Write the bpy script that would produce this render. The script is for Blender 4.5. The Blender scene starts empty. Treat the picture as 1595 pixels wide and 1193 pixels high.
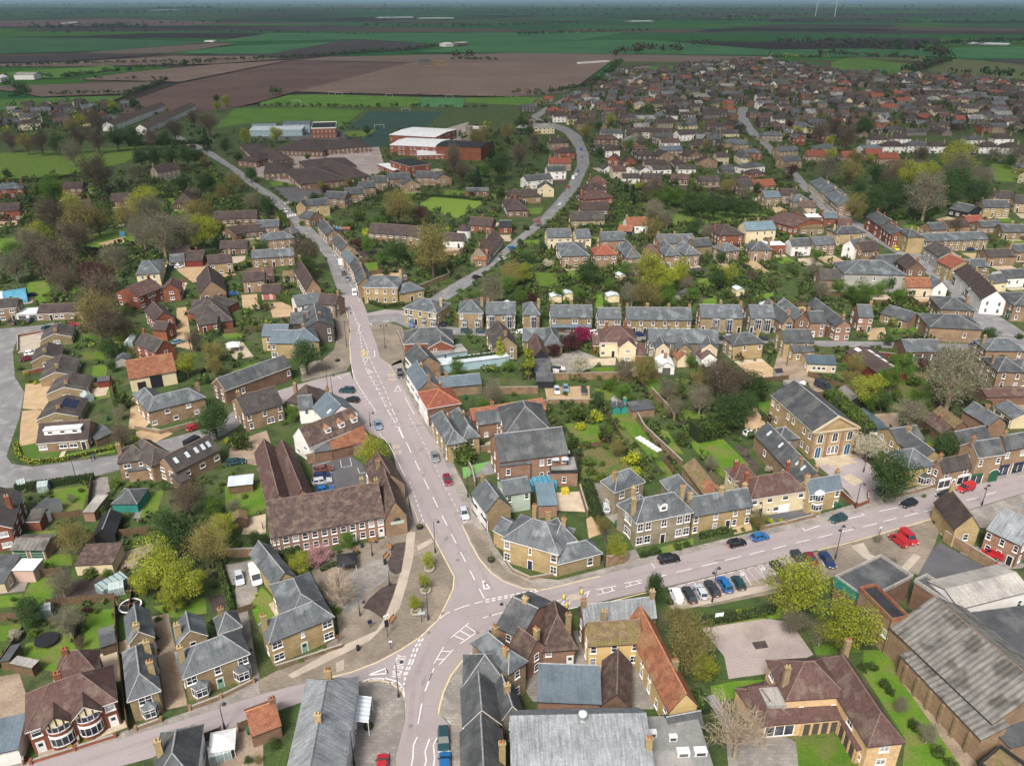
import bpy,math,random,zlib
import numpy as np
from mathutils import Vector,Matrix

# ------------------------------------------------------------------ camera, world, sun, exposure
S = bpy.context.scene
IMW,IMH,FPX,TILT,CAMH = 1595.0,1193.0,1225.0,math.radians(26.0),100.0
cd = bpy.data.cameras.new("camera");cam = bpy.data.objects.new("camera",cd)
S.collection.objects.link(cam);S.camera = cam
cd.sensor_width = 36;cd.lens = 36*FPX/IMW;cd.clip_start = 1;cd.clip_end = 200000
cam.location = (0,0,CAMH);cam.rotation_euler = (math.pi/2-TILT,0,0)
SUN_EL,SUN_AZ = math.radians(52),math.radians(200)  # azimuth clockwise from +Y (the view direction)
w = bpy.data.worlds.new("World");S.world = w;w.use_nodes = True
bg = w.node_tree.nodes["Background"];sky = w.node_tree.nodes.new("ShaderNodeTexSky")
sky.sky_type = 'NISHITA';sky.sun_disc = False;sky.sun_elevation = SUN_EL;sky.sun_rotation = SUN_AZ
sky.dust_density = 7.0;sky.air_density = 1.0;sky.ozone_density = 1.0
w.node_tree.links.new(sky.outputs[0],bg.inputs[0]);bg.inputs[1].default_value = 0.1
sl = bpy.data.lights.new("sun",'SUN');so = bpy.data.objects.new("sun",sl);S.collection.objects.link(so)
sl.energy = 2.15;sl.angle = math.radians(15);sl.color = (1.0,0.97,0.92)
so.rotation_euler = Vector((math.sin(SUN_AZ)*math.cos(SUN_EL),math.cos(SUN_AZ)*math.cos(SUN_EL),math.sin(SUN_EL))).to_track_quat('Z','Y').to_euler()
S.view_settings.view_transform = 'Standard';S.view_settings.look = 'None'
S.view_settings.exposure = 0.76;S.view_settings.gamma = 1
S.cycles.use_denoising = True
# unseen thin cloud bank over the fields, shaped to dim the far half
def cloud_bank():
    m = bpy.data.materials.new('cloud');m.use_nodes = True;nt = m.node_tree;nt.nodes.clear();o = nt.nodes.new('ShaderNodeOutputMaterial');t = nt.nodes.new('ShaderNodeBsdfTransparent');d = nt.nodes.new('ShaderNodeBsdfDiffuse');x = nt.nodes.new('ShaderNodeMixShader')
    d.inputs[0].default_value = (.8,.8,.8,1);x.inputs[0].default_value = CLOUD_OPACITY;nt.links.new(t.outputs[0],x.inputs[1]);nt.links.new(d.outputs[0],x.inputs[2]);nt.links.new(x.outputs[0],o.inputs[0])
    rng = random.Random(4);xs = [-9000+450*i for i in range(41)];ys = [CLOUD_Y0+(60*j if j<12 else 720+500*(j-12)) for j in range(34)];v,f = [],[];nx,ny = len(xs),len(ys)
    for top in (0,1):
        for j,y in enumerate(ys):
            for i,x_ in enumerate(xs):
                e = min(j,ny-1-j,i,nx-1-i);th = 0 if e==0 else min(1,e/4)
                v.append((x_,y+(90*math.sin(x_*.004)+50*math.sin(x_*.011+1) if j<8 else 0),470+(120 if top else -30)*th*rng.uniform(.6,1)))
    for top in (0,1):
        b = top*nx*ny
        for j in range(ny-1):
            for i in range(nx-1):q = (b+j*nx+i,b+j*nx+i+1,b+(j+1)*nx+i+1,b+(j+1)*nx+i);f.append(q if top else q[::-1])
    me = bpy.data.meshes.new('clouds');me.from_pydata(v,[],f);me.materials.append(m);ob = bpy.data.objects.new('clouds',me);S.collection.objects.link(ob);ob['kind'] = 'structure'
CLOUD_OPACITY,CLOUD_Y0 = .3,60
cloud_bank()
S.cycles.max_bounces = 6;S.cycles.diffuse_bounces = 3;S.cycles.glossy_bounces = 2;S.cycles.transparent_max_bounces = 6

CT,ST = math.cos(TILT),math.sin(TILT)
def P(px,py,z=0.0):
    """photo pixel -> point of the plane at height z"""
    xc = (px-IMW/2)/FPX;yc = -(py-IMH/2)/FPX
    d = (xc,CT+yc*ST,-ST+yc*CT)
    t = (CAMH-z)/max(-d[2],1e-5)
    return Vector((d[0]*t,d[1]*t,z))
def PIX(p):
    y,z = p[1],p[2]-CAMH
    dep = y*CT-z*ST;up = y*ST+z*CT
    return (IMW/2+FPX*p[0]/dep,IMH/2-FPX*up/dep,dep)

# ------------------------------------------------------------------ materials
MATS = {}
def nodes_of(name):
    m = bpy.data.materials.new(name);m.use_nodes = True
    nt = m.node_tree;b = nt.nodes["Principled BSDF"]
    return m,nt,b
def M(key,col,col2=None,ns=0.6,lo=.4,hi=.6,fine=.25,fs=9.0,streak=0,tile=None,rough=.85,orand=.10,spec=.25,
 metal=0,isl=0,coord='Object',col3=None,n3=0.08,transl=0,gap=.55,bump=0,tilew=None,corr=0):
    m,nt,b = nodes_of(key);N = nt.nodes;Lk = nt.links.new
    b.inputs['Roughness'].default_value = rough;b.inputs['Metallic'].default_value = metal
    b.inputs['Specular IOR Level'].default_value = spec
    tc = N.new("ShaderNodeTexCoord");vec = tc.outputs['UV' if coord=='UV' else 'Object']
    def noise(sc,det=3,v=None):
        n = N.new("ShaderNodeTexNoise");n.inputs['Scale'].default_value = sc;n.inputs['Detail'].default_value = det
        Lk(v or vec,n.inputs['Vector']);return n.outputs['Fac']
    def mr(f,a,c,d,e):
        r = N.new("ShaderNodeMapRange");Lk(f,r.inputs[0])
        for i,x in zip((1,2,3,4),(a,c,d,e)):r.inputs[i].default_value = x
        return r.outputs[0]
    def mix(f,c1,c2):
        x = N.new("ShaderNodeMix");x.data_type = 'RGBA';Lk(f,x.inputs[0])
        for s,c in ((6,c1),(7,c2)):
            if isinstance(c,tuple):x.inputs[s].default_value = (*c,1)
            else:Lk(c,x.inputs[s])
        return x.outputs[2]
    def scale(c,f):
        x = N.new("ShaderNodeVectorMath");x.operation = 'SCALE';Lk(c,x.inputs[0]);Lk(f,x.inputs[3]);return x.outputs[0]
    if col2 is not None:c = mix(mr(noise(ns,5),lo,hi,0,1),col,col2)
    else:
        r = N.new("ShaderNodeRGB");r.outputs[0].default_value = (*col,1);c = r.outputs[0]
    if col3 is not None:c = mix(mr(noise(n3,4),.5,.62,0,1),c,col3)
    if fine:c = scale(c,mr(noise(fs,2),.25,.75,1-fine,1+fine))
    if streak:
        mp = N.new("ShaderNodeMapping");mp.inputs['Scale'].default_value = (3.2,.3,1);Lk(tc.outputs['UV'],mp.inputs[0])
        c = scale(c,mr(noise(1.0,3,mp.outputs[0]),.3,.7,1-streak,1+streak))
    if tile:
        t = N.new("ShaderNodeTexBrick");t.inputs['Scale'].default_value = 1.0
        t.inputs['Row Height'].default_value = tile;t.inputs['Brick Width'].default_value = tilew or tile*1.1
        t.inputs['Mortar Size'].default_value = tile*.10;t.inputs['Color1'].default_value = (1.12,)*3+(1,)
        t.inputs['Color2'].default_value = (.84,)*3+(1,);t.inputs['Mortar'].default_value = (gap,)*3+(1,)
        Lk(tc.outputs['UV'],t.inputs['Vector'])
        x = N.new("ShaderNodeVectorMath");x.operation = 'MULTIPLY';Lk(c,x.inputs[0]);Lk(t.outputs[0],x.inputs[1]);c = x.outputs[0]
    if corr:
        sx = N.new("ShaderNodeSeparateXYZ");Lk(tc.outputs['UV'],sx.inputs[0])
        mm = N.new("ShaderNodeMath");mm.operation = 'MULTIPLY';Lk(sx.outputs[0],mm.inputs[0]);mm.inputs[1].default_value = 6.283/corr
        sn = N.new("ShaderNodeMath");sn.operation = 'SINE';Lk(mm.outputs[0],sn.inputs[0])
        bp = N.new("ShaderNodeBump");bp.inputs['Strength'].default_value = .5;bp.inputs['Distance'].default_value = corr*.15
        Lk(sn.outputs[0],bp.inputs['Height']);Lk(bp.outputs[0],b.inputs['Normal'])
    if isl:
        g = N.new("ShaderNodeNewGeometry");c = scale(c,mr(g.outputs['Random Per Island'],0,1,1-isl,1+isl))
    if orand:
        oi = N.new("ShaderNodeObjectInfo");c = scale(c,mr(oi.outputs['Random'],0,1,1-orand,1+orand))
    Lk(c,b.inputs['Base Color'])
    if bump:
        bp = N.new("ShaderNodeBump");bp.inputs['Strength'].default_value = bump;bp.inputs['Distance'].default_value = .1
        Lk(noise(fs,4),bp.inputs['Height']);Lk(bp.outputs[0],b.inputs['Normal'])
    if transl:
        tr = N.new("ShaderNodeBsdfTranslucent");Lk(c,tr.inputs[0]);ms = N.new("ShaderNodeMixShader");ms.inputs[0].default_value = transl
        Lk(b.outputs[0],ms.inputs[1]);Lk(tr.outputs[0],ms.inputs[2])
        Lk(ms.outputs[0],N["Material Output"].inputs['Surface'])
    MATS[key] = m;return m

# walls
for k,c,c2 in (('buff',(.29,.225,.13),(.21,.16,.09)),('yellow',(.40,.31,.165),(.31,.235,.12)),('tan',(.30,.21,.135),(.22,.15,.095)),
 ('red',(.25,.09,.05),(.18,.065,.04)),('pinkbrick',(.30,.185,.13),(.23,.14,.10)),('brownbrick',(.2,.125,.085),(.15,.09,.06)),
 ('stone',(.28,.245,.18),(.2,.17,.12)),('peach',(.58,.40,.23),(.52,.36,.2)),('greybrick',(.2,.175,.15),(.14,.12,.1))):
    M(k,c,c2,ns=.35,lo=.35,hi=.65,fine=.18,fs=5,tile=.3,tilew=.6,gap=.86,coord='Object')
for k,c in (('white',(.76,.75,.72)),('cream',(.66,.57,.37)),('mint',(.42,.5,.42)),('teal',(.03,.2,.17)),('yrender',(.62,.46,.21)),
 ('orender',(.62,.26,.06)),('grey',(.33,.32,.3)),('pink',(.5,.36,.3)),('blackwood',(.025,.025,.028)),('paletan',(.55,.46,.33)),
 ('darkbrick',(.085,.07,.062)),('redwood',(.16,.035,.025)),('paleblue',(.3,.42,.46))):
    M(k,c,tuple(x*.84 for x in c),ns=.5,lo=.35,hi=.7,fine=.07,fs=4)
# roofs
M('slate',(.108,.122,.132),(.074,.086,.095),ns=.35,lo=.35,hi=.65,fine=.2,fs=7,streak=.22,tile=.28,gap=.8,col3=(.165,.185,.2),n3=.3,rough=.6)
M('slateb',(.12,.155,.185),(.095,.125,.15),ns=.3,fine=.14,fs=7,streak=.15,tile=.28,gap=.85,rough=.6)
M('slated',(.08,.088,.094),(.056,.061,.066),ns=.4,fine=.22,fs=7,streak=.2,tile=.28,gap=.8,col3=(.11,.115,.115),n3=.3,rough=.65)
M('slatew',(.27,.295,.315),(.17,.185,.195),ns=.35,lo=.3,hi=.7,fine=.2,fs=7,streak=.3,tile=.3,gap=.85,rough=.6)
M('brown',(.074,.056,.052),(.052,.04,.039),ns=.4,fine=.25,fs=7,streak=.15,tile=.33,gap=.72)
M('greybrown',(.072,.064,.062),(.052,.046,.045),ns=.35,fine=.25,fs=7,streak=.2,tile=.33,gap=.72,col3=(.095,.088,.08),n3=.3)
M('redbrown',(.108,.062,.056),(.078,.045,.042),ns=.4,fine=.25,fs=7,streak=.15,tile=.3,gap=.75,col3=(.14,.1,.085),n3=.4)
M('mottled',(.105,.07,.062),(.066,.048,.044),ns=1.2,lo=.4,hi=.6,fine=.35,fs=6,tile=.28,gap=.75,col3=(.14,.105,.082),n3=.7)
M('orange',(.28,.115,.066),(.2,.085,.05),ns=.8,fine=.3,fs=5,tile=.33,gap=.7,col3=(.26,.15,.08),n3=.35)
M('red_tile',(.26,.085,.055),(.19,.065,.044),ns=.8,fine=.25,fs=5,tile=.33,gap=.7)
M('moss',(.2,.15,.085),(.14,.1,.06),ns=.9,fine=.35,fs=6,tile=.3,gap=.7,col3=(.16,.14,.05),n3=.5)
M('felt',(.075,.08,.088),(.055,.06,.066),ns=.3,fine=.15,fs=3,col3=(.11,.115,.12),n3=.2)
M('feltg',(.2,.205,.2),(.15,.155,.15),ns=.25,fine=.15,fs=3,col3=(.27,.265,.25),n3=.2)
M('feltblack',(.028,.03,.034),(.02,.022,.026),ns=.3,fine=.15,fs=3)
M('sheetgrey',(.32,.31,.29),(.24,.23,.215),ns=.3,fine=.2,fs=4,streak=.2,col3=(.38,.36,.33),n3=.15)
M('asbestos',(.22,.215,.2),(.15,.145,.135),ns=.5,lo=.35,hi=.68,fine=.18,fs=6,streak=.16,tile=1.5,tilew=.25,gap=.85,corr=.9,col3=(.1,.095,.085),n3=.35)
M('whiteroof',(.68,.69,.7),(.58,.6,.62),ns=.4,fine=.06,fs=3,streak=.06)
M('blueroof',(.135,.2,.235),(.115,.17,.205),ns=.3,fine=.1,fs=4,streak=.1)
M('metalblue',(.07,.1,.125),(.055,.08,.1),ns=.3,fine=.1,fs=4,streak=.1,corr=.5,rough=.45)
M('paleroof',(.5,.56,.6),(.42,.48,.52),ns=.4,fine=.08,fs=4,rough=.4)
M('bluebright',(.1,.3,.42),(.07,.24,.36),ns=.5,fine=.1,fs=3,rough=.5)
# trims
M('ridge',(.30,.31,.32),(.22,.23,.24),ns=2,fine=.15);M('ridgeb',(.2,.14,.11),(.14,.1,.085),ns=2,fine=.15)
M('ridgeo',(.45,.2,.09),(.34,.15,.08),ns=2,fine=.15)
M('trimw',(.78,.78,.77),fine=.03,orand=.04,rough=.5);M('trimk',(.03,.03,.033),fine=.05,rough=.5)
M('glass',(.022,.026,.04),(.06,.07,.085),ns=.7,lo=.45,hi=.6,fine=0,rough=.12,spec=.6,orand=.4)
M('curtain',(.42,.42,.43),(.1,.11,.13),ns=.8,lo=.4,hi=.6,fine=0,rough=.25,spec=.6,orand=.35)
M('pot',(.42,.17,.08),(.33,.13,.07),ns=3);M('potbuff',(.5,.4,.22),ns=3)
for k,c in (('dgreen',(.2,.36,.28)),('dblue',(.012,.1,.22)),('dblack',(.02,.02,.024)),('dwhite',(.72,.72,.72)),('dred',(.25,.03,.03)),('dbrown',(.1,.06,.035)),('dforest',(.02,.1,.05)),('dnavy',(.02,.03,.08))):
    M(k,c,fine=.05,rough=.5)
# ------------------------------------------------------------------ mesh helper
OBJ = S.collection.objects
class MB:
    def __init__(s):s.v = [];s.f = [];s.m = []
    def poly(s,pts,m=0):
        i = len(s.v);s.v+=[tuple(p) for p in pts];s.f.append(tuple(range(i,i+len(pts))));s.m.append(m)
    def mesh8(s,c,m=0):  # 8 corners: 4 bottom ccw, 4 top
        i = len(s.v);s.v+=[tuple(p) for p in c]
        for q in ((3,2,1,0),(4,5,6,7),(0,1,5,4),(1,2,6,5),(2,3,7,6),(3,0,4,7)):
            s.f.append(tuple(i+k for k in q));s.m.append(m)
    def box(s,x0,y0,z0,x1,y1,z1,m=0,T=None):
        c = [(x0,y0,z0),(x1,y0,z0),(x1,y1,z0),(x0,y1,z0),(x0,y0,z1),(x1,y0,z1),(x1,y1,z1),(x0,y1,z1)]
        s.mesh8([T(*p) for p in c] if T else c,m)
    def beam(s,p,q,r0,r1=None,m=0,n=4,cap=True):
        p = Vector(p);q = Vector(q);r1 = r0 if r1 is None else r1
        d = (q-p).normalized();u = d.orthogonal().normalized();v = d.cross(u);i = len(s.v)
        for c,r in ((p,r0),(q,r1)):
            for k in range(n):
                a = 2*math.pi*(k+.5)/n;s.v.append(tuple(c+u*(r*math.cos(a))+v*(r*math.sin(a))))
        for k in range(n):
            s.f.append((i+k,i+(k+1)%n,i+n+(k+1)%n,i+n+k));s.m.append(m)
        if cap:
            s.f.append(tuple(i+n+k for k in range(n)));s.m.append(m)
            s.f.append(tuple(i+n-1-k for k in range(n)));s.m.append(m)
    def lathe(s,c,prof,n=12,m=0):
        i = len(s.v)
        for r,z in prof:
            for k in range(n):
                a = 2*math.pi*k/n;s.v.append((c[0]+r*math.cos(a),c[1]+r*math.sin(a),c[2]+z))
        for j in range(len(prof)-1):
            for k in range(n):
                s.f.append((i+j*n+k,i+j*n+(k+1)%n,i+(j+1)*n+(k+1)%n,i+(j+1)*n+k));s.m.append(m)
        s.f.append(tuple(i+(len(prof)-1)*n+k for k in range(n)));s.m.append(m)
    def mesh(s,name,mats,smooth=False):
        me = bpy.data.meshes.new(name);me.from_pydata(s.v,[],s.f)
        for k in mats:me.materials.append(MATS[k] if isinstance(k,str) else k)
        me.polygons.foreach_set('material_index',s.m)
        if smooth:me.polygons.foreach_set('use_smooth',[True]*len(s.f))
        uv = me.uv_layers.new(name="UVMap")
        co = np.array(s.v);out = np.zeros((sum(len(f) for f in s.f),2));k = 0
        for f in s.f:
            p = co[list(f)];n = np.cross(p[1]-p[0],p[2]-p[0]);l = np.linalg.norm(n);n = n/l if l>1e-9 else np.array((0,0,1.))
            if abs(n[2])>.985:u,v = np.array((1.,0,0)),np.array((0,1.,0))
            else:
                u = np.array((-n[1],n[0],0));u/=np.linalg.norm(u);v = np.cross(n,u)
            out[k:k+len(f),0] = p@u;out[k:k+len(f),1] = p@v;k+=len(f)
        uv.data.foreach_set('uv',out.ravel());me.update();return me
    def build(s,name,mats,parent=None,smooth=False):
        o = bpy.data.objects.new(name,s.mesh(name,mats,smooth));OBJ.link(o)
        if parent:o.parent = parent
        return o
def inst(name,mesh,parent,loc=(0,0,0),rz=0,scale=None,mat=None):
    o = bpy.data.objects.new(name,mesh);OBJ.link(o);o.parent = parent;o.location = loc;o.rotation_euler = (0,0,rz)
    if scale is not None:o.scale = scale
    if mat:o.material_slots[0].link = 'OBJECT';o.material_slots[0].material = MATS[mat]
    return o
def empty(name,loc,rz=0):
    o = bpy.data.objects.new(name,None);OBJ.link(o);o.location = loc;o.rotation_euler = (0,0,rz);o.empty_display_size = .5;return o
THINGS = []
def tag(o,desc,cat,label=None,group=None,nick=None,at=None):
    """desc = what it looks like; the words that place it are added at the end unless a full label is given"""
    o['category'] = cat
    if group:o['group'] = group
    p = at or o.location
    THINGS.append(dict(o=o,desc=desc,label=label,nick=nick,p=Vector(p),px=PIX(p)));return o
def struct(o,kind='structure'):o['kind'] = kind;return o
def sheet(name,pts,mat,z=.01,kind='structure',thick=0,side=None,world=False):
    b = MB();q = [Vector((p[0],p[1],z)) if world else P(p[0],p[1],z) for p in pts]
    a = sum(q[i].x*q[(i+1)%len(q)].y-q[(i+1)%len(q)].x*q[i].y for i in range(len(q)))
    if a<0:q.reverse()
    b.poly(q,0)
    if thick:
        for i in range(len(q)):
            c,d = q[i],q[(i+1)%len(q)]
            b.poly([(c.x,c.y,z-thick),(d.x,d.y,z-thick),d,c],1)
    return struct(b.build(name,[mat,side or mat]),kind)
FOOT = []  # footprints (cx, cy, ux, uy, L, D) used to keep plants out of houses
ROADPOLY = []
# ------------------------------------------------------------------ windows, doors
WCACHE = {}
def win_mesh(w_,h_,style):
    k = (round(w_,2),round(h_,2),style)
    if k in WCACHE:return WCACHE[k]
    b = MB();t = .09;x = w_/2;y0,y1 = -.07,.03
    b.box(-x,y0,0,-x+t,y1,h_);b.box(x-t,y0,0,x,y1,h_)
    b.box(-x+t,y0,h_-t,x-t,y1,h_);b.box(-x+t,y0,0,x-t,y1,t)
    b.box(-x-.08,y0-.08,-.14,x+.08,y1,-.002)  # sill
    if style=='s':b.box(-x+t,y0+.02,h_*.5-.035,x-t,y1,h_*.5+.035)
    n = max(1,int(w_/.75)) if style!='s' else (1 if w_<1.25 else 2)
    for i in range(1,n):
        xx = -x+w_*i/n;b.box(xx-.035,y0+.015,t,xx+.035,y1,h_-t)
    if style=='c':b.box(-x+t,y0+.02,h_*.68-.03,x-t,y1,h_*.68+.03)
    fm = b.mesh('window',['trimw'])
    p = MB();p.box(-x+t,-.025,t,x-t,.03,h_-t);pm = p.mesh('pane',['glass'])
    c = MB();c.v,c.f,c.m = list(b.v),list(b.f),list(b.m);i = len(c.v)
    c.v+=p.v;c.f+=[tuple(a+i for a in f) for f in p.f];c.m+=[1]*len(p.f)
    WCACHE[k] = (fm,pm,c.mesh('window',['trimw','glass']));return WCACHE[k]
def door_mesh(style):
    k = ('door',style)
    if k in WCACHE:return WCACHE[k]
    b = MB()
    if style=='door':
        b.box(-.46,-.03,0,.46,.03,2.05,0);b.box(-.58,-.07,0,-.47,.03,2.2,1);b.box(.47,-.07,0,.58,.03,2.2,1);b.box(-.47,-.07,2.06,.47,.03,2.2,1)
        b.box(-.3,-.045,1.2,.3,-.02,1.8,2)
    elif style=='garage':
        b.box(-1.2,-.03,0,1.2,.03,2.1,0);b.box(-1.32,-.07,0,-1.21,.03,2.22,1);b.box(1.21,-.07,0,1.32,.03,2.22,1)
        for i in range(3):b.box(-1.1,-.045,.3+i*.6,1.1,-.02,.36+i*.6,1)
    elif style=='shop':
        b.box(-1.6,-.02,.45,1.6,.03,2.3,2)
        b.box(-1.75,-.09,0,-1.61,.03,2.9,1);b.box(1.61,-.09,0,1.75,.03,2.9,1);b.box(-1.61,-.08,0,1.61,.03,.44,0)
        b.box(-1.61,-.16,2.32,1.61,.03,2.9,0);b.box(-.05,-.06,.45,.05,.03,2.3,1)
    elif style=='arch':
        b.box(-1.25,-.04,0,1.25,.03,2.4,0)
        pts = [(1.25*math.cos(a),-.04,2.4+.8*math.sin(a)) for a in np.linspace(0,math.pi,9)];b.poly(pts[::-1],0)
        for i in range(12):
            a0,a1 = math.pi*i/12,math.pi*(i+1)/12
            c = lambda r,rz,a:(r*math.cos(a),-.06,2.4+rz*math.sin(a))
            b.poly([c(1.25,.8,a0),c(1.25,.8,a1),c(1.42,.97,a1),c(1.42,.97,a0)][::-1],1)
    WCACHE[k] = b.mesh('door',['dwhite','trimw','glass']);return WCACHE[k]
def ring(b,L,D,x0,y0,z0,z1,t,T,m=0):
    b.box(x0,y0,z0,x0+L,y0+t,z1,m,T);b.box(x0,y0+D-t,z0,x0+L,y0+D,z1,m,T)
    b.box(x0,y0+t,z0,x0+t,y0+D-t,z1,m,T);b.box(x0+L-t,y0+t,z0,x0+L,y0+D-t,z1,m,T)

def frame_of(bl):
    if not isinstance(bl[7],str):
        ax,ay,bx,by,cx,cy,h,rise,typ = bl[:9];rest = bl[9:];C = P(cx,cy,h)
    else:
        ax,ay,bx,by,d,h,rise,typ = bl[:8];rest = bl[8:];C = None
    A,B = P(ax,ay,h),P(bx,by,h);A.z = B.z = 0
    ux = (B-A);ux.z = 0;L = ux.length;ux/=L;uy = Vector((-ux.y,ux.x,0))
    if C is not None:
        C.z = 0;d = (C-A).dot(uy)
        if d<0:
            A,B = B,A;ux = -ux;uy = -uy;d = -d;typ = typ.replace('<','#').replace('>','<').replace('#','>') if typ[0] in 'x' else typ
    return A,ux,uy,L,max(d,1.5),h,rise,typ,rest

SLATES = ('slate','slateb','slated','slatew')
def house(desc,blocks,wall='buff',roof='slate',f=None,r=None,k=None,l=None,ch=None,nick=None,label=None,name='house',cat='house',
 group=None,door='dblack',ws='s',trim='trimk',bays=(),extra=None,auto=True,wsc=1.0,ridgecap=True):
    rnd = random.Random(zlib.crc32(repr((desc,blocks[0][:4])).encode()))
    A,ux,uy,L,D,h,rise,typ,rest = frame_of(blocks[0])
    rz = math.atan2(ux.y,ux.x);th = empty(name,(A.x,A.y,0),rz)
    ctr = A+ux*L/2+uy*D/2
    dist = (ctr-Vector((0,0,CAMH))).length
    near = dist<330
    inv = Matrix.Rotation(-rz,3,'Z')
    ctx = dict(th=th,rz=rz,blocks=[])
    for bi,bl in enumerate(blocks):
        A2,ux2,uy2,L,D,h,rise,typ,rest = frame_of(bl)
        wm = rest[0] if len(rest)>0 and rest[0] else wall;rm = rest[1] if len(rest)>1 and rest[1] else roof;ro = rest[2] if len(rest)>2 else .5
        o0 = inv@(A2-A);lx = inv@ux2;ly = inv@uy2
        T = lambda x,y,z,o0=o0,lx=lx,ly=ly:(o0.x+lx.x*x+ly.x*y,o0.y+lx.y*x+ly.y*y,z)
        FOOT.append((A2+ux2*L/2+uy2*D/2,ux2,uy2,L/2,D/2,h))
        W = MB();R = MB();RC = MB();roofz = lambda x,y:h
        ov = .3 if h>3 else .18
        W.box(0,0,-.3,L,D,h-.04,0,T)
        if typ[0]=='f':
            R.box(-.12,-.12,h-.03,L+.12,D+.12,h+.12,0,T)
            for i in range(len(R.m)-6,len(R.m)):R.m[i] = 1
            R.m[-5] = 0
            if 'p' in typ:ring(R,L+.3,D+.3,-.15,-.15,h+.13,h+.75,.2,T,1)
        elif typ[0] in 'mM':
            z0,z1 = (h,h+rise) if typ[0]=='m' else (h+rise,h)
            s = (z1-z0)/D;e = ov
            pts = [(-.15,-e,z0-s*e),(L+.15,-e,z0-s*e),(L+.15,D+e,z1+s*e),(-.15,D+e,z1+s*e)]
            R.poly([T(*p) for p in pts],0);R.poly([T(p[0],p[1],p[2]-.14) for p in pts[::-1]],1)
            for i in range(4):
                a,c = pts[i],pts[(i+1)%4];R.poly([T(a[0],a[1],a[2]-.14),T(c[0],c[1],c[2]-.14),T(*c),T(*a)],1)
            hi = max(z0,z1);yy = D if typ[0]=='m' else 0
            W.poly([T(0,yy,h-.1),T(L,yy,h-.1),T(L,yy,hi-.08),T(0,yy,hi-.08)] if yy==0 else [T(L,yy,h-.1),T(0,yy,h-.1),T(0,yy,hi-.08),T(L,yy,hi-.08)])
            for xx in (0,L):W.poly([T(xx,D-yy,h-.1),T(xx,yy,h-.1),T(xx,yy,hi-.08)])
            roofz = lambda x,y,z0=z0,s=s:z0+s*y
        else:
            sw = typ[0]=='y';a_,b_ = (D,L) if sw else (L,D)  # a along ridge, b across
            bf,bb = b_*ro,b_*(1-ro);sf,sb = rise/bf,rise/bb
            hip = min(b_/2,a_/2-.05)
            h0 = hip if ('h' in typ or '<' in typ) else None;h1 = hip if ('h' in typ or '>' in typ) else None
            vo = .12;X0 = -ov if h0 else -vo;X1 = a_+(ov if h1 else vo);zf,zb,zr = h-ov*sf,h-ov*sb,h+rise
            r0 = h0 if h0 else -vo;r1 = a_-h1 if h1 else a_+vo
            mp = (lambda a,b,z:T(b,a,z)) if sw else (lambda a,b,z:T(a,b,z))
            polys = [[(X0,-ov,zf),(X1,-ov,zf),(r1,bf,zr),(r0,bf,zr)],[(X1,b_+ov,zb),(X0,b_+ov,zb),(r0,bf,zr),(r1,bf,zr)]]
            if abs(r1-r0)<.02:polys = [[p[0],p[1],p[2]] for p in polys]
            if h0:polys.append([(X0,b_+ov,zb),(X0,-ov,zf),(r0,bf,zr)])
            if h1:polys.append([(X1,-ov,zf),(X1,b_+ov,zb),(r1,bf,zr)])
            cnt = {}
            for q in polys:
                for i in range(len(q)):
                    e = frozenset((q[i],q[(i+1)%len(q)]));cnt[e] = cnt.get(e,0)+1
            for q in polys:
                qq = [mp(*p) for p in q];lo = [(p[0],p[1],p[2]-.16) for p in qq]
                if sw:qq.reverse();lo.reverse();q = q[::-1]
                R.poly(qq,0);R.poly(lo[::-1],1)
                for i in range(len(q)):
                    j = (i+1)%len(q)
                    if cnt[frozenset((q[i],q[j]))]==1:R.poly([lo[i],lo[j],qq[j],qq[i]],1)
            for flag,xx in ((h0,0),(h1,a_)):
                if not flag:W.poly([mp(xx,0,h-.1),mp(xx,b_,h-.1),mp(xx,bf,zr-.1)][::(-1 if (xx==0)!=sw else 1)])
            if ridgecap and dist<520:
                rr = .13 if near else .16
                RC.beam(mp(r0-.02,bf,zr+.03),mp(r1+.02,bf,zr+.03),rr,m=0)
                for flag,xr,xe in ((h0,r0,X0),(h1,r1,X1)):
                    if flag:
                        RC.beam(mp(xr,bf,zr+.02),mp(xe,-ov,zf+.02),rr*.8);RC.beam(mp(xr,bf,zr+.02),mp(xe,b_+ov,zb+.02),rr*.8)
            def roofz(x,y,sw=sw,a_=a_,b_=b_,bf=bf,sf=sf,sb=sb,h=h,rise=rise,h0=h0,h1=h1):
                a,b = (y,x) if sw else (x,y)
                z = h+(sf*b if b<bf else sb*(b_-b))
                if h0:z = min(z,h+rise*a/h0)
                if h1:z = min(z,h+rise*(a_-a)/h1)
                return z
        wo = W.build('wall',[wm],th);ro_ = R.build('roof',[rm,trim],th)
        if RC.f:RC.build('ridge_tiles',['ridge' if rm in SLATES or rm.startswith('felt') else ('ridgeo' if rm in ('orange','red_tile') else 'ridgeb')],ro_)
        ctx['blocks'].append(dict(T=T,lx=lx,ly=ly,L=L,D=D,h=h,rise=rise,roofz=roofz,roof=ro_,ang=math.atan2(lx.y,lx.x),ux=ux2,uy=uy2,typ=typ,bi=bi,A=A2))
        # ---- facades
        ang = math.atan2(lx.y,lx.x);b0 = bi==0
        toc = Vector((0,0,CAMH))-(A2+ux2*L/2+uy2*D/2)
        faces = {'f':((0,0),(1,0),L,ang,-uy2,f),'r':((L,0),(0,1),D,ang+math.pi/2,ux2,r),
 'k':((L,D),(-1,0),L,ang+math.pi,uy2,k),'l':((0,D),(0,-1),D,ang-math.pi/2,-ux2,l)}
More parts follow.
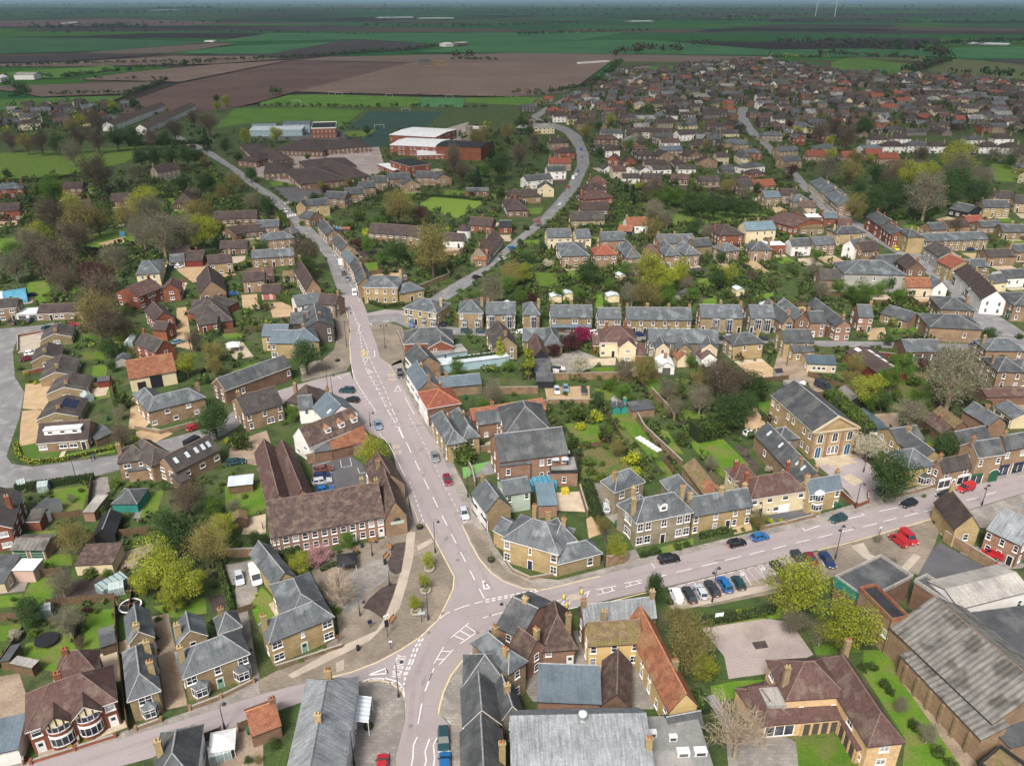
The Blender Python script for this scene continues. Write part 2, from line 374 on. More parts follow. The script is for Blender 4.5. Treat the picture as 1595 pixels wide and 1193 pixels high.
        for fk,(st,dr,LL,fa,nrm,spec) in faces.items():
            if not b0:spec = None
            if spec is None:
                if not auto or len(rest)>3 or h<2.4 or nrm.dot(toc)<0 or (bi>0 and h<3):continue
                n = max(1,int(LL/(3.4 if h<4 else 3.1)));rows = 1 if h<4.2 else 2
                if LL<2.6:continue
                spec = '/'.join(''.join(rnd.choice('wwwww.') for _ in range(n)) for _ in range(rows))
                if fk in 'rl' and n>2:spec = spec.replace('ww','w.',1)
                if fk=='f' and b0 and n>1:
                    rws = spec.split('/');i = rnd.randrange(n);rws[-1] = rws[-1][:i]+'d'+rws[-1][i+1:];spec = '/'.join(rws)
            if not spec:continue
            rows = spec.split('/');nr = len(rows)
            for ri,row in enumerate(rows):
                n = len(row)
                if n==0:continue
                lev = nr-1-ri;sh = (h-.2)/nr
                for ci,c in enumerate(row):
                    if c in '. ':continue
                    u = LL*(ci+.5)/n
                    x = st[0]+dr[0]*u;y = st[1]+dr[1]*u
                    ww = min(1.0 if ws=='s' else 1.5,LL/n*.7)*wsc;hh = (1.5 if ws=='s' else 1.15)*(1 if h>4.6 or nr==1 else .85)*min(wsc,1.2)
                    if c=='W':ww = min(1.9,LL/n*.8)
                    if c=='n':ww = .6;hh*=.8
                    if c in 'wWn':
                        hh = min(hh,sh*.62);zb_ = lev*sh+(sh-hh)*.58
                        fm,pm,cm = win_mesh(ww,hh,ws)
                        if dist<300:
                            wo_ = inst('window',fm,th,T(x,y,zb_),fa);inst('pane',pm,wo_,mat=None if rnd.random()<.75 else 'curtain')
                        else:inst('window',cm,th,T(x,y,zb_),fa)
                    else:
                        kind = {'d':'door','g':'garage','s':'shop','a':'arch'}[c]
                        inst(kind if kind!='shop' else 'shop_front',door_mesh({'door':'door','garage':'garage','shop':'shop','arch':'arch'}[kind]),th,T(x,y,.02),fa,mat=door if c!='g' or door in ('dforest','dblack','dred') and not auto else 'dwhite')
    # ---- chimneys
    if ch is None:
        ch = []
        if blocks[0] and ctx['blocks'][0]['h']>=4 and ctx['blocks'][0]['typ'][0] in 'xy':ch = [(0,rnd.choice((.06,.94)),.5)]+([(0,.5,.5)] if ctx['blocks'][0]['L']>13 else [])
        elif ctx['blocks'][0]['typ'][0] in 'xy' and rnd.random()<.4:ch = [(0,.5,.5)]
    for c in ch:
        bi,fx,fy = c[:3];hh = c[3] if len(c)>3 else 1.3;cm = c[4] if len(c)>4 else (wall if wall not in ('white','cream','yrender','mint','peach') else 'buff')
        B = ctx['blocks'][bi];x,y = B['L']*fx,B['D']*fy
        if B['typ'][0]=='y' and fy==.5 and len(c)<5:x,y = B['L']*.5,B['D']*fx
        z1 = B['roofz'](min(max(x,.3),B['L']-.3),y);zt = max(z1+hh-.3,B['h']+B['rise']+.55);z0 = z1-1.0
        b = MB();b.box(x-.45,y-.3,z0,x+.45,y+.3,zt,0,B['T']);b.box(x-.53,y-.38,zt+.001,x+.53,y+.38,zt+.18,0,B['T'])
        co = b.build('chimney',[cm],th)
        p = MB()
        for dx in (-.25,.2):p.lathe(B['T'](x+dx,y,zt+.18),[(.15,0),(.12,.45),(.14,.5)],8)
        p.build('chimney_pots',['pot' if rnd.random()<.6 else 'potbuff'],co,True)
    for bay in bays:add_bay(ctx,wall,roof,dist,*bay)
    if near and h>4:
        b = MB();B = ctx['blocks'][0];b.beam(B['T'](B['L']-.12,-.08,0),B['T'](B['L']-.12,-.08,B['h']-.2),.05,n=6);b.build('drainpipe',['trimk'],th)
    if extra:extra(ctx)
    o = tag(th,desc,cat,label,group,nick,at=(ctr.x,ctr.y,h*.6));return ctx

def add_bay(ctx,wall,roof,dist,u,wd=2.4,dp=.9,z0=0,z1=2.7,cap='slate',round_=False,bi=0,low=.8):
    B = ctx['blocks'][bi];x = B['L']*u;T = B['T']
    n = 6 if round_ else 3
    if round_:pr = [(x-wd/2*math.cos(a),-dp*math.sin(a)) for a in np.linspace(0,math.pi,n+1)]
    else:pr = [(x-wd/2,0),(x-wd*.3,-dp),(x+wd*.3,-dp),(x+wd/2,0)]
    pr = [(a,min(b,-.001) if i not in (0,len(pr)-1) else .05) for i,(a,b) in enumerate(pr)]
    W = MB();Fm = MB();G = MB();zs,zh = z0+low,z1-.25
    def band(b,za,zb,off,m=0):
        q = [(x+(a-x)*(1+off),bb*(1+off)-(off>0)*.02) for a,bb in pr]
        for i in range(len(q)-1):b.poly([T(*q[i],za),T(*q[i+1],za),T(*q[i+1],zb),T(*q[i],zb)],m)
        b.poly([T(*p,zb) for p in q],m);b.poly([T(*p,za) for p in q[::-1]],m)
    band(W,z0-(.2 if z0<.1 else 0),zs-.06,0)
    band(Fm,zs-.06,zs+.06,.05);band(Fm,zh-.05,z1,.05)
    for i in range(len(pr)-1):
        (a,b),(c,d) = pr[i],pr[i+1]
        for t in ((0,.5,1) if not round_ else (0,1)):
            p = T(a+(c-a)*t,b+(d-b)*t-.02,zs);Fm.beam(p,(p[0],p[1],zh),.07 if t!=.5 else .045)
        G.poly([T(a,b,zs),T(c,d,zs),T(c,d,zh),T(a,b,zh)])
    Fm.beam(*[T(*pr[1],zs+(zh-zs)*.65),T(*pr[-2],zs+(zh-zs)*.65)],.035)
    w_ = Fm.build('bay_window',['trimw'],ctx['th']);G.build('pane',['glass'],w_)
    W.build('bay_base',[wall],w_)
    if cap:
        R = MB();q = [(x+(a-x)*1.08,b*1.12-.04 if b<0 else b) for a,b in pr];apex = (x,.05)
        for i in range(len(q)-1):R.poly([T(*q[i],z1+.01),T(*q[i+1],z1+.01),T(*apex,z1+.75)])
        R.build('bay_roof',[cap],w_)
def dormer(ctx,u,v,wd=1.5,ht=1.4,wall='white',roof='slate',bi=0,flat=False,n=1):
    """dormer standing on the front slope, its face at depth v (fraction of D)"""
    B = ctx['blocks'][bi];T = B['T'];x = B['L']*u;y = B['D']*v;z = B['roofz'](x,y);s = B['rise']/(B['D']/2)
    b = MB();dp = min(ht/s,B['D']*.48-y if B['D']*.48-y>.6 else .6);zt = z+ht
    b.box(x-wd/2,y,z-.4,x+wd/2,y+dp,zt,0,T)
    o = b.build('dormer',[wall],ctx['th']);R = MB()
    if flat:R.box(x-wd/2-.12,y-.2,zt,x+wd/2+.12,y+dp+.3,zt+.14,0,T)
    else:
        d2 = dp+wd*.35/s
        for sg in (-1,1):
            q = [T(x+sg*(wd/2+.12),y-.15,zt-.06),T(x+sg*(wd/2+.12),y+dp,zt-.06),T(x,y+d2,zt+wd*.35),T(x,y-.15,zt+wd*.35)]
            R.poly(q if sg>0 else q[::-1],0)
        b2 = [T(x-wd/2,y-.001,zt-.01),T(x+wd/2,y-.001,zt-.01),T(x,y-.001,zt+wd*.33)];R.poly(b2,1)
    R.build('dormer_roof',[roof,wall],o)
    fm,pm,cm = win_mesh(min(1.2,wd*.7),ht*.7,'c')
    for i in range(n):
        xx = x+(i-(n-1)/2)*wd/n
        w_ = inst('window',fm,o,T(xx,y,z+ht*.15),B['ang']);inst('pane',pm,w_)
def rooflights(ctx,pts,bi=0,w_=.8,h_=1.1,mat='paleroof'):
    B = ctx['blocks'][bi];T = B['T']
    for u,v in pts:
        x,y = B['L']*u,B['D']*v;b = MB();e = .11
        c = [(x-w_/2,y-h_/2),(x+w_/2,y-h_/2),(x+w_/2,y+h_/2),(x-w_/2,y+h_/2)]
        b.mesh8([T(a,d,B['roofz'](a,d)-.02) for a,d in c]+[T(a,d,B['roofz'](a,d)+e) for a,d in c]);b.build('rooflight',[mat],ctx['th'])
# ------------------------------------------------------------------ ground, fields, roads
M('garden',(.048,.08,.02),(.088,.085,.042),ns=.12,lo=.48,hi=.7,fine=.4,fs=2.5,orand=0,col3=(.035,.052,.02),n3=.25)
M('lawn',(.068,.15,.012),(.10,.165,.02),ns=.3,fine=.25,fs=3,orand=.2,col3=(.13,.145,.04),n3=.2)
M('lawnd',(.055,.12,.015),(.08,.12,.03),ns=.25,fine=.25,fs=3,orand=.12)
M('green',(.14,.22,.03),fine=.08,fs=1,orand=0)
M('pitch',(.075,.16,.018),(.06,.13,.016),ns=.05,fine=.12,fs=.6,orand=.1)
M('pitchteal',(.06,.18,.06),(.05,.15,.05),ns=.05,fine=.08,fs=.6);M('astro',(.03,.065,.05),(.025,.055,.045),ns=.05,fine=.08)
M('road',(.30,.264,.272),(.268,.236,.242),ns=.12,lo=.35,hi=.65,fine=.09,fs=4,orand=0,col3=(.285,.255,.25),n3=.35,rough=.9)
M('asphalt',(.20,.20,.205),(.16,.16,.168),ns=.15,fine=.12,fs=4,orand=.04,col3=(.24,.24,.245),n3=.3,rough=.9)
M('asphaltd',(.105,.105,.115),(.085,.085,.095),ns=.2,fine=.12,fs=4,orand=.05,rough=.9)
M('paving',(.212,.182,.146),(.175,.15,.12),ns=.25,fine=.16,fs=6,orand=0,col3=(.26,.22,.175),n3=.12,tile=.3,tilew=.6,gap=.8)
M('pavelt',(.40,.35,.29),(.34,.295,.245),ns=.3,fine=.12,fs=5,orand=.03)
M('pavegrey',(.25,.232,.213),(.2,.187,.172),ns=.3,fine=.15,fs=5,orand=.05,col3=(.29,.27,.245),n3=.2,tile=.6,tilew=.9,gap=.82)
M('kerb',(.30,.28,.26),fine=.15,fs=3,orand=0);M('gravel',(.42,.31,.19),(.36,.26,.155),ns=.4,fine=.2,fs=6,orand=.1)
M('dirt',(.30,.24,.18),(.22,.17,.125),ns=.3,fine=.25,fs=3,orand=.05);M('soil',(.07,.053,.05),(.05,.038,.036),ns=.8,fine=.25,fs=5,orand=.1)
M('pinkpave',(.33,.292,.30),(.29,.255,.265),ns=.3,fine=.08,fs=5,orand=0);M('slabs',(.46,.39,.29),(.38,.32,.24),ns=.5,fine=.15,fs=3,orand=.08)
M('rough',(.075,.12,.025),(.13,.115,.05),ns=.25,fine=.3,fs=2,orand=.1);M('carpark',(.32,.275,.265),(.25,.215,.2),ns=.12,fine=.15,fs=3,col3=(.36,.31,.28),n3=.1,orand=0)
M('mint_play',(.14,.3,.1),fine=.08,orand=0)
M('paint',(.74,.73,.72),(.6,.585,.58),ns=1.5,fine=.12,fs=6,orand=0);M('ypaint',(.62,.51,.29),(.53,.43,.25),ns=1.5,fine=.1,fs=6,orand=0)
M('f_brown',(.105,.068,.055),(.085,.052,.043),ns=.012,fine=.12,fs=.1,orand=0);M('f_light',(.16,.115,.09),(.135,.095,.075),ns=.01,fine=.1,fs=.08,orand=0)
M('f_mid',(.13,.095,.075),(.11,.085,.065),ns=.01,fine=.1,fs=.08);M('f_dark',(.045,.036,.035),(.035,.03,.03),ns=.01,fine=.1,fs=.06)
M('f_green',(.034,.115,.034),(.024,.09,.03),ns=.006,fine=.1,fs=.05,orand=.2);M('f_lime',(.075,.16,.022),(.06,.13,.02),ns=.02,fine=.12,fs=.1,orand=.15)
M('f_olive',(.10,.115,.04),(.085,.095,.035),ns=.02,fine=.12,fs=.1)
# far farmland: patchwork of real field colours
def farmland_mat():
    m,nt,b = nodes_of('farmland');N = nt.nodes;Lk = nt.links.new;b.inputs['Roughness'].default_value = 1;b.inputs['Specular IOR Level'].default_value = 0
    tc = N.new("ShaderNodeTexCoord");mp = N.new("ShaderNodeMapping");mp.inputs['Scale'].default_value = (1/620,1/330,0);mp.inputs['Rotation'].default_value = (0,0,.25)
    Lk(tc.outputs['Object'],mp.inputs[0])
    v = N.new("ShaderNodeTexVoronoi");v.distance = 'CHEBYCHEV';v.inputs['Randomness'].default_value = .75;v.inputs['Scale'].default_value = 1;Lk(mp.outputs[0],v.inputs['Vector'])
    sp = N.new("ShaderNodeSeparateColor");Lk(v.outputs['Color'],sp.inputs[0])
    r = N.new("ShaderNodeValToRGB");r.color_ramp.interpolation = 'CONSTANT';Lk(sp.outputs[0],r.inputs[0]);e = r.color_ramp.elements
    cols = [(.03,.09,.03),(.05,.042,.038),(.036,.105,.036),(.085,.066,.052),(.026,.08,.03),(.035,.03,.03),(.045,.11,.025),(.04,.075,.04),(.07,.06,.045)]
    e[0].color = (*cols[0],1);e[1].position = .99;e[1].color = (*cols[-1],1)
    for i,c in enumerate(cols[1:-1]):x = e.new((i+1)/len(cols));x.color = (*c,1)
    nz = N.new("ShaderNodeTexNoise");nz.inputs['Scale'].default_value = .01;Lk(tc.outputs['Object'],nz.inputs['Vector'])
    mr = N.new("ShaderNodeMapRange");Lk(nz.outputs[0],mr.inputs[0]);mr.inputs[3].default_value = .75;mr.inputs[4].default_value = 1.25
    s = N.new("ShaderNodeVectorMath");s.operation = 'SCALE';Lk(r.outputs[0],s.inputs[0]);Lk(mr.outputs[0],s.inputs[3]);Lk(s.outputs[0],b.inputs['Base Color'])
    MATS['farmland'] = m
farmland_mat()
sheet('farmland',[(-90000,-300),(90000,-300),(90000,160000),(-90000,160000)],'farmland',-1.0,world=True)
sheet('ground',[(-260,1500),(1900,1500),(2100,560),(1800,150),(1620,108),(1290,104),(1200,90),(965,96),(930,132),(800,153),(520,150),(400,164),(330,172),(190,178),(0,172),(-250,176),(-500,500)],'garden',0.0)
for mat,pts in (
 ('f_brown',[(183,165),(281,130),(451,95),(560,97),(639,98),(461,143),(401,160),(350,171),(260,176),(185,178)]),
 ('f_light',[(639,98),(800,97),(950,97),(905,130),(880,145),(800,151),(520,145),(461,143)]),
 ('f_mid',[(510,89),(800,83),(1190,88),(1196,97),(950,96.5),(640,97.5),(455,94.5)]),
 ('f_light',[(123,124),(200,113),(330,101),(450,94),(281,128)]),
 ('f_mid',[(0,134),(255,127),(200,146),(65,151),(0,140)]),
 ('f_lime',[(0,155),(195,149),(160,164),(0,172),(-200,172),(-200,156)]),
 ('f_light',[(100,97),(270,88),(380,86),(445,92),(330,100),(100,104),(0,104),(0,100)]),
 ('f_dark',[(-100,94),(170,80),(280,83),(100,96),(0,98),(-100,98)]),
 ('f_mid',[(120,83),(330,67),(370,68),(280,82),(180,84)]),
 ('f_dark',[(300,88),(560,62),(690,71),(640,77),(500,86),(400,88)]),
 ('f_green',[(245,84),(370,72),(520,66),(420,84)]),('f_lime',[(80,108),(175,102),(180,108),(90,122),(0,122),(0,114)]),
 ('f_green',[(640,82),(760,68),(900,64),(1000,62),(1200,78),(1195,87),(800,83)]),
 ('f_green',[(-200,90),(-200,58),(150,60),(330,66),(160,80)]),('f_green',[(330,66),(420,52),(700,52),(980,50),(900,63),(700,70),(560,61)]),
 ('f_dark',[(390,44),(520,39),(590,47),(470,49)]),('f_brown',[(-200,36),(170,30),(340,34),(300,40),(0,42),(-200,44)]),
 ('f_lime',[(1295,98),(1320,90),(1441,103),(1413,118),(1360,114),(1295,111)]),('f_olive',[(1448,105),(1473,92),(1521,94),(1640,106),(1640,127),(1559,124),(1496,116),(1446,111)]),
 ('f_green',[(1205,88),(1200,78),(1350,76),(1450,80),(1460,88),(1300,89)]),('f_olive',[(1275,78),(1440,84),(1440,96),(1330,92)]),
 ('f_dark',[(1540,93),(1640,95),(1640,104),(1560,99)]),('f_green',[(1430,76),(1640,72),(1640,90),(1520,92),(1440,86)])):
    sheet('field',pts,mat,-.9+.02*(zlib.crc32(repr(pts).encode())%17) if pts[0][1]<82 else .05+.02*(zlib.crc32(repr(pts).encode())%11))
for mat,pts in (
 ('pitch',[(366,170),(490,167),(566,172),(530,199),(485,188),(376,193),(330,201)]),('pitch',[(405,160),(450,148),(520,147.5),(657,152),(650,167),(405,165)]),
 ('pitchteal',[(657,152),(722,153.5),(724,167),(651,167)]),('astro',[(541,201),(575,174),(692,174),(657,202)]),('pitch',[(800,151),(850,153),(820,165),(725,160),(724,153)]),
 ('green',[(648,321),(674,306),(757,314.5),(712,340)]),('lawn',[(685,298),(700,296),(775,303),(772,309),(690,303)]),
 ('f_lime',[(998,108),(1013,103),(1061,104),(1051,110),(1020,112),(1013,117)]),
 ('lawn',[(-40,240),(118,234),(231,228),(215,240),(196,253),(118,270),(25,280),(-40,284)]),('rough',[(430,270),(500,285),(470,290),(425,287)]),
 ('lawn',[(420,283),(470,280),(472,288),(425,290)]),('asphaltd',[(428,293),(495,290),(505,300),(470,320),(440,310)]),
 ('carpark',[(395,238),(480,222),(590,228),(600,262),(560,290),(480,292),(400,275)]),('asphaltd',[(385,203),(480,203),(530,202),(545,214),(500,222),(400,215)]),('carpark',[(680,205),(730,190),(728,222),(700,236),(640,240)]),('astro',[(560,219),(590,200),(606,202),(608,228),(575,230)]),('lawn',[(525,206),(590,202),(580,212),(530,214)]),
 ('lawn',[(130,367),(205,355),(215,375),(150,388),(130,380)]),('gravel',[(152,380),(195,368),(193,378),(170,383)]),
 ('rough',[(205,350),(300,345),(320,370),(230,385)]),('lawn',[(255,310),(272,306),(275,320),(250,318)]),('lawn',[(0,372),(24,370),(22,390),(-10,395)]),
 ('lawn',[(45,440),(75,437),(80,465),(70,475),(32,470)]),('lawn',[(115,440),(145,455),(135,470),(112,460)]),('gravel',[(275,480),(290,478),(300,545),(275,540)]),
 ('gravel',[(265,410),(320,405),(370,428),(300,440),(280,425)]),('gravel',[(376,460),(400,458),(405,482),(378,480)]),('gravel',[(418,472),(448,470),(462,492),(425,495)]),
 ('gravel',[(40,598),(80,595),(76,640),(35,636)]),('gravel',[(35,640),(65,637),(56,690),(30,695),(32,660)]),('pavelt',[(28,525),(65,518),(62,545),(28,550)]),
 ('pinkpave',[(45,512),(95,502),(85,520),(60,522)]),('slabs',[(145,600),(172,597),(165,615),(140,620)]),('lawn',[(147,612),(170,606),(172,618),(145,624)]),
 ('gravel',[(205,620),(228,612),(232,660),(225,667),(200,668)]),('gravel',[(212,672),(240,666),(270,675),(240,690),(213,688)]),
 ('lawn',[(171,512),(221,511),(208,542),(172,543)]),('lawn',[(125,549),(160,547),(164,560),(126,560)]),('lawn',[(128,520),(160,522),(158,528),(126,530)]),('lawn',[(145,570),(168,568),(165,590),(143,585)]),
 ('lawn',[(345,588),(378,570),(412,562),(405,572),(365,592)]),('slabs',[(350,535),(378,533),(395,555),(365,560)]),('lawn',[(345,520),(382,515),(375,526),(350,527)]),
 ('lawnd',[(28,692),(56,690),(95,704),(88,719),(45,719)]),('lawn',[(104,707),(185,692),(178,704),(98,718)]),('slabs',[(96,703),(103,702),(96,718),(89,718)]),
 ('lawn',[(350,757),(410,751),(415,790),(388,806),(352,800)]),('slabs',[(385,806),(414,800),(414,832),(376,832)]),('dirt',[(360,690),(415,670),(425,700),(400,725),(355,715)]),
 ('lawn',[(83,762),(140,755),(128,797),(85,803)]),('pavegrey',[(146,745),(168,742),(172,772),(142,780)]),('lawn',[(230,770),(256,762),(244,800),(215,808)]),('pavegrey',[(222,772),(232,768),(215,812),(207,808)]),
 ('lawn',[(45,828),(88,825),(86,834),(45,834)]),('lawn',[(62,865),(110,862),(112,880),(64,880)]),('lawn',[(52,900),(88,898),(80,935),(68,945),(30,943),(38,925)]),('lawn',[(-5,928),(35,925),(34,944),(-5,946)]),('pavegrey',[(0,908),(45,900),(38,920),(0,925)]),
 ('soil',[(82,938),(120,903),(170,897),(190,920),(165,934)]),('dirt',[(98,935),(122,910),(118,930),(104,938)]),('dirt',[(190,860),(240,845),(236,862),(205,885),(188,885)]),
 ('lawn',[(136,952),(179,947),(179,980),(156,1008),(129,1014)]),('lawnd',[(184,965),(203,962),(203,992),(188,996)]),('lawn',[(40,1002),(115,985),(120,1020),(86,1046),(28,1036)]),('lawn',[(-5,975),(38,970),(33,992),(-5,1000)]),
 ('dirt',[(-10,1055),(30,1048),(42,1085),(38,1120),(-10,1125)]),('slabs',[(150,1020),(182,1012),(188,1060),(178,1062)]),('slabs',[(186,1000),(203,992),(203,1012),(186,1018)]),
 ('slabs',[(128,1140),(195,1120),(198,1132),(150,1150)]),('lawn',[(123,1150),(170,1136),(178,1143),(125,1161)]),('dirt',[(58,1168),(120,1148),(125,1162),(60,1182)]),
 ('dirt',[(236,960),(262,955),(292,1098),(258,1105)]),('lawn',[(238,945),(320,930),(322,955),(265,962)]),('soil',[(325,928),(350,925),(352,950),(330,955)]),
 ('pavegrey',[(365,905),(398,905),(402,925),(385,945),(395,1010),(405,1058),(385,1064),(374,1000),(370,950)]),('pavegrey',[(350,880),(402,870),(412,902),(362,912)]),
 ('lawn',[(389,940),(408,914),(424,930),(436,955),(410,990),(405,985)]),('slabs',[(418,940),(432,935),(440,955),(430,962)]),
 ('gravel',[(848,603),(918,601),(919,627),(853,627)]),('pavegrey',[(855,556),(900,545),(935,558),(925,572),(900,580),(860,592)]),('slabs',[(915,559),(960,557),(958,569),(917,569)]),
 ('lawn',[(878,659),(931,661),(941,691),(906,698)]),('lawn',[(919,573),(956,571),(956,588),(918,588)]),('lawn',[(948,646),(983,643),(1006,676),(1026,711),(1014,714),(981,676)]),('lawn',[(925,605),(955,605),(957,624),(935,624)]),
 ('rough',[(960,665),(980,675),(1000,708),(985,708)]),('rough',[(908,700),(950,694),(985,720),(1010,740),(960,750),(905,745)]),('lawn',[(1022,720),(1035,718),(1052,745),(1040,748)]),('lawn',[(1020,665),(1040,672),(1065,708),(1040,700)]),
 ('lawn',[(1073,689),(1122,679),(1167,724),(1134,749),(1102,724)]),('lawn',[(1056,638),(1092,641),(1089,651),(1059,654)]),('lawn',[(999,596),(1026,586),(1039,618),(1014,611)]),('soil',[(1145,695),(1155,694),(1185,728),(1175,735)]),
 ('slabs',[(855,768),(905,765),(913,797),(865,795)]),('gravel',[(913,808),(930,800),(940,830),(917,838)]),('pavegrey',[(925,752),(955,750),(965,810),(962,820),(940,800)]),('pavegrey',[(968,860),(990,855),(1000,875),(975,880)]),
 ('lawn',[(1000,860),(1080,838),(1080,848),(1000,872)]),('gravel',[(1140,820),(1168,812),(1172,825),(1144,832)]),('asphaltd',[(1195,800),(1250,788),(1262,800),(1205,815)]),
 ('pinkpave',[(1273,724),(1336,709),(1356,724),(1390,770),(1372,782),(1338,790),(1320,765)]),('slabs',[(1288,722),(1318,713),(1335,720),(1300,730)]),('slabs',[(1310,742),(1325,738),(1345,750),(1330,757)]),
 ('dirt',[(1212,550),(1235,548),(1270,586),(1290,616),(1248,602),(1205,575)]),('gravel',[(1160,640),(1175,630),(1195,665),(1180,680),(1160,665)]),('dirt',[(1362,645),(1398,642),(1402,670),(1375,668)]),
 ('rough',[(1300,580),(1420,560),(1530,600),(1480,630),(1400,640),(1330,610)]),('lawn',[(1440,595),(1475,600),(1478,618),(1450,620)]),('gravel',[(1350,512),(1378,510),(1382,528),(1352,530)]),('lawn',[(1385,512),(1432,508),(1428,517),(1388,518)]),('lawn',[(1415,490),(1460,488),(1462,498),(1420,500)]),
 ('dirt',[(1540,620),(1600,610),(1600,660),(1560,665)]),('lawn',[(1095,468),(1115,460),(1118,480),(1108,500),(1092,492)]),('lawn',[(928,460),(938,458),(940,480),(928,480)]),('lawn',[(830,425),(868,425),(868,447),(838,445)]),
 ('lawn',[(1040,335),(1120,330),(1200,335),(1160,345),(1040,352)]),('gravel',[(1108,398),(1120,396),(1145,425),(1130,425)]),('gravel',[(1160,410),(1175,405),(1200,425),(1180,425)]),('lawn',[(1180,460),(1205,455),(1205,468),(1185,470)]),('lawn',[(1085,435),(1120,430),(1115,445),(1090,447)]),
 ('lawn',[(925,352),(960,351),(960,358),(925,360)]),('lawn',[(815,375),(840,373),(838,383),(815,384)]),('lawn',[(822,325),(848,323),(840,334),(825,333)]),('lawn',[(1545,255),(1600,258),(1600,285),(1550,282)]),
 ('carpark',[(1092,978),(1194,963),(1231,968),(1267,1019),(1207,1047),(1135,1057),(1128,1022)]),('soil',[(1171,1000),(1192,997),(1197,1008),(1177,1011)]),('lawn',[(1107,1068),(1145,1060),(1209,1057),(1206,1063),(1147,1070),(1145,1087),(1110,1092)]),
 ('lawn',[(1090,966),(1200,945),(1235,945),(1240,962),(1194,964),(1090,976)]),('lawn',[(1255,978),(1300,990),(1345,1015),(1272,1020)]),('asphalt',[(1100,1085),(1112,1080),(1145,1130),(1132,1140)]),('pavegrey',[(1130,1140),(1190,1130),(1240,1155),(1250,1260),(1140,1260)]),
 ('lawn',[(1240,1152),(1304,1146),(1336,1185),(1348,1250),(1248,1250)]),('rough',[(1200,1146),(1305,1133),(1308,1145),(1240,1152)]),('lawn',[(1345,1012),(1378,1012),(1440,1080),(1500,1150),(1550,1240),(1400,1250),(1410,1150),(1345,1050)]),
 ('dirt',[(1400,1055),(1415,1060),(1455,1105),(1510,1165),(1540,1230),(1522,1230),(1445,1118)]),('pavegrey',[(985,1030),(998,1025),(1020,1080),(1018,1103),(985,1100)]),('pavegrey',[(880,1020),(920,1020),(916,1042),(880,1042)]),
 ('asphaltd',[(1443,862),(1465,845),(1550,892),(1461,907),(1428,902)]),('pavegrey',[(1495,860),(1520,850),(1600,880),(1590,885),(1546,886)]),
 ('mint_play',[(720,728),(762,718),(742,738),(722,745)]),('asphalt',[(762,718),(775,712),(782,735),(735,745),(742,738)]),('gravel',[(755,690),(776,682),(776,705),(760,705)]),
 ('asphaltd',[(486,722),(545,708),(572,730),(600,765),(590,775),(490,775)]),('dirt',[(310,1110),(410,1140),(410,1200),(310,1200)])):
    sheet('lawn' if mat.startswith(('lawn','pitch','rough','green','f_')) else {'soil':'flower_bed','dirt':'bare_ground','gravel':'gravel_yard','asphaltd':'yard','asphalt':'yard','carpark':'car_park'}.get(mat,'paved_yard'),
 pts,mat,(.012 if mat[:4] in ('lawn','roug','pitc') else .016)+(.004 if mat in ('soil','slabs') else 0)+.0001*(zlib.crc32(repr(pts).encode())%20))
def road(name,pts,mat,z=.024):
    ROADPOLY.append([P(*p).xy for p in pts]);return sheet(name,pts,mat,z)
road('road',[(529,460),(541,493),(545,515),(543,535),(546,566),(551,586),(545,600),(545,640),(560,660),(575,655),(586,641),(598,684),(609,691),(620,740),(632,752),(645,814),(661,816),(676,841),(692,872),(706,898),(704,917),(692,942),(680,965),(655,990),(623,1010),(586,1030),(546,1045),
 (499,1057),(405,1081),(340,1103),(213,1143),(100,1175),(0,1205),(-200,1270),(-200,1330),(0,1252),(140,1206),(235,1180),(320,1145),(388,1123),(522,1074),(560,1063),(600,1062),(628,1080),(630,1120),(615,1180),(600,1260),(703,1260),(703,1130),(684,1112),(691,1077),(712,1042),(737,1015),
 (804,970),(898,945),(1040,913),(1228,868),(1295,851),(1374,830),(1451,808),(1508,794),(1600,766),(1700,735),(1700,710),(1600,737),(1517,755),(1461,766),(1400,780),(1336,798),(1289,811),(1243,821),(1170,838.6),(1140,845.6),(1070,862),(1000,879),(915,900),(859,913.5),(843,917),(815,914),(786,904),(767,891),(748,870),(733,844),(738,812),(724,789),(711,764),(703,740),(690,712),(677,686),(656,656),(639,621),(621,593),(609,570),(592,556),(586,535),(576,507),(640,497),(700,500),(700,488),(600,482),(572,488),(561,460)],'road')
road('road',[(529,461),(561,461),(541,409),(527,400),(505,375),(483,352),(463,336),(440,312),(420,298),(400,286),(378,268),(360,256),(330,236),(300,222),(280,212),(268,213),(290,226),(330,246),(357,262),(383,285),(400,297),(433,326),(458,356),(490,380),(508,402)],'asphalt',.02)
road('road',[(572,492),(620,487),(640,498),(700,509),(800,516),(1000,521),(1195,529),(1350,532),(1545,537),(1545,547),(1350,541),(1195,538),(1000,531),(800,526),(704,521),(640,512),(610,500),(585,508),(577,507)],'asphalt',.028)
road('road',[(640,484),(697,447),(735,425),(755,415),(790,383),(838,343),(862,318),(883,292),(899,258),(897,232),(880,208),(855,196),(826,191),(822,184),(845,170),(880,152),(908,138),(913,140),(890,154),(850,176),(838,184),(860,191),(885,199),(905,212),(917,240),(918,256),(902,291),(880,320),(858,342),(815,375),(775,408),(740,440),(660,490)],'asphalt',.022)
road('road',[(1600,520),(1640,525),(1640,580),(1595,560),(1545,535),(1505,487),(1478,457),(1448,430),(1420,408),(1378,384),(1336,360),(1300,340),(1278,326),(1245,290),(1218,262),(1190,228),(1160,205),(1147,182),(1150,168),(1166,164),(1163,180),(1174,200),(1198,224),(1221,245),(1236,262),(1260,289),(1296,325),(1351,353),(1392,376),(1436,397),(1470,422),(1500,447),(1530,472),(1560,495)],'asphalt',.021)
road('road',[(1196,92),(1203,80),(1208,82),(1202,95),(1215,120),(1228,128),(1232,140),(1220,148),(1215,147),(1224,138),(1218,126),(1205,112)],'asphalt',.03)
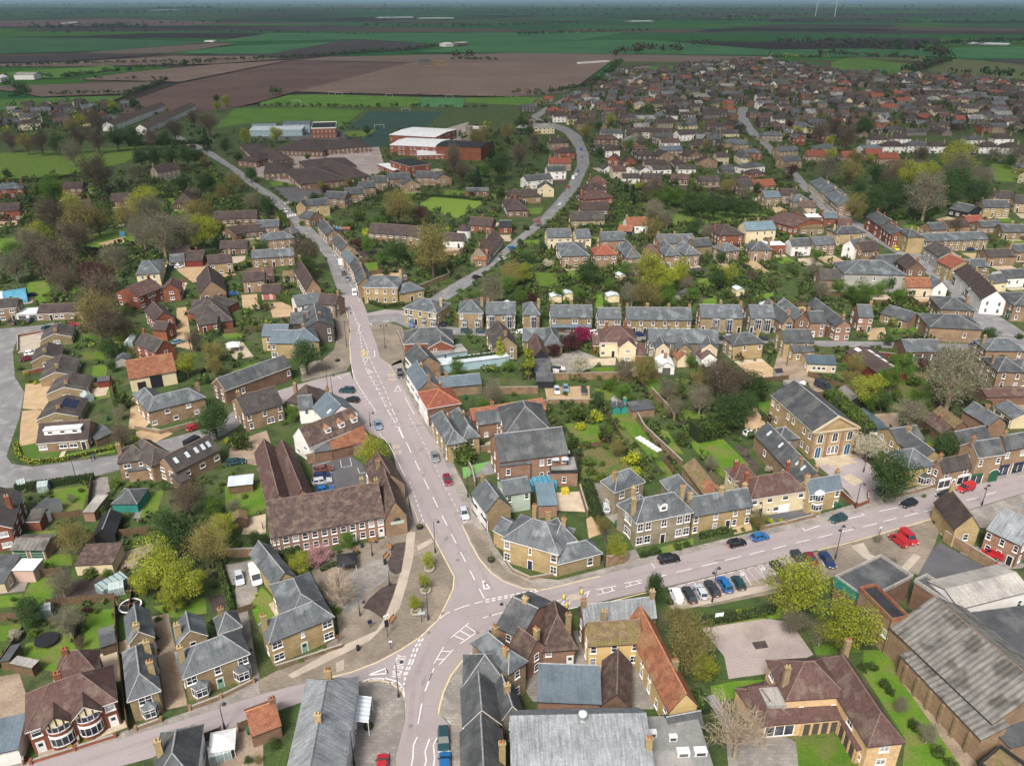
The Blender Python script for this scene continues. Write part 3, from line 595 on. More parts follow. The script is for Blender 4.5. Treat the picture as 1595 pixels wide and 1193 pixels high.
road('road',[(975,132),(1000,115),(990,107),(998,104),(1008,115),(1000,122),(985,134)],'asphalt',.03)
road('road',[(-60,514),(0,512),(68,506),(84,502),(86,515),(45,520),(28,524),(20,548),(23,587),(38,611),(30,651),(15,694),(10,711),(18,722),(50,727),(181,709),(241,689),(314,669),(352,651),(377,626),(402,619),(440,612),(445,625),(404,640),(365,668),(320,692),(284,700),(272,705),(181,733),(126,748),(0,761),(-80,765),(-80,600)],'asphalt',.023)
road('road',[(402,619),(440,606),(495,590),(545,579),(549,590),(548,603),(500,603),(468,613),(445,627),(420,632)],'road',.0262)
sheet('parking_bays',[(498,602),(545,600),(563,608),(586,641),(598,685),(578,676),(556,658),(536,644),(510,628)],'road',.0268)
def pave(pts,mat='paving',z=.13,name='pavement'):return sheet(name,pts,mat,z,thick=.15,side='kerb')
pave([(405,1081),(455,1068),(499,1057),(546,1044.5),(586,1029.5),(623,1010),(655,989),(680,965),(692,942),(704,917),(706,898),(692,872),(676,841),(661,816),(645,814),(633,778),(622,748),(612,720),(598,716),(612,770),(636,824),(600,838),(560,848),(505,862),(485,890),(500,920),(525,960),(528,990),(470,1030),(430,1045),(402,1060)])
sheet('path',[(634,828),(647,828),(643,872),(633.5,910),(622.7,946),(605.6,968),(576,997.5),(533,1019),(456,1056),(448,1051),(522,1010),(586,982),(600,960),(613,928),(622,896),(631,860)],'pavelt',.135)
sheet('path',[(649,850),(672,838),(675,844),(652,857)],'pavelt',.138);sheet('path',[(523,1032),(536,1026),(536,1043),(524,1047)],'pavelt',.138)
sheet('flower_bed',[(631.7,843.7),(629.8,861),(625,891),(616.6,894.6),(607,889),(603.4,876),(610,862.6),(607,851),(615,846)],'soil',.16)
sheet('flower_bed',[(618.5,908),(611,930),(603,950),(595,962.5),(584.5,955),(575,949),(564.7,946.5),(575,932),(592,917),(607,909)],'soil',.16)
sheet('path',[(545,893),(580,872),(603,868),(607,892),(600,905),(570,925),(558,945),(545,960),(532,950),(528,910)],'pavegrey',.136)
pave([(703,740),(711,764),(724,789),(738,812),(720,816),(733,844),(748,870),(767,891),(786,904),(815,914.4),(843,917),(859,913.5),(915,900),(1000,879.5),(1070,862),(1140,845.6),(1170,838.6),(1243,821),(1289,811),(1336,798),(1400,780),(1461,766),(1517,755),(1600,737),(1600,720),(1520,738),(1450,752),(1400,766),(1330,785),(1262,805),(1180,827),(1080,851),(1000,869),(945,884),(870,903),(830,899),(795,882),(770,850),(757,815),(745,797),(730,768),(716,742),(706,722),(690,692),(672,655),(652,618),(633,585),(625,560),(612,566),(609,570),(621,593),(639,621),(656.5,656),(677,686),(690,712)],'pavegrey')
pave([(722,818),(735,815),(757,832),(768,862),(790,890),(830,908),(843,915),(815,912),(787,902),(768,889),(749,868),(735,842)],'paving',.136)
pave([(622,1240),(615,1180),(630,1120),(631,1092),(624,1076),(608,1065),(590,1060.5),(560,1064),(522,1075),(522,1240)],'pavegrey')
pave([(737,1017),(720,1031),(704,1052),(692,1078),(686,1100),(685,1112),(703,1125),(703,1250),(726,1250),(726,1030)],'pavegrey')
pave([(525,470),(536,485),(541,493),(545,515),(543,535),(546,566),(540,577),(495,588),(470,594),(468,586),(500,562),(520,545),(526,520),(520,490)])
pave([(577,508),(590,504),(606,503),(625,508),(634,525),(634,548),(628,564),(609,570),(592,556),(586,535)])
pave([(0,1204),(100,1174),(213,1142),(300,1116),(340,1102),(405,1081),(402,1060),(385,1066),(340,1091),(255,1121),(200,1136),(60,1180),(0,1196)],'pavegrey')
sheet('pavement',[(1290,853),(1374,831),(1451,809),(1465,822),(1455,850),(1430,895),(1395,885),(1340,880),(1300,898),(1225,920),(1100,945),(1050,945),(1040,938),(1150,917),(1228,900),(1276,882)],'paving',.032)
sheet('path',[(1325,850),(1345,845),(1355,862),(1400,885),(1392,893),(1345,868)],'pavelt',.036);sheet('path',[(1399,888),(1424,862),(1434,867),(1412,892)],'pavelt',.036)
sheet('pavement',[(1463,830),(1490,812),(1488,836),(1472,840)],'pavelt',.034)
pave([(1040,938),(1225,905),(1228,912),(1050,952)],'pavelt',.10)
sheet('parking_bays',[(545,601),(551,588),(563,608),(586,641),(575,656),(560,661),(545,642)],'road',.0285)
sheet('parking_bays',[(1040,914),(1228,869),(1278,858),(1292,855),(1280,884),(1232,898),(1150,918),(1046,940)],'paving',.029);sheet('parking_bays',[(1052,912),(1228,870),(1240,886),(1066,932)],'road',.031)
# worn patches, trench repairs and seams in the tarmac
M('patch',(.25,.228,.23),(.22,.2,.2),ns=.5,fine=.12,fs=4,orand=.12);M('seam',(.2,.18,.18),fine=.1)
SEAM = MB()
pave([(1451,809),(1508,795),(1600,767),(1640,790),(1592,850),(1540,822),(1490,818),(1468,824)],'pavegrey',.1)
sheet('paved_yard',[(588,768),(634,752),(640,832),(600,840)],'pavegrey',.02);sheet('paved_yard',[(1262,690),(1342,672),(1346,712),(1272,726)],'slabs',.019);sheet('paved_yard',[(835,990),(950,975),(1000,1000),(1018,1104),(936,1104),(830,1092),(800,1050)],'pavegrey',.018)
# ------------------------------------------------------------------ painted markings
WHT = MB();YEL = MB()
def line(b,pts,wd,z=.034,dash=None):
    w_ = [P(p[0],p[1],z) for p in pts]
    for i in range(len(w_)-1):
        a,c = w_[i],w_[i+1];L = (c-a).length;d = (c-a)/L;n = Vector((-d.y,d.x,0))*wd/2
        segs = [(0,L)] if not dash else [(t,min(t+dash[0],L)) for t in np.arange(0,L,dash[0]+dash[1])]
        for t0,t1 in segs:
            p,q = a+d*t0,a+d*t1;b.poly([p-n,q-n,q+n,p+n])
def polyp(b,pts,z=.034):
    q = [P(p[0],p[1],z) for p in pts];a = sum(q[i].x*q[(i+1)%len(q)].y-q[(i+1)%len(q)].x*q[i].y for i in range(len(q)))
    b.poly(q if a>0 else q[::-1])
for pts in ([(668,640),(690,690),(722,752)],[(560,520),(575,560),(600,610),(640,680)],[(703,990),(680,1030),(660,1080),(650,1140)],[(820,955),(960,920),(1120,880),(1300,838),(1480,795)],[(860,930),(1000,895),(1160,858)],[(745,880),(765,915),(775,940)],[(700,1000),(730,960),(800,948)],[(740,960),(735,990)],[(150,1180),(280,1135),(420,1085),(520,1060)],[(200,1175),(330,1130)],[(700,800),(712,826),(740,880)],[(630,700),(665,695)],[(655,1100),(690,1098)],[(720,955),(770,990)],[(690,900),(735,895)],[(640,655),(652,652)],[(395,1085),(400,1100)],[(1240,823),(1256,852)],[(1050,868),(1060,905)]):line(SEAM,pts,.07,.0325)
struct(SEAM.build('road_seam',['seam']));TRK = MB();M('tyre_track',(.255,.225,.23),(.278,.246,.252),ns=.3,fine=.1,fs=3,orand=0)
for pts in ([(640,690),(668,745),(700,820),(728,880),(748,925)],[(652,687),(685,745),(716,815),(742,870),(765,918)],[(612,690),(640,750),(672,812),(695,868),(715,915)],[(560,500),(572,560),(600,615),(640,690)],[(690,1010),(668,1050),(656,1090),(650,1193)],[(672,1000),(650,1045),(642,1090),(636,1193)],[(730,985),(800,958),(900,930),(1060,893),(1240,848),(1420,806),(1595,760)],[(780,950),(860,928),(1000,893),(1160,855),(1300,822),(1460,783),(1595,748)],[(100,1195),(240,1150),(400,1098),(520,1062),(590,1040)]):line(TRK,pts,.9,.0305)
struct(TRK.build('tyre_track',['tyre_track']))
for x,y,a,b in ((720,860,9,4),(735,1000,7,5),(660,1060,4,9),(655,700,5,4),(648,663,12,2),(880,925,12,2.5),(1120,872,10,2),(1380,812,9,2),(340,1118,10,4),(250,1160,12,3),(695,838,4,5),(600,590,4,5),(760,918,3,2),(945,915,3,1.5),(790,945,4,2),(612,660,5,3),(710,800,3,4),(1300,845,4,1.5),(1205,855,3,1.5)):sheet('road_patch',[(x-a,y+b*.3),(x+a*.7,y-b),(x+a,y+b*.2),(x-a*.6,y+b)],'patch',.0315)
DISC = MB()
for x,y in ((713,872),(756,908),(690,955),(668,985),(744,985),(905,915),(1130,848),(1228,818),(1420,796),(640,1130),(300,1130),(660,740),(620,640),(1330,822),(980,885)):DISC.lathe(P(x,y,.03),[(.4,0),(.4,.006)],10)
struct(DISC.build('drain_cover',['seam']))
# high street, centre line (west -> junction)
for s in ([(547,477),(549,482)],[(550,485),(552,492)],[(553,495),(555,500)]):line(WHT,s,.16)
for i in range(9):  # centre dashes from the hatched strip to the junction
    x0,y0 = 633,689;t0,t1 = i/8.6,(i+.55)/8.6
    f = lambda t:(633+(755-633)*(t**1.03),689+(933-689)*t)
    line(WHT,[f(t0),f(t1)],.16)
line(WHT,[(563,550),(572,578),(590,610),(606,643),(618,661)],.13,dash=(2.4,1.4));line(WHT,[(572,548),(584,576),(600,608),(612,640),(622,661)],.13,dash=(2.4,1.4))
for i in range(15):
    t = i/14;a = (570+50*t,577+92*t);c = (583+38*t,575+90*t);line(WHT,[(a[0],a[1]+3),(c[0],c[1]+5)],.14)
line(WHT,[(621,665),(628,682)],.3);line(WHT,[(556,502),(560,517),(564,545)],.13,dash=(2,1));line(WHT,[(561,517),(569,535),(575,549)],.13,dash=(2,1))
line(WHT,[(558,516),(561,505),(557,503)],.2);line(WHT,[(556,519),(563,517)],.2);line(WHT,[(564,558),(574,557)],.16);line(WHT,[(574,556),(570,565),(564,562)],.13)
line(WHT,[(583,546),(584,555),(581,557)],.2);line(WHT,[(574,575),(577,581),(580,577)],.18)
line(WHT,[(620,600),(614,610),(624,609),(621,601)],.16)
line(WHT,[(544,548),(546,561),(550,585),(563,608),(586,641)],.14,dash=(3,.6));line(WHT,[(547,568),(552,587)],.14,dash=(.6,.3));line(WHT,[(532,590),(526,587)],.25);line(WHT,[(516,590),(545,582)],.12)
line(WHT,[(631,619),(645,645)],.13);line(WHT,[(636,645),(660,690),(690,752),(722,812)],.10,dash=(1.0,1.2));line(WHT,[(590,674),(606,692),(631,742)],.12);line(WHT,[(638,750),(660,813)],.12,dash=(1,.9))
line(WHT,[(722,815),(731,808)],.12)
for i in range(9):line(WHT,[(552+i*4,610+i*5.0),(565+i*3.2,607+i*5)],.1,dash=(.5,.5))
# yellow lines
line(YEL,[(663,815),(677,840),(693.5,871),(707.5,898),(705.5,917),(693.5,943),(681.5,966),(656,991),(624,1011.5),(587,1031.5),(547,1046.5),(500,1058)],.22)
line(YEL,[(720,817),(732,844),(747,871),(766,892.5),(785,905.5),(814,916),(843,918.5),(859,915.5),(915,901.5),(935,897)],.22)
line(YEL,[(735,1016),(718,1031),(702,1052),(690.5,1078),(684.5,1100),(683,1112)],.25);line(YEL,[(621,1140),(631.5,1098),(625.5,1075),(609,1063.5),(590,1059),(560,1062),(541,1068)],.25)
line(YEL,[(1274,857),(1330,843),(1400,823),(1452,808)],.22);line(YEL,[(530,462),(542,494),(546,515),(544,535),(547,563)],.2);line(YEL,[(587,535),(593,556),(609,571),(620,590)],.2);line(YEL,[(640,780),(652,812)],.15)
line(YEL,[(905,948),(1000,924),(1030,918)],.22)
# junction
line(WHT,[(756,934),(848,916)],.22,.034,(.75,.45));line(WHT,[(756,937.5),(840,920)],.22,.034,(.75,.45));line(WHT,[(752,936),(720,945),(695,955),(672,973),(655,990)],.16,dash=(1.6,.9))
line(WHT,[(654,995),(645,1010),(638,1030),(628,1054)],.24,dash=(.7,.45));line(WHT,[(659,994),(650,1010),(643,1030),(631,1054),(629,1066)],.24,dash=(.7,.45))
for a in ([(752,902),(754,917),(763,916),(752,902)],):line(WHT,a,.28)
line(WHT,[(573,1051),(602,1040),(604,1048),(573,1051)],.22);polyp(WHT,[(600,1041),(604,1040),(605,1048),(601,1049)])
line(WHT,[(558,1063),(575,1057),(600,1056),(618,1060),(628,1070),(630,1085)],.2)
for q in ([(570,1062),(578,1057)],[(592,1061),(599,1056)],[(606,1064),(617,1060)],[(620,1072),(628,1069)]):line(WHT,q,.18)
def hatch(a,b,c,d,n):
    line(WHT,[a,b],.14);line(WHT,[d,c],.14)
    for i in range(n):
        t = (i+.5)/n;line(WHT,[(a[0]+(b[0]-a[0])*t,a[1]+(b[1]-a[1])*t),(d[0]+(c[0]-d[0])*min(1,t+.12),d[1]+(c[1]-d[1])*min(1,t+.12))],.16)
hatch((702,993),(730,970),(743,984),(717,1002),3);hatch((676,1033),(691,1007),(706,1011),(684,1035),2);line(WHT,[(673,1047),(668,1060),(662,1076)],.2);line(WHT,[(676,1040),(668,1060)],.16);line(WHT,[(657,1095),(651,1127)],.16)
hatch((838,944),(858,935),(862,945),(843,950),2);hatch((866,935),(895,930),(888,940),(852,946),3);line(WHT,[(898,931),(918,920),(914,929)],.16)
hatch((929,918),(960,912),(958,919),(930,926),2);hatch((972,908),(999,903),(1000,907),(974,914),2);line(WHT,[(1010,902),(1038,895)],.2)
for x0,x1,y0,y1 in ((1053,1078,891,885),(1092,1118,881.5,875.5),(1129,1154,872.5,866),(1167,1191,863.5,857),(1203,1225,855,849),(1239,1262,845.5,840),(1273,1297,837.5,831.5),(1310,1331,828.5,823.5),(1344,1366,820,815),(1376,1397,812,806.5),(1409,1430,804,798.5),(1440,1460,796.5,791.5),(1472,1486,788,784.5),(1505,1525,779,774),(1536,1552,770.5,766)):
    line(WHT,[(x0,y0),(x1,y1)],.14)
for s in ([(763,977),(798,966)],[(798,966),(822,957)],[(795,962),(830,952)],[(753,962),(765,957),(759,960)],[(766,958),(788,952)],[(880,949),(900,945)],[(1254,826),(1278,818)],[(1320,808),(1345,802)],[(1370,796),(1398,790)],[(1100,853),(1130,846)],[(1250,821.5),(1254,827)],[(1014,877),(1020,884)],[(1342,799),(1347,803)]):line(WHT,s,.15)
line(WHT,[(1466,805),(1508,794)],.12,dash=(1,.6));line(WHT,[(1056,912),(1228,869)],.1,dash=(1.4,.8))
for x in (1062,1082,1101,1119,1139,1158):line(WHT,[(x,912-(x-1062)*.23),(x+12,933-(x-1062)*.23)],.12)
for x in (1183,1198,1200,1228,1254,1275):line(WHT,[(x,883-(x-1183)*.22),(x+9,901-(x-1183)*.22)],.1)
line(YEL,[(1164,886),(1184,910)],.09);line(YEL,[(1176,884),(1196,907)],.09)
for x,y in ((1156,892),(1189,884)):line(WHT,[(x-2,y-3),(x,y),(x+3,y),(x+1,y+3)],.16);line(WHT,[(x-2,y),(x-2,y+3),(x+2,y+4)],.16)
line(WHT,[(669,1150),(662,1170),(664,1185),(661,1193)],.16);line(WHT,[(681,1148),(675,1160),(677,1180),(675,1193)],.16);line(WHT,[(617,1145),(616,1165),(607,1185),(607,1200)],.16);line(WHT,[(650,1147),(644,1160),(643,1180),(640,1195)],.16)
line(WHT,[(687,1110),(703,1128)],.12);line(WHT,[(409,1076),(446,1065)],.1);line(WHT,[(487,726),(515,718)],.1)
for i in range(4):line(WHT,[(492,731+i*10),(517,726+i*10)],.1)
line(WHT,[(530,716),(532,728),(548,725),(545,713)],.1);line(WHT,[(557,729),(560,737),(573,735)],.1)
for a in (((515,385),(560,470)),):line(WHT,[a[0],a[1]],.14,dash=(3,3))
for i in range(7):polyp(WHT,[(446+i*4,335-i*.6),(448.5+i*4,334.6-i*.6),(450+i*4,338-i*.6),(447.5+i*4,338.4-i*.6)],.03)
line(WHT,[(395,285),(440,322)],.12,.03,(3,3));line(WHT,[(460,345),(505,395)],.12,.03,(3,3));line(WHT,[(1287,326),(1342,356),(1400,386),(1460,426),(1500,460),(1530,490)],.12,.03,(3,4))
line(WHT,[(596,500),(606,499),(600,502)],.16);line(WHT,[(577,503),(581,512)],.16);line(WHT,[(600,496),(650,492)],.1,.034,(2,2))
# writing on the road
def road_text(txt,a,c,h,name,mat):
    """letters painted on the ground, baseline from pixel a to pixel c, letters h metres long"""
    p,q = P(*a,.036),P(*c,.036);d = q-p;cu = bpy.data.curves.new(name,'FONT');cu.body = txt;cu.size = 1
    o = bpy.data.objects.new(name,cu);OBJ.link(o);bpy.context.view_layer.update()
    me = bpy.data.meshes.new_from_object(o.evaluated_get(bpy.context.evaluated_depsgraph_get()));bpy.data.objects.remove(o)
    wd = max(v.co.x for v in me.vertices);ht = max(v.co.y for v in me.vertices);s = d.length/wd;u = d.normalized();n = Vector((-u.y,u.x,0))
    for v in me.vertices:v.co = p+u*(v.co.x*s)+n*(v.co.y/ht*h)
    me.materials.clear();me.materials.append(MATS[mat]);o = bpy.data.objects.new(name,me);OBJ.link(o);return struct(o)
road_text('BUS',(612.5,698),(622.5,697),1.6,'road_marking','ypaint');road_text('STOP',(614,709),(627,706),1.6,'road_marking','ypaint')
road_text('BUS',(603,585),(613,586),1.4,'road_marking','ypaint');road_text('STOP',(604,593),(616,593),1.4,'road_marking','ypaint')
road_text('NO ENTRY',(624,1055),(633,1020),1.6,'road_marking','paint')
struct(WHT.build('road_marking',['paint']));struct(YEL.build('road_marking',['ypaint']))
# ------------------------------------------------------------------ buildings, nearest first
M('ylight',(.5,.42,.16),(.42,.36,.14),ns=.5,fine=.1)
def front_render(c,mat='white',bi=0):
    B = c['blocks'][bi];b = MB();b.box(.02,-.045,.0,B['L']-.02,-.004,B['h']-.1,0,B['T']);b.build('rendered_front',[mat],c['th'])
def bow_gable(c,u,mat):
    """little gable with half timbering over a two storey bow"""
    B = c['blocks'][0];T = B['T'];x = B['L']*u;w_ = 2.1;z = B['h']-.1;ap = z+1.9;s = B['rise']/(B['D']/2);yb = (ap-B['h'])/s
    R = MB()
    for sg in (-1,1):
        q = [T(x+sg*w_,-1.45,z-.1),T(x+sg*w_,.3,z-.1),T(x,yb,ap),T(x,-1.45,ap)]
        lo = [(p[0],p[1],p[2]-.14) for p in q];R.poly(q if sg>0 else q[::-1],0);R.poly((lo if sg<0 else lo[::-1]),1)
        R.poly([lo[0],q[0],q[3],lo[3]] if sg<0 else [lo[3],q[3],q[0],lo[0]],1)
    o = R.build('gablet',['redbrown',mat],c['th']);g = MB()
    g.poly([T(x-w_+.2,-1.2,z-.1),T(x+w_-.2,-1.2,z-.1),T(x,-1.2,ap-.25)],0)
    for k in (-.9,0,.9):g.box(x+k-.08,-1.28,z-.1,x+k+.08,-1.21,ap-.25-abs(k)*.9,1,T)
    g.build('gable_wall',['cream','blackwood'],o)
def canopy(c):
    B = c['blocks'][0];T = B['T'];L,D = B['L'],B['D'];b = MB();y0,y1 = D*.72,D*.93;b.poly([T(L+.05,y0,3.4),T(L+2.2,y0,2.9),T(L+2.2,y1,2.9),T(L+.05,y1,3.4)]);o = b.build('canopy',['paleroof'],c['th']);k = MB()
    for i in range(7):y = y0+(y1-y0)*i/6;k.beam(T(L,y,3.45),T(L+2.25,y,2.93),.05)
    for y in (y0,y1):k.beam(T(L+2.15,y,0),T(L+2.15,y,2.9),.06)
    k.build('canopy_frame',['trimw'],o)
def solar(c):
    B = c['blocks'][0];T = B['T']
    for i in range(4):
        for j in range(2):
            x,y = B['L']*(.6+j*.18),B['D']*(.42+i*.11);b = MB();cs = [(x-.7,y-.55),(x+.7,y-.55),(x+.7,y+.55),(x-.7,y+.55)]
            b.mesh8([T(a,d,B['roofz'](a,d)) for a,d in cs]+[T(a,d,B['roofz'](a,d)+.12) for a,d in cs]);b.build('solar_panel',['solar'],c['th'])
def barn_doors(c):
    B = c['blocks'][0]
    for x0,x1,z in ((.14,.32,2.6),(.42,.68,3.7)):
        b = MB();b.box(B['L']*x0,-.05,.02,B['L']*x1,.05,z,0,B['T']);b.build('door',['dblack'],c['th'])
def verandah(c):
    B = c['blocks'][0];b = MB();b.poly([B['T'](.3,-1.6,2.3),B['T'](B['L']-.3,-1.6,2.3),B['T'](B['L']-.3,-.02,2.9),B['T'](.3,-.02,2.9)],0)
    for i in range(7):x = .4+(B['L']-.8)*i/6;b.beam(B['T'](x,-1.5,0),B['T'](x,-1.5,2.3),.06)
    b.build('verandah',['slateb'],c['th'])
def gable_sign(c):
    B = c['blocks'][4];T = B['T'];b = MB();x = B['L']*.55
    b.box(x-1.4,-.1,3.0,x+1.4,-.03,3.7,0,T);o = b.build('sign_board',['mint'],c['th'])
    w = MB();w.poly([T(x+.75*math.cos(a),-.06,3.75+.8*math.sin(a)) for a in np.linspace(0,math.pi,9)][::-1],0);w.build('arched_window',['glass'],o)
def orange_patch(c):
    B = c['blocks'][0];T = B['T'];b = MB();q = [(B['L']*.62,.4),(B['L']*.93,.4),(B['L']*.93,B['D']*.58),(B['L']*.62,B['D']*.58)]
    b.poly([T(x,y,B['roofz'](x,y)+.05) for x,y in q]);b.build('orange_tiles',['orange'],c['th'])
def chapel_front(c):
    B = c['blocks'][0];T = B['T'];L = B['L']
    def arch(u,z0,z1,wd,mat,nm):
        b = MB();x = L*u;t = .13;n = 10
        b.box(x-wd/2,-.06,z0,x+wd/2,.04,z1,0,T);q = [T(x+wd/2*math.cos(a),-.055,z1+wd/2*math.sin(a)) for a in np.linspace(0,math.pi,n)];b.poly(q[::-1],0)
        o = b.build(nm,[mat],c['th']);f = MB()
        for i in range(n-1):
            a0,a1 = math.pi*i/(n-1),math.pi*(i+1)/(n-1);g = lambda r,a:T(x+r*math.cos(a),-.12,z1+r*math.sin(a))
            f.poly([g(wd/2,a0),g(wd/2,a1),g(wd/2+t,a1),g(wd/2+t,a0)])
        for s in (-1,1):f.box(min(x+s*wd/2,x+s*(wd/2+t)),-.12,z0,max(x+s*wd/2,x+s*(wd/2+t)),.02,z1,0,T)
        f.box(x-wd/2-t,-.16,z0-.2,x+wd/2+t,.02,z0-.01,0,T);f.box(x-.025,-.1,z0,x+.025,-.03,z1+wd/2,0,T);f.build('frame',['trimw'],o)
    for u in (.17,.5,.83):arch(u,4.2,6.0,1.3,'glass','window')
    arch(.17,.05,2.4,1.4,'dblue','door');arch(.83,.05,2.4,1.4,'dblue','door')
    for u in (.415,.5,.585):arch(u,.9,2.6,.72,'glass','window')
    b = MB()
    for u in (.02,.335,.665,.98):b.box(L*u-.35,-.14,0,L*u+.35,.02,7.3,0,T)
    b.build('pilasters',['pinkbrick'],c['th']);p = MB();ap = B['h']+B['rise']
    for s in (0,1):
        x0,x1 = (-.4,L/2) if s==0 else (L+.4,L/2);q = [(x0,B['h']-.1),(x1,ap+.3),(x1,ap-.25),(x0,B['h']-.65)]
        if s:q = q[::-1]
        p.poly([T(x,-.35,z) for x,z in q][::-1]);p.poly([T(x,.1,z) for x,z in q]);p.poly([T(q[0][0],-.35,q[0][1]),T(q[0][0],.1,q[0][1]),T(q[1][0],.1,q[1][1]),T(q[1][0],-.35,q[1][1])] if not s else [T(q[2][0],-.35,q[2][1]),T(q[2][0],.1,q[2][1]),T(q[3][0],.1,q[3][1]),T(q[3][0],-.35,q[3][1])][::-1])
    p.box(-.4,-.35,B['h']-.6,L+.4,.0,B['h']-.2,0,T);p.build('pediment',['paletan'],c['th'])
def roof_vent(c):
    B = c['blocks'][0];b = MB();x,y = B['L']*.53,B['D']*.74;b.lathe(B['T'](x,y,B['roofz'](x,y)-.3),[(.4,0),(.4,1.2),(.62,1.2),(.62,1.7),(.1,2.0)],14);b.build('roof_vent',['whiteroof'],c['th'],True)
def care_extras(c):
    B = c['blocks'][2];T = B['T'];b = MB();z = B['roofz']
    q = [(B['L']*.12,B['D']*.35),(B['L']*.36,B['D']*.35),(B['L']*.36,B['D']*.98),(B['L']*.12,B['D']*.98)]
    b.mesh8([T(x,y,z(x,y)-.02) for x,y in q]+[T(x,y,z(B['L']*.2,B['D']*.75)+.35) for x,y in q]);b.build('flat_roof',['sheetgrey'],c['th'])
    w = MB();w.box(.6,-.08,.5,5.2,.04,2.3,1,T);[w.box(.6+i*1.5,-.12,.4,.75+i*1.5,.05,2.4,0,T) for i in range(4)];w.box(.5,-.12,.3,5.3,.05,.42,0,T);w.build('window',['trimw','glass'],c['th'])
    for k,n in ((2,5),(3,4)):
        B = c['blocks'][k];T = B['T'];o = MB();x0 = 6.5 if k==2 else .3;o.box(x0,-.05,.05,B['L']-.2,.04,2.2,0,T);op = o.build('arcade_shade',['darkbrick'],c['th']);p = MB()  # dark panel stands in for the shaded recess behind the pillars
        for i in range(n):x = x0+(B['L']-.4-x0)*i/(n-1);p.box(x-.2,-.16,0,x+.2,-.055,2.5,0,T)
        p.build('pillars',['peach'],op)
def buttresses(c):
    B = c['blocks'][1];T = B['T'];b = MB()
    for i in range(6):x = B['L']*(.1+i*.16);b.box(x-.22,-.4,0,x+.22,-.01,3.8,0,T)
    b.build('buttresses',['buff'],c['th'])
def teal_fascia(c):
    B = c['blocks'][0];b = MB();b.box(-.2,-.24,B['h']-1.6,B['L']+.2,-.16,B['h']+.4,0,B['T']);b.build('fascia',['teal'],c['th'])
def ac_units(c):
    B = c['blocks'][0];T = B['T']
    for u,v,s in ((.55,.55,.9),(.85,.55,.9),(.1,.78,.7),(.45,.72,.6)):
        b = MB();x,y = B['L']*u,B['D']*v;b.box(x-s,y-s*.6,B['h']+.14,x+s,y+s*.6,B['h']+1.0,0,T);b.box(x-s*.7,y-s*.62,B['h']+.3,x+s*.7,y-s*.6-.02,B['h']+.85,1,T);b.build('air_conditioner',['whiteroof','felt'],c['th'])
H = house
# --- bottom left
H('red brick semi detached house with bow windows',[(41,1136,179,1088,174,1036,5.2,3.6,'xh'),(86,1054,147,1041,146,1013,4.9,2.6,'xh>')],'red','redbrown',f='w....w/d....d',r='w/.',k='',l='w/w',
 ch=[(0,.42,.62,1.2,'red'),(1,.3,.5,1.0,'red')],nick='bow windowed red semi',trim='trimw',door='dwhite',ws='c',bays=[(.33,3.2,1.1,2.9,5.0,None,True,0,.7),(.33,3.2,1.1,0,2.7,None,True,0,.8),(.66,3.2,1.1,2.9,5.0,None,True,0,.7),(.66,3.2,1.1,0,2.7,None,True,0,.8)],
 extra=lambda c:[bow_gable(c,.33,'blackwood'),bow_gable(c,.66,'trimw')])
H('long narrow buff cottage with one bay window',[(200,1088,247,1072,240,1000,5.0,2.2,'yh<'),(201,1002,238,990,231,948,4.4,1.9,'y')],'buff','slate',f='W/.',r='w.w/..w',ch=[(0,.88,.3,1.2,'yellow'),(0,.86,.75,1.2,'yellow'),(1,.45,.12,1.2,'yellow')],nick='long narrow cottage',trim='trimw',bays=[(.56,2.5,1.0,0,2.6,'slate')])
H('double fronted buff villa with two white bays',[(286,1053,386,1015,377,978,5.2,2.6,'xh'),(277,1002,321,988,314,960,4.9,2.0,'y'),(341,983,374,972,361,953,4.9,2.0,'yh>')],'buff','slate',f='W.w.W/..d..',l='w/w',ch=[(0,.05,.5,1.2,'yellow'),(1,.1,.3,1.1,'yellow'),(2,.3,.6)],nick='twin bay villa',door='dgreen',trim='trimw',bays=[(.2,2.7,1.1,0,2.6,'slate'),(.86,2.7,1.1,0,2.6,'slate')])
H('white fronted flat roofed workshop',[(-34,1178,27,1164,39,1117,3.2,.6,'m')],'white','slateb',nick='white flat roofed workshop',cat='workshop',name='workshop',auto=False)
H('dark slate house with white side wall',[(236,1225,302,1212,293,1132,5.0,2.6,'yh')],'white','slated',ch=[(0,.12,.5,1.3,'yellow')],nick='white sided slate house',trim='trimw')
H('long slate shop building with a glazed canopy',[(432,1270,524,1265,521,1056,5.6,3.4,'yh>')],'white','slatew',ch=[(0,.5,.9,1.5,'yellow'),(0,.49,.52,1.4,'yellow')],nick='glazed canopy slate shop',cat='shop',name='shop_building',trim='trimw',extra=lambda c:canopy(c))
H('orange pantiled outbuilding',[(392,1145,437,1128,423,1089,2.6,2.2,'x')],'brownbrick','orange',auto=False,nick='orange outbuilding',cat='outbuilding',name='outbuilding',ch=[(0,.92,.5,.8)])
H('yellow brick house with a green front door',[(420,998,518,958,506,931,5.4,2.4,'xh'),(449,972,511,950,474,893,5.3,2.5,'yh'),(429,912,461,898,415,851,3.9,2.0,'y')],'yellow','slate',f='W.n.W/W.d.W',r='',ch=[(0,.02,.6,1.2)],nick='green doored yellow house',door='dgreen',trim='trimk')
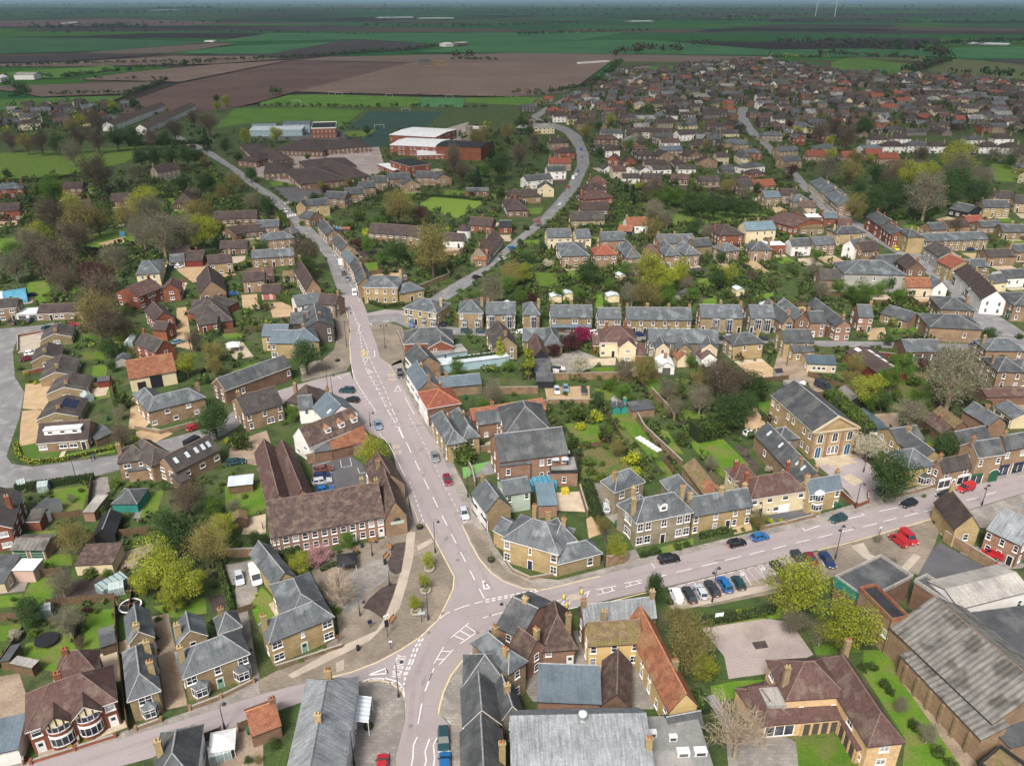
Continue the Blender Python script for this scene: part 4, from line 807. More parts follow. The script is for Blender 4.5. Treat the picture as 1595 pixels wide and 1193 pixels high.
# --- left edge
H('red brick semi with grey tiled roof',[(-62,836,16,821,60,761,5.2,2.6,'y'),(49,795,72,797,85,777,2.7,.1,'f','trimw','felt'),(41,812,61,811,64,797,2.6,.8,'m')],'red','greybrown',r='w.w.w.w/w.w.w.d',f='w.w/w.W',ch=[(0,.9,.5,1,'red')],nick='grey tiled red semi',trim='trimw',door='dwhite',ws='c')
H('pair of concrete garages with corrugated roof',[(16,856,69,856,71,832,2.4,.9,'x')],'pinkbrick','asbestos',auto=False,nick='corrugated garage pair',cat='garage',name='garage',f='gg',door='dforest')
H('dark roofed annexe with white sun room',[(-26,888,18,887,30,869,2.7,.8,'m','pink','slated'),(19,889,51,889,59,871,2.7,.1,'f','pink','whiteroof')],'pink','slated',nick='white sun room annexe',cat='annexe',name='annexe',auto=False,ch=[])
H('small green roofed garden room',[(-30,909,6,907,17,888,2.4,.5,'m','paletan','felt')],'paletan','felt',cat='garden room',name='garden_room',ch=[])
H('flat pale roofed garage',[(129,798,146,798,160,772,2.3,.1,'f')],'pinkbrick','sheetgrey',cat='garage',name='garage',auto=False)
H('teal shed under dark hipped roof',[(174,784,213,784,221,760,2.3,1.5,'xh')],'teal','slated',cat='shed',name='shed',auto=False,ch=[],nick='teal shed')
H('black timber shed with gabled roof',[(146,834,178,830,192,799,2.4,1.4,'y')],'blackwood','feltblack',cat='shed',name='shed',auto=False,ch=[],nick='black timber shed')
H('derelict shed with crumbling mottled roof',[(116,880,174,877,190,848,2.5,.5,'m')],'cream','mottled',cat='shed',name='shed',auto=False,ch=[],nick='crumbling roofed shed')
H('chalet bungalow with a long white dormer',[(57,690,136,684,8.5,2.7,3.2,'x')],'tan','brown',f='W.WWd',ch=[],trim='trimw',ws='c',nick='long dormer chalet bungalow',name='bungalow',cat='bungalow',extra=lambda c:dormer(c,.5,.18,8.5,1.3,'white','whiteroof',flat=True,n=3))
M('solar',(.012,.02,.05),fine=.1,rough=.15,spec=.6)
for a,nk,ex,desc in (((57,654,121,648,133,621),'solar panelled bungalow',solar,'brown roofed bungalow with solar panels'),((72,614,132,608,140,586),'second corner bungalow',None,'brown roofed bungalow with gable to drive'),((62,591,115,584,126,556),None,None,'brown roofed bungalow with white bargeboards'),
 ((48,564,93,558,108,537),None,None,'brown roofed bungalow with white bargeboards'),((63,530,111,524,123,507),'topmost cul de sac bungalow',None,'grey roofed bungalow with wide gable')):
    H(desc,[(*a,2.5,1.7,'y')],'buff','greybrown',f='.W.',trim='trimw',ws='c',extra=ex,nick=nk,name='bungalow',cat='bungalow',group='bungalows along the cul de sac',ch=[(0,.25,.5,.6)])
H('long buff bungalow with white windows',[(57,489,133,486,8,2.6,2.0,'x')],'tan','brown',f='W.dWw.W.d',trim='trimw',ws='c',name='bungalow',cat='bungalow',nick='long buff bungalow')
H('two storey house with gabled end',[(-25,482,25,478,32,467,5,2,'x')],'tan','greybrown',trim='trimw',ws='c',nick='gabled house at the left edge')
H('white flat roofed double garage',[(25,491,59,489,65,479,2.5,.1,'f')],'white','whiteroof',f='gg',auto=False,name='garage',cat='garage')
H('cream brick barn under orange pantiles',[(201,590,274,577,272,552,4.2,3.0,'x')],'cream','orange',f='',nick='orange roofed barn',cat='barn',name='barn',auto=False,ch=[],extra=lambda c:barn_doors(c))
H('L shaped buff house with leaded hips',[(231,640,319,618,312,604,5,2.2,'xh'),(231,639,262,630,256,600,4.9,2.0,'yh>')],'tan','slate',f='..w..w../w..w..w.',ch=[(0,.95,.5)],trim='trimk',ws='c',nick='L shaped slate hipped house')
H('brown roofed house with flat rear extension',[(236,724,271,709,233,686,4.8,2.6,'yh'),(184,720,232,712,216,694,4.8,2.2,'xh'),(199,735,246,729,224,721,2.8,.1,'f','tan','felt')],'tan','greybrown',ch=[(1,.05,.5)],ws='c',nick='flat extension brown house')
H('converted barn with four rooflights',[(272,734,341,699,6.5,4.2,2.8,'x'),(279,752,296,744,3,2.4,.9,'m',None,'greybrown')],'tan','greybrown',f='.w.w.w',ch=[],ws='c',nick='rooflit barn conversion',extra=lambda c:rooflights(c,[(.15,.25),(.4,.25),(.6,.25),(.75,.25),(.88,.25)]))
H('red brick house with brown gabled roof',[(210,534,243,548,272,538,4.8,2.6,'x'),(243,548,262,546,272,534,2.8,1.2,'x')],'red','greybrown',nick='brown gabled red house',ch=[(0,.1,.5)])
H('red brick house with white windows by the gravel drive',[(225,483,241,500,270,492,4.8,2.4,'x'),(237,512,258,514,267,505,4,1.8,'x')],'red','brown',nick='gravel drive red house',ch=[])
H('long red brick house with white casements',[(216,462,254,447,236,434,5,2.6,'x'),(253,452,279,450,273,440,4.6,2.2,'y')],'red','redbrown',f='w.ww.w/w.d.w',ws='c',nick='casemented red house')
H('sprawling hipped bungalow with brown tiles',[(309,507,362,499,337,462,3.0,3.6,'xh'),(291,486,322,492,330,462,2.9,2.8,'yh')],'red','greybrown',nick='sprawling brown bungalow',ws='c',ch=[],name='bungalow',cat='bungalow')
H('long brick range with slate roof',[(350,607,453,569,6.5,4.5,2.4,'x')],'brownbrick','slated',f='..w......w',nick='long brick slate range',trim='trimw',ch=[],name='brick_range',cat='outbuilding')
H('grey slate house with cream walls',[(212,428,248,425,254,404,5,2.4,'xh')],'cream','slate',nick='cream slate hipped house',ch=[])
H('white garage with slate roof',[(264,409,287,407,286,397,2.6,1.8,'x')],'white','slate',auto=False,f='gg',name='garage',cat='garage');H('brown double garage',[(289,407,315,406,312,392,2.6,2.4,'x')],'redwood','brown',auto=False,name='garage',cat='garage')
H('yellow house with brown tiled roof',[(324,411,362,407,7,5,2.4,'x')],'yellow','brown',nick='yellow courtyard house',ws='c');H('brown roofed red cottage',[(264,397,297,394,6,3,2.4,'x')],'red','brown',ch=[])
H('steep A frame house with timber gable',[(311,458,352,453,346,428,3.2,4.6,'y')],'tan','brown',nick='steep A frame house',ch=[])
H('brown roofed tan house',[(378,438,412,436,7,4.6,2.4,'x')],'tan','brown')
H('stone farmhouse with end chimneys',[(245,268,280,262,8,6,3.2,'x')],'stone','brown',f='wwwww/wwdww',ch=[(0,.02,.5),(0,.98,.5)],nick='stone farmhouse')
H('pyramid roofed brick bungalow',[(270,317,299,316,292,300,3.2,4,'yh')],'brownbrick','brown',nick='pyramid roofed bungalow',name='bungalow',cat='bungalow')
for a,wl,rf in (((97,293,128,292,8,5,2.6,'x'),'brownbrick','brown'),((-12,296,35,293,9,5,2.6,'xh'),'red','slate'),((-14,330,30,327,9,5,2.6,'x'),'red','brown'),((173,314,205,312,9,3,3,'x'),'brownbrick','brown'),((100,325,143,321,9,5,2.6,'x'),'brownbrick','greybrown')):
    H({'red':'red brick','brownbrick':'brown brick'}[wl]+' house with '+{'brown':'brown','slate':'grey','greybrown':'grey brown'}[rf]+' roof',[a],wl,rf,ws='c')
for a in ((332,342,400,339,9,2.8,2.6,'x'),(345,360,368,366,8,2.8,2.6,'y'),(376,362,412,360,8,2.8,2.4,'x'),(342,388,385,386,8,2.8,2.4,'x')):H('long brown roofed bungalow',[a],'brownbrick','brown',ws='c',name='bungalow',cat='bungalow')
for a in ((397,354,434,353,8,4.2,2.2,'x'),(408,375,458,370,8,4.6,2.2,'xh'),(434,364,452,366,7,4.6,2,'y'),(392,402,458,398,7,4.2,2.2,'x')):H('low slate roofed house',[a],'tan','slate')
H('steep brown gabled cottage',[(477,452,500,449,491,414,4.6,4,'y')],'tan','brown',nick='steep gabled cottage by the road');H('brown roofed stable range',[(386,433,426,430,7,3,2.4,'x')],'brownbrick','redbrown');H('open fronted carport with mossy roof',[(440,431,469,430,6,2.6,1.4,'x')],'tan','moss',f='gg',door='dblack',auto=False,name='carport',cat='carport')  # carport: black panels instead of an opening, painting the shade inside
H('brown garage block with red doors',[(407,457,436,456,7,2.6,2.2,'x')],'pink','brown',f='gg',door='dred',auto=False,name='garage',cat='garage');H('slate roofed house end on to the road',[(462,476,500,470,8,4.8,2.2,'x')],'white','slate');H('brown roofed roadside house',[(494,472,522,475,7,5,2.4,'x')],'tan','brown')
# --- school quarter
H('red brick teaching block with white roof',[(606,210,678,214,679,200,6.5,.8,'x')],'red','whiteroof',trim='trimw',f='w.w.w.w.w.w',nick='upper white roofed block',cat='school block',name='school_block',ch=[],ridgecap=False)
H('two storey brick teaching block with white roof',[(607,226,679,229,689,217,7,.8,'x')],'red','whiteroof',trim='trimw',f='w.ww.ww.ww.w/w.ww.ww.ww.w',nick='two storey white roofed block',cat='school block',name='school_block',ch=[],wsc=1.5,ridgecap=False)
H('large brick sports hall with black roof',[(679,227,749,230,758,221,9,.8,'x')],'red','feltblack',f='',r='',l='',nick='sports hall',cat='sports hall',name='sports_hall',ch=[],auto=False)
H('orange brick school hall with black roof',[(608,251,638,260,665,254,7,.1,'f')],'red','feltblack',trim='trimw',f='www/www',r='w.w/w.w',cat='school block',name='school_block',nick='black roofed school hall')
H('white flat roofed link block',[(588,256,612,266,624,262,3.2,.1,'f')],'red','whiteroof',cat='school block',name='school_block',trim='trimw');H('white pitched canopy hall',[(650,242,693,241,676,231,3.2,1,'x')],'red','whiteroof',cat='school block',name='school_block',trim='trimw',ch=[],ridgecap=False)
for i,a in enumerate(((411,270,455,268,460,252,4.2,3,'xh'),(468,287,545,280,520,258,4,4,'xh'),(545,278,577,274,560,246,4.2,4,'yh'),(480,264,555,258,545,245,4,3.4,'xh'),(425,233,503,236,500,217,4,4,'xh'),(503,233,577,228,560,216,4.2,3.4,'xh'),(390,241,430,238,425,222,4,3.4,'xh'),(425,251,457,248,442,232,4.2,3.4,'yh'),(370,250,400,252,395,238,4,3,'xh'))):
    H('school building under brown hipped roof',[a],'brownbrick','brown',cat='school building',name='school_building',group='brown roofed school buildings',ch=[],nick='brown roofed school' if i==1 else None)
H('long blue roofed modern school wing',[(388,203,470,202,15,5,.8,'m','paleblue','paleroof'),(392,196,430,195,13,6,1,'M','paleblue','slateb'),(440,195,482,194,14,6.5,1,'m','paleblue','slateb'),(485,201,523,200,34,7.5,.1,'fp','red','feltblack')],'paleblue','paleroof',cat='school block',name='school_block',trim='trimw',nick='modern blue school',f='w.w.w.w.w.w')
for a in ((504,308,537,310,8,5,2.6,'x'),(538,303,567,301,7,5,2.6,'x'),(560,293,585,291,7,5,2.6,'x'),(579,284,603,283,7,5,2.6,'x'),(605,279,640,277,7,5,2.6,'x'),(627,288,655,286,8,4.4,2.6,'y'),(647,276,679,276,8,5,2.6,'x'),(679,279,703,277,8,5,2.6,'y')):H('modern tan terrace house with grey roof',[a],'tan','slated',group='modern tan houses of the crescent',ws='c',ch=[])
H('yellow brick house behind the car park',[(476,321,513,318,8,5,2.2,'x'),(461,321,476,322,8,5,2.6,'y')],'yellow','slated',nick='yellow car park house');H('small tan cottage end on',[(482,341,503,335,7,4,2.4,'y')],'tan','slated')
for a in ((494,350,509,367,522,355,4.6,2.4,'x'),(517,375,531,390,544,378,4.6,2.4,'x'),(532,396,545,410,554,399,5,2.2,'x'),(545,411,553,427,570,417,5,2.6,'x'),(553,428,558,444,580,436,5,2.6,'x')):H('tan terrace along the north road',[a],'tan','slated' if a[0]!=532 else 'slateb',group='tan houses lining the north road')
H('square yellow Georgian house with hipped slate roof',[(566,447,619,448,624,431,6.4,2.4,'xh')],'yellow','slate',f='wwww/wwww',r='',nick='square yellow Georgian house',trim='trimw',ch=[(0,.95,.8)],group=None)
H('slate hipped yellow annexe',[(622,457,660,450,651,440,4,2,'xh')],'yellow','slate',ch=[])
H('modern terrace of brown roofed houses with dormers',[(573,362,655,368,9,4.6,3.2,'x')],'tan','brown',ws='c',nick='dormered brown terrace',ch=[],name='terrace',cat='terrace')
H('white walled cottage with round tower',[(690,374,722,375,7,3.4,2.4,'x')],'white','brown',nick='round towered white cottage',extra=lambda c:c and None)
for a,rf in (((730,350,766,352,9,3.6,2.6,'x'),'brown'),((778,354,797,354,9,3,2,'x'),'feltblack')):H('red brick house by the bowling green',[a],'red',rf)
H('old tan roadside house with dormers',[(759,400,783,372,745,385,4,4,'x'),(737,404,757,405,9,3,3,'x','tan','orange')],'stone','mottled',nick='dormered old roadside house');H('long green roofed bowls pavilion',[(725,298,761,298,6,3,1.2,'x')],'brownbrick','felt',nick='bowls pavilion',name='pavilion',cat='pavilion',ch=[])
H('pale castellated house with turrets',[(727,201,757,201,9,8.5,.1,'fp')],'stone','feltg',nick='castellated house',trim='trimw',f='w.w.w/w.w.w',ch=[])
# --- middle right
mid = [((853,370,891,369,9,5.2,2.6,'x'),'cream','slate'),((898,371,921,370,9,5.2,2.6,'x'),'cream','slate'),((876,399,918,398,910,378,5.2,3,'xh'),'tan','slate'),((927,397,962,396,9,5.4,3,'xh'),'tan','red_tile'),((937,375,974,374,9,5.4,2.6,'x'),'tan','slate'),
 ((976,401,1000,400,995,383,4.6,3.4,'yh'),'tan','slate'),((1001,393,1026,394,8,5,2.8,'xh'),'red','redbrown'),((1025,379,1082,378,9,5,2.6,'x'),'buff','slate'),((1037,398,1060,397,1055,380,5,2.8,'yh'),'tan','slate'),((1068,397,1090,395,1085,381,5,2.8,'yh'),'tan','slate'),((1083,384,1110,382,8,5,2.2,'x'),'buff','slated'),
 ((1128,392,1152,389,8,5,2.4,'xh'),'tan','slate'),((1170,389,1203,389,8,5,2.4,'xh'),'tan','slated'),((1163,359,1209,357,9,6,2.8,'x'),'cream','blueroof'),((1122,367,1160,365,1152,350,5.4,2.8,'xh'),'red','brown'),((977,351,1009,350,8,4,2.6,'x'),'white','orange'),((962,359,984,361,6,2.6,1.8,'x'),'blackwood','orange'),
 ((890,343,942,342,9,3.4,3,'x'),'buff','greybrown'),((906,327,948,326,9,3.4,3,'x'),'brownbrick','brown'),((910,311,955,307,9,4,3,'xh'),'red','redbrown'),((915,297,946,294,9,4.4,3,'xh'),'red','brown'),((918,285,946,285,9,4.4,3,'xh'),'red','redbrown'),
 ((796,306,816,304,9,3.6,3,'xh'),'red','brown'),((812,307,843,305,10,3.8,3.4,'xh'),'tan','brown'),((838,294,863,294,9,4.6,3,'y'),'cream','slated'),((820,282,861,278,8,5,2.2,'x'),'white','slated'),((853,267,882,266,8,5,2.2,'x'),'white','slated'),((790,328,823,327,815,312,3.6,3.6,'xh'),'brownbrick','brown'),
 ((855,254,890,254,9,5,2.6,'x'),'tan','red_tile'),((868,238,896,237,9,5,2.6,'xh'),'red','brown'),((858,223,886,222,10,5,3,'xh'),'tan','brown'),((936,208,970,208,9,5,2.6,'x'),'white','slated'),((976,206,1012,206,9,5,2.6,'x'),'white','brown'),((1013,206,1050,207,9,5,2.6,'x'),'pinkbrick','brown'),((1058,210,1094,208,9,5,2.6,'x'),'white','greybrown'),
 ((940,264,956,263,9,2.8,2,'y'),'white','greybrown'),((970,265,988,264,9,2.8,2,'y'),'white','greybrown'),((997,266,1014,265,9,2.8,2,'y'),'white','greybrown'),((1018,265,1046,264,9,2.8,2,'x'),'white','greybrown'),((1057,264,1084,264,9,2.8,2,'x'),'white','greybrown'),((970,278,997,278,9,2.8,2,'x'),'white','greybrown'),((1001,278,1030,278,9,2.8,2,'x'),'brownbrick','greybrown'),((1044,279,1073,280,9,2.8,2,'x'),'brownbrick','redbrown'),((1091,283,1122,282,9,2.8,2,'x'),'brownbrick','greybrown'),
 ((1026,244,1050,242,9,4.4,3,'y'),'tan','brown'),((1071,244,1097,241,9,4.4,3,'y'),'tan','brown'),((1088,252,1118,252,9,4,3,'y'),'tan','brown'),((945,249,964,250,9,4.4,3,'y'),'red','redbrown'),((972,252,992,252,9,3,3,'y'),'red','brown'),((1030,235,1064,234,9,4.6,2.4,'x'),'tan','slateb'),((943,235,966,234,9,4.6,2.6,'x'),'white','brown'),((1155,238,1188,238,9,5.5,2,'xh'),'red','slate'),((1130,222,1165,222,9,4,2,'xh'),'tan','slate'),((1160,262,1192,258,9,4,2,'xh'),'white','slated'),
 ((1234,383,1264,382,7,4.6,2.2,'x'),'white','slated'),((1269,382,1302,380,8,5,2.4,'x'),'tan','slate'),((1197,383,1224,382,6,4,.1,'f'),'red','whiteroof'),((1260,283,1283,302,1305,292,5,2.4,'x'),'paletan','slate'),((1284,303,1306,321,1325,310,5,2.4,'x'),'tan','slate'),((1192,308,1217,307,9,5,2.4,'x'),'buff','slateb'),((1218,304,1245,304,9,5,2.4,'x'),'buff','brown'),((1236,314,1262,313,8,5,2.6,'xh'),'tan','slate'),((1246,322,1272,323,7,4.4,2.4,'x'),'paletan','mottled'),
 ((1258,339,1283,339,7,4,.1,'f'),'brownbrick','whiteroof'),((1284,340,1303,340,8,4.4,2,'x'),'red','slateb'),((1306,351,1328,352,8,4.2,2.2,'x'),'brownbrick','redbrown'),((1247,356,1284,355,6,3.4,.1,'f'),'buff','moss'),((1195,342,1236,354,1245,335,4,2.4,'x'),'red','redbrown'),
 ((1533,323,1574,323,9,5,2.6,'x'),'yellow','slated'),((1549,308,1580,309,8,5,2.8,'x'),'yellow','greybrown'),((1582,316,1615,318,9,4.8,3,'x'),'yellow','greybrown'),((1478,325,1508,331,1514,321,4,2.2,'x'),'blackwood','slated'),((1450,358,1475,357,8,4,2.2,'x'),'tan','slated'),((1480,354,1512,352,8,3.6,2.2,'x'),'tan','brown'),((1508,346,1534,345,8,3.4,2,'x'),'red','red_tile'),((1530,354,1562,353,8,3.4,2,'x'),'tan','slated'),((1562,361,1600,362,9,3.4,2.4,'x'),'buff','slated'),((1540,400,1583,399,8,4,2,'x'),'tan','greybrown'),((1582,392,1612,391,8,4,2,'x'),'tan','slated'),((1500,417,1542,415,8,4.6,2,'x'),'tan','slate'),((1568,433,1605,431,8,4,2,'x'),'white','slated'),((1545,441,1570,438,7,4,2,'x'),'cream','slated'),
 ((1437,376,1540,372,8,5,2.2,'x'),'buff','slate')]
for x0,x1,y in ((1358,1386,218),(1390,1420,216),(1376,1411,228),(1415,1447,227),(1449,1476,228),(1527,1558,229),(1563,1592,230),(1507,1535,218),(1551,1580,216)):mid.append(((x0,y,x1,y,9,5,3,'xh'),'white','brown' if x0 not in (1415,1507) else 'slated'))
for x0,x1,y in ((1258,1288,243),(1313,1335,244),(1350,1376,240),(1370,1402,247)):mid.append(((x0,y,x1,y,9,4,3,'x'),'tan','red_tile'))
mid+=[((1277,232,1304,230,9,5,2.4,'xh'),'tan','slate'),((1345,232,1372,231,8,4,2,'x'),'white','slateb'),((1392,258,1440,256,9,3,2.4,'x'),'tan','brown'),((1215,236,1244,234,9,5,2.4,'x'),'tan','slate'),((1222,252,1250,250,9,5,2.4,'x'),'buff','slated')]
RW = {'slate':'grey slate','slated':'dark slate','slateb':'blue slate','brown':'brown tiled','greybrown':'grey brown tiled','redbrown':'red brown tiled','red_tile':'orange red tiled','orange':'orange tiled','mottled':'mottled','moss':'mossy','felt':'flat felt','whiteroof':'white','blueroof':'pale blue','feltblack':'black','feltg':'pale grey','slatew':'pale slate'}
WW = {'buff':'buff brick','yellow':'yellow brick','tan':'tan brick','red':'red brick','pinkbrick':'pink brick','brownbrick':'brown brick','white':'white','cream':'cream','orender':'orange brick','stone':'stone','paletan':'pale stucco','blackwood':'black timber','darkbrick':'dark brick','greybrick':'grey brick'}
for a,wl,rf in mid:
    low = a[6 if isinstance(a[8] if len(a)>8 else 0,str) else 5]<3.3
    H(f'{WW[wl]} {"bungalow" if low else "house"} with {RW[rf]} roof',[a],wl,rf,ws="c" if zlib.crc32(repr(a).encode())%3 else "s",name='bungalow' if low else 'house',cat='bungalow' if low else 'house',nick={(927,397):'big orange roofed house',(1163,359):'pale blue roofed house',(977,351):'orange roofed white barn',(1478,325):'black timber barn',(1437,376):'long slate terrace'}.get(a[:2]))
# --- right: high street north arm
H('grey hall with long slate roof',[(1316,426,1411,428,14,7,3.2,'xh<')],'grey','slate',f='..w.w..w./..w.w..w.',nick='long grey hall',cat='hall',name='hall',ch=[]);H('brown roofed annexe',[(1278,435,1316,436,9,4,2.6,'x')],'tan','greybrown',ch=[])
H('brown brick gabled house',[(1412,419,1442,420,12,5.5,3,'y')],'brownbrick','brown');H('white cottage with orange roof',[(1414,447,1452,447,7,3.8,2.4,'x')],'paletan','orange');H('small white gabled cottage',[(1454,448,1476,448,8,4,2.4,'y')],'white','slate')
H('long white roadside cottage with brown roof',[(1487,421,1512,445,1530,430,5.2,3,'x')],'white','brown',f='w.w.w/s.w.s',nick='long white cottage',door='dforest');H('white gabled roadside house',[(1513,446,1530,466,1553,453,5.4,3.4,'x')],'white','brown',nick='white gabled roadside house',f='w.w/w.w')
H('yellow house with red roof',[(1460,406,1482,417,1495,405,5.4,2.6,'x')],'yellow','red_tile',f='ww/ww');H('grey roadside house',[(1440,385,1464,400,1485,392,5.4,2.6,'x')],'grey','greybrown');H('three storey tan house',[(1396,356,1416,369,1437,367,7.4,1.6,'yh')],'yellow','slated',f='ww/ww',r='')
H('red brick pair with bay gables',[(1349,337,1372,352,1386,342,6,2.6,'x')],'red','slated',f='WW/WW');H('red brick roadside house',[(1372,353,1390,366,1400,356,5.6,2.4,'x')],'red','slated');H('yellow house end on',[(1303,364,1349,362,8,5.6,2,'xh')],'yellow','slated',f='w.w.w/w.w.w',nick='yellow slate house')
H('white gabled slate house',[(1332,386,1354,381,6,5.4,2.6,'x')],'white','slate');H('tan house with brown gable',[(1344,391,1370,389,7,5,3,'x')],'tan','brown');H('dark brown roofed shop',[(1366,409,1408,407,5.5,4.2,2.2,'x')],'brownbrick','slated')
H('teal fronted corner shop',[(1554,456,1580,475,1612,465,6,2.2,'xh')],'tan','slated',f='w.w/s.s',door='dforest',nick='teal fronted shop',name='shop_building',cat='shop')
# --- east road, north side
H('buff house with hipped slate roof',[(629,479,680,487,704,473,5.6,2.4,'xh')],'yellow','slate',f='ww.w.ww/..d....',nick='three bay yellow villa',trim='trimw',bays=[(.2,2.2,.9,0,2.6,'slate'),(.62,2.2,.9,0,2.6,'slate'),(.9,2.2,.9,0,2.6,'slate')],wsc=1.2)
H('square buff villa with bays',[(714,487,752,487,748,470,5.6,2.6,'xh')],'buff','slate',f='w..w/....',bays=[(.25,2.2,.9,0,2.6,'slate'),(.78,2.2,.9,0,2.6,'slate')],nick='square buff villa',trim='trimw')
H('buff house with twin gablets',[(757,489,803,489,9,5.6,2.6,'x')],'buff','slate',f='w.dw.w/w.d..w',bays=[(.2,2.4,.8,0,5.2,'slate'),(.8,2.4,.8,0,5.2,'slate')],nick='twin gablet house')
H('narrow buff house with striped bay',[(815,490,841,490,838,473,5.4,2.6,'xh')],'buff','slate',bays=[(.65,2.4,.9,0,5.2,'slate')],nick='striped bay house')
H('slate roofed semi with glazed verandah',[(858,494,923,494,9,5.4,2.6,'x')],'buff','slate',f='w..W.w/w.Ww.w',nick='verandah semi',extra=lambda c:verandah(c))
H('small buff house with cream quoins',[(932,496,968,496,8,5.4,2.2,'x')],'stone','slate',f='W.W/wdw',nick='quoined buff house')
H('long buff terrace of six cottages',[(976,497,1078,498,8.5,5.2,2.6,'x')],'buff','slate',f='w.w.w.w.w.w/wdwdwdwdwdwd',ch=[(0,.02,.5),(0,.33,.5),(0,.66,.5),(0,.98,.5)],nick='six cottage terrace',name='terrace',cat='terrace')
H('buff pair with two white bay gables',[(1092,494,1158,495,9,5.4,2.8,'x')],'buff','slate',f='......./d.....d',bays=[(.38,2.6,.9,0,5.2,'slate'),(.68,2.6,.9,0,5.2,'slate')],ch=[(0,.5,.5),(0,.98,.5)],nick='white bay gabled pair')
H('buff pair with two white bays',[(1170,495,1208,495,9,5.4,2.8,'x')],'stone','slate',f='....../d....d',bays=[(.32,2.4,.9,0,5.2,'slate'),(.7,2.4,.9,0,5.2,'slate')],nick='twin bay stone pair')
H('narrow brick house with white bay gable',[(1220,503,1237,502,1225,474,5.6,2.6,'y')],'tan','slated',bays=[(.5,2.4,.8,0,5.2,'slated')],nick='narrow bay gabled house');H('narrow brown brick house',[(1239,498,1260,497,1243,472,5.6,2.2,'y')],'brownbrick','slate');H('pink brick house with porch',[(1263,502,1288,502,9,5.4,2.2,'x')],'pinkbrick','slated',f='.w/dw',door='dwhite')
H('long pink brick house end on',[(1303,508,1326,507,1276,472,5.4,2,'y')],'pinkbrick','slated',f='W.W/W.W',ws='c',nick='long end on brick house');H('modern brick house with tall gable',[(1338,493,1361,494,9,5.4,2.6,'x')],'pinkbrick','slate',f='w.w/W.d',ws='c',door='dforest',nick='tall gabled modern house');H('low slate range behind',[(1372,488,1414,501,1398,480,3,2,'x')],'tan','slated',ch=[])
H('tan house with hipped roof beside the high street',[(1449,509,1531,513,1507,492,5,2.4,'xh')],'tan','slated',f='.....w..',nick='hipped tan house',ch=[]);H('dark hipped roofed house',[(1466,481,1518,484,1502,464,5,2.2,'xh')],'tan','slated')
# --- east road, south side
H('white and red brick house with red brown roof',[(936,532,992,532,10,5.2,3.4,'xh'),(965,541,991,541,991,531,5.1,2.2,'y'),(924,538,936,538,7,2.8,1.8,'x','red'),(991,554,1007,554,6,2.7,1.6,'m','red')],'cream','redbrown',f='W....../W.d....',trim='trimw',ch=[(0,.2,.6,1,'red'),(0,.75,.6,1,'red')],ws='c',nick='white and red gabled house')
H('long slate terrace seen from behind',[(1011,532,1120,534,8.5,5.2,2.6,'x'),(1022,542,1043,542,1041,531,4.8,1.8,'y','paletan'),(1056,544,1077,544,1076,533,4.8,1.8,'y','buff'),(1093,542,1118,543,1117,533,4.8,1.8,'y','paletan'),(1056,560,1076,559,5,2.6,1.8,'y','cream','orange'),(1093,559,1117,558,5,2.6,1.8,'y','white','redbrown')],'greybrick','slate',f='w..w..w..w../w..w..w..w..',ch=[(0,.3,.5),(0,.7,.5),(0,.98,.5)],nick='back facing slate terrace',name='terrace',cat='terrace')
H('yellow house with hipped slate roofs',[(1143,537,1190,533,1184,519,5.2,2.2,'xh')],'yellow','slated',f='.w.w/.....',nick='yellow hipped corner house');H('yellow house with gabled wing',[(1222,533,1268,533,9,5.2,2.4,'x'),(1236,549,1269,547,7,3,1.8,'x')],'yellow','slated',nick='winged yellow house')
H('slate roofed buff bungalow',[(815,531,850,531,9,3.2,2.4,'x'),(848,538,876,537,872,516,3.2,3,'yh')],'buff','slate',nick='hipped buff bungalow',name='bungalow',cat='bungalow')
H('dark low bungalow with long windows',[(1258,566,1303,568,7,2.8,1.4,'x')],'paletan','metalblue',f='.WWW.w',ws='c',ch=[],name='bungalow',cat='bungalow',nick='dark roofed low bungalow')
H('slate brown house end on to the yard',[(770,541,806,538,797,512,4.6,3.4,'y')],'buff','greybrown',nick='big brown gabled house')
H('black weatherboarded barn',[(831,557,854,556,850,530,3.6,2.8,'y'),(833,580,858,580,854,560,2.4,1.0,'m','blackwood','felt')],'blackwood','redbrown',nick='black weatherboarded barn',name='barn',cat='barn',ch=[],auto=False);H('low black garden store',[(836,594,862,594,5,2.2,.5,'m')],'blackwood','felt',name='shed',cat='shed')
H('white gabled double garage',[(1026,571,1051,571,1046,557,2.6,1.4,'y')],'white','whiteroof',name='garage',cat='garage',auto=False,ridgecap=False,f='g')
for a in ((955,635,967,635,965,627),(968,634,980,634,978,626)):H('small green garden shed',[(*a,2,.7,'y')],'teal','felt',name='shed',cat='shed',auto=False,group='green garden sheds')
H('grey garden shed',[(957,628,969,627,3,2,.7,'y')],'grey','sheetgrey',name='shed',cat='shed',auto=False);H('brick garden store with dark roof',[(985,640,1020,636,4,2.4,.6,'m')],'tan','felt',name='shed',cat='shed',auto=False)
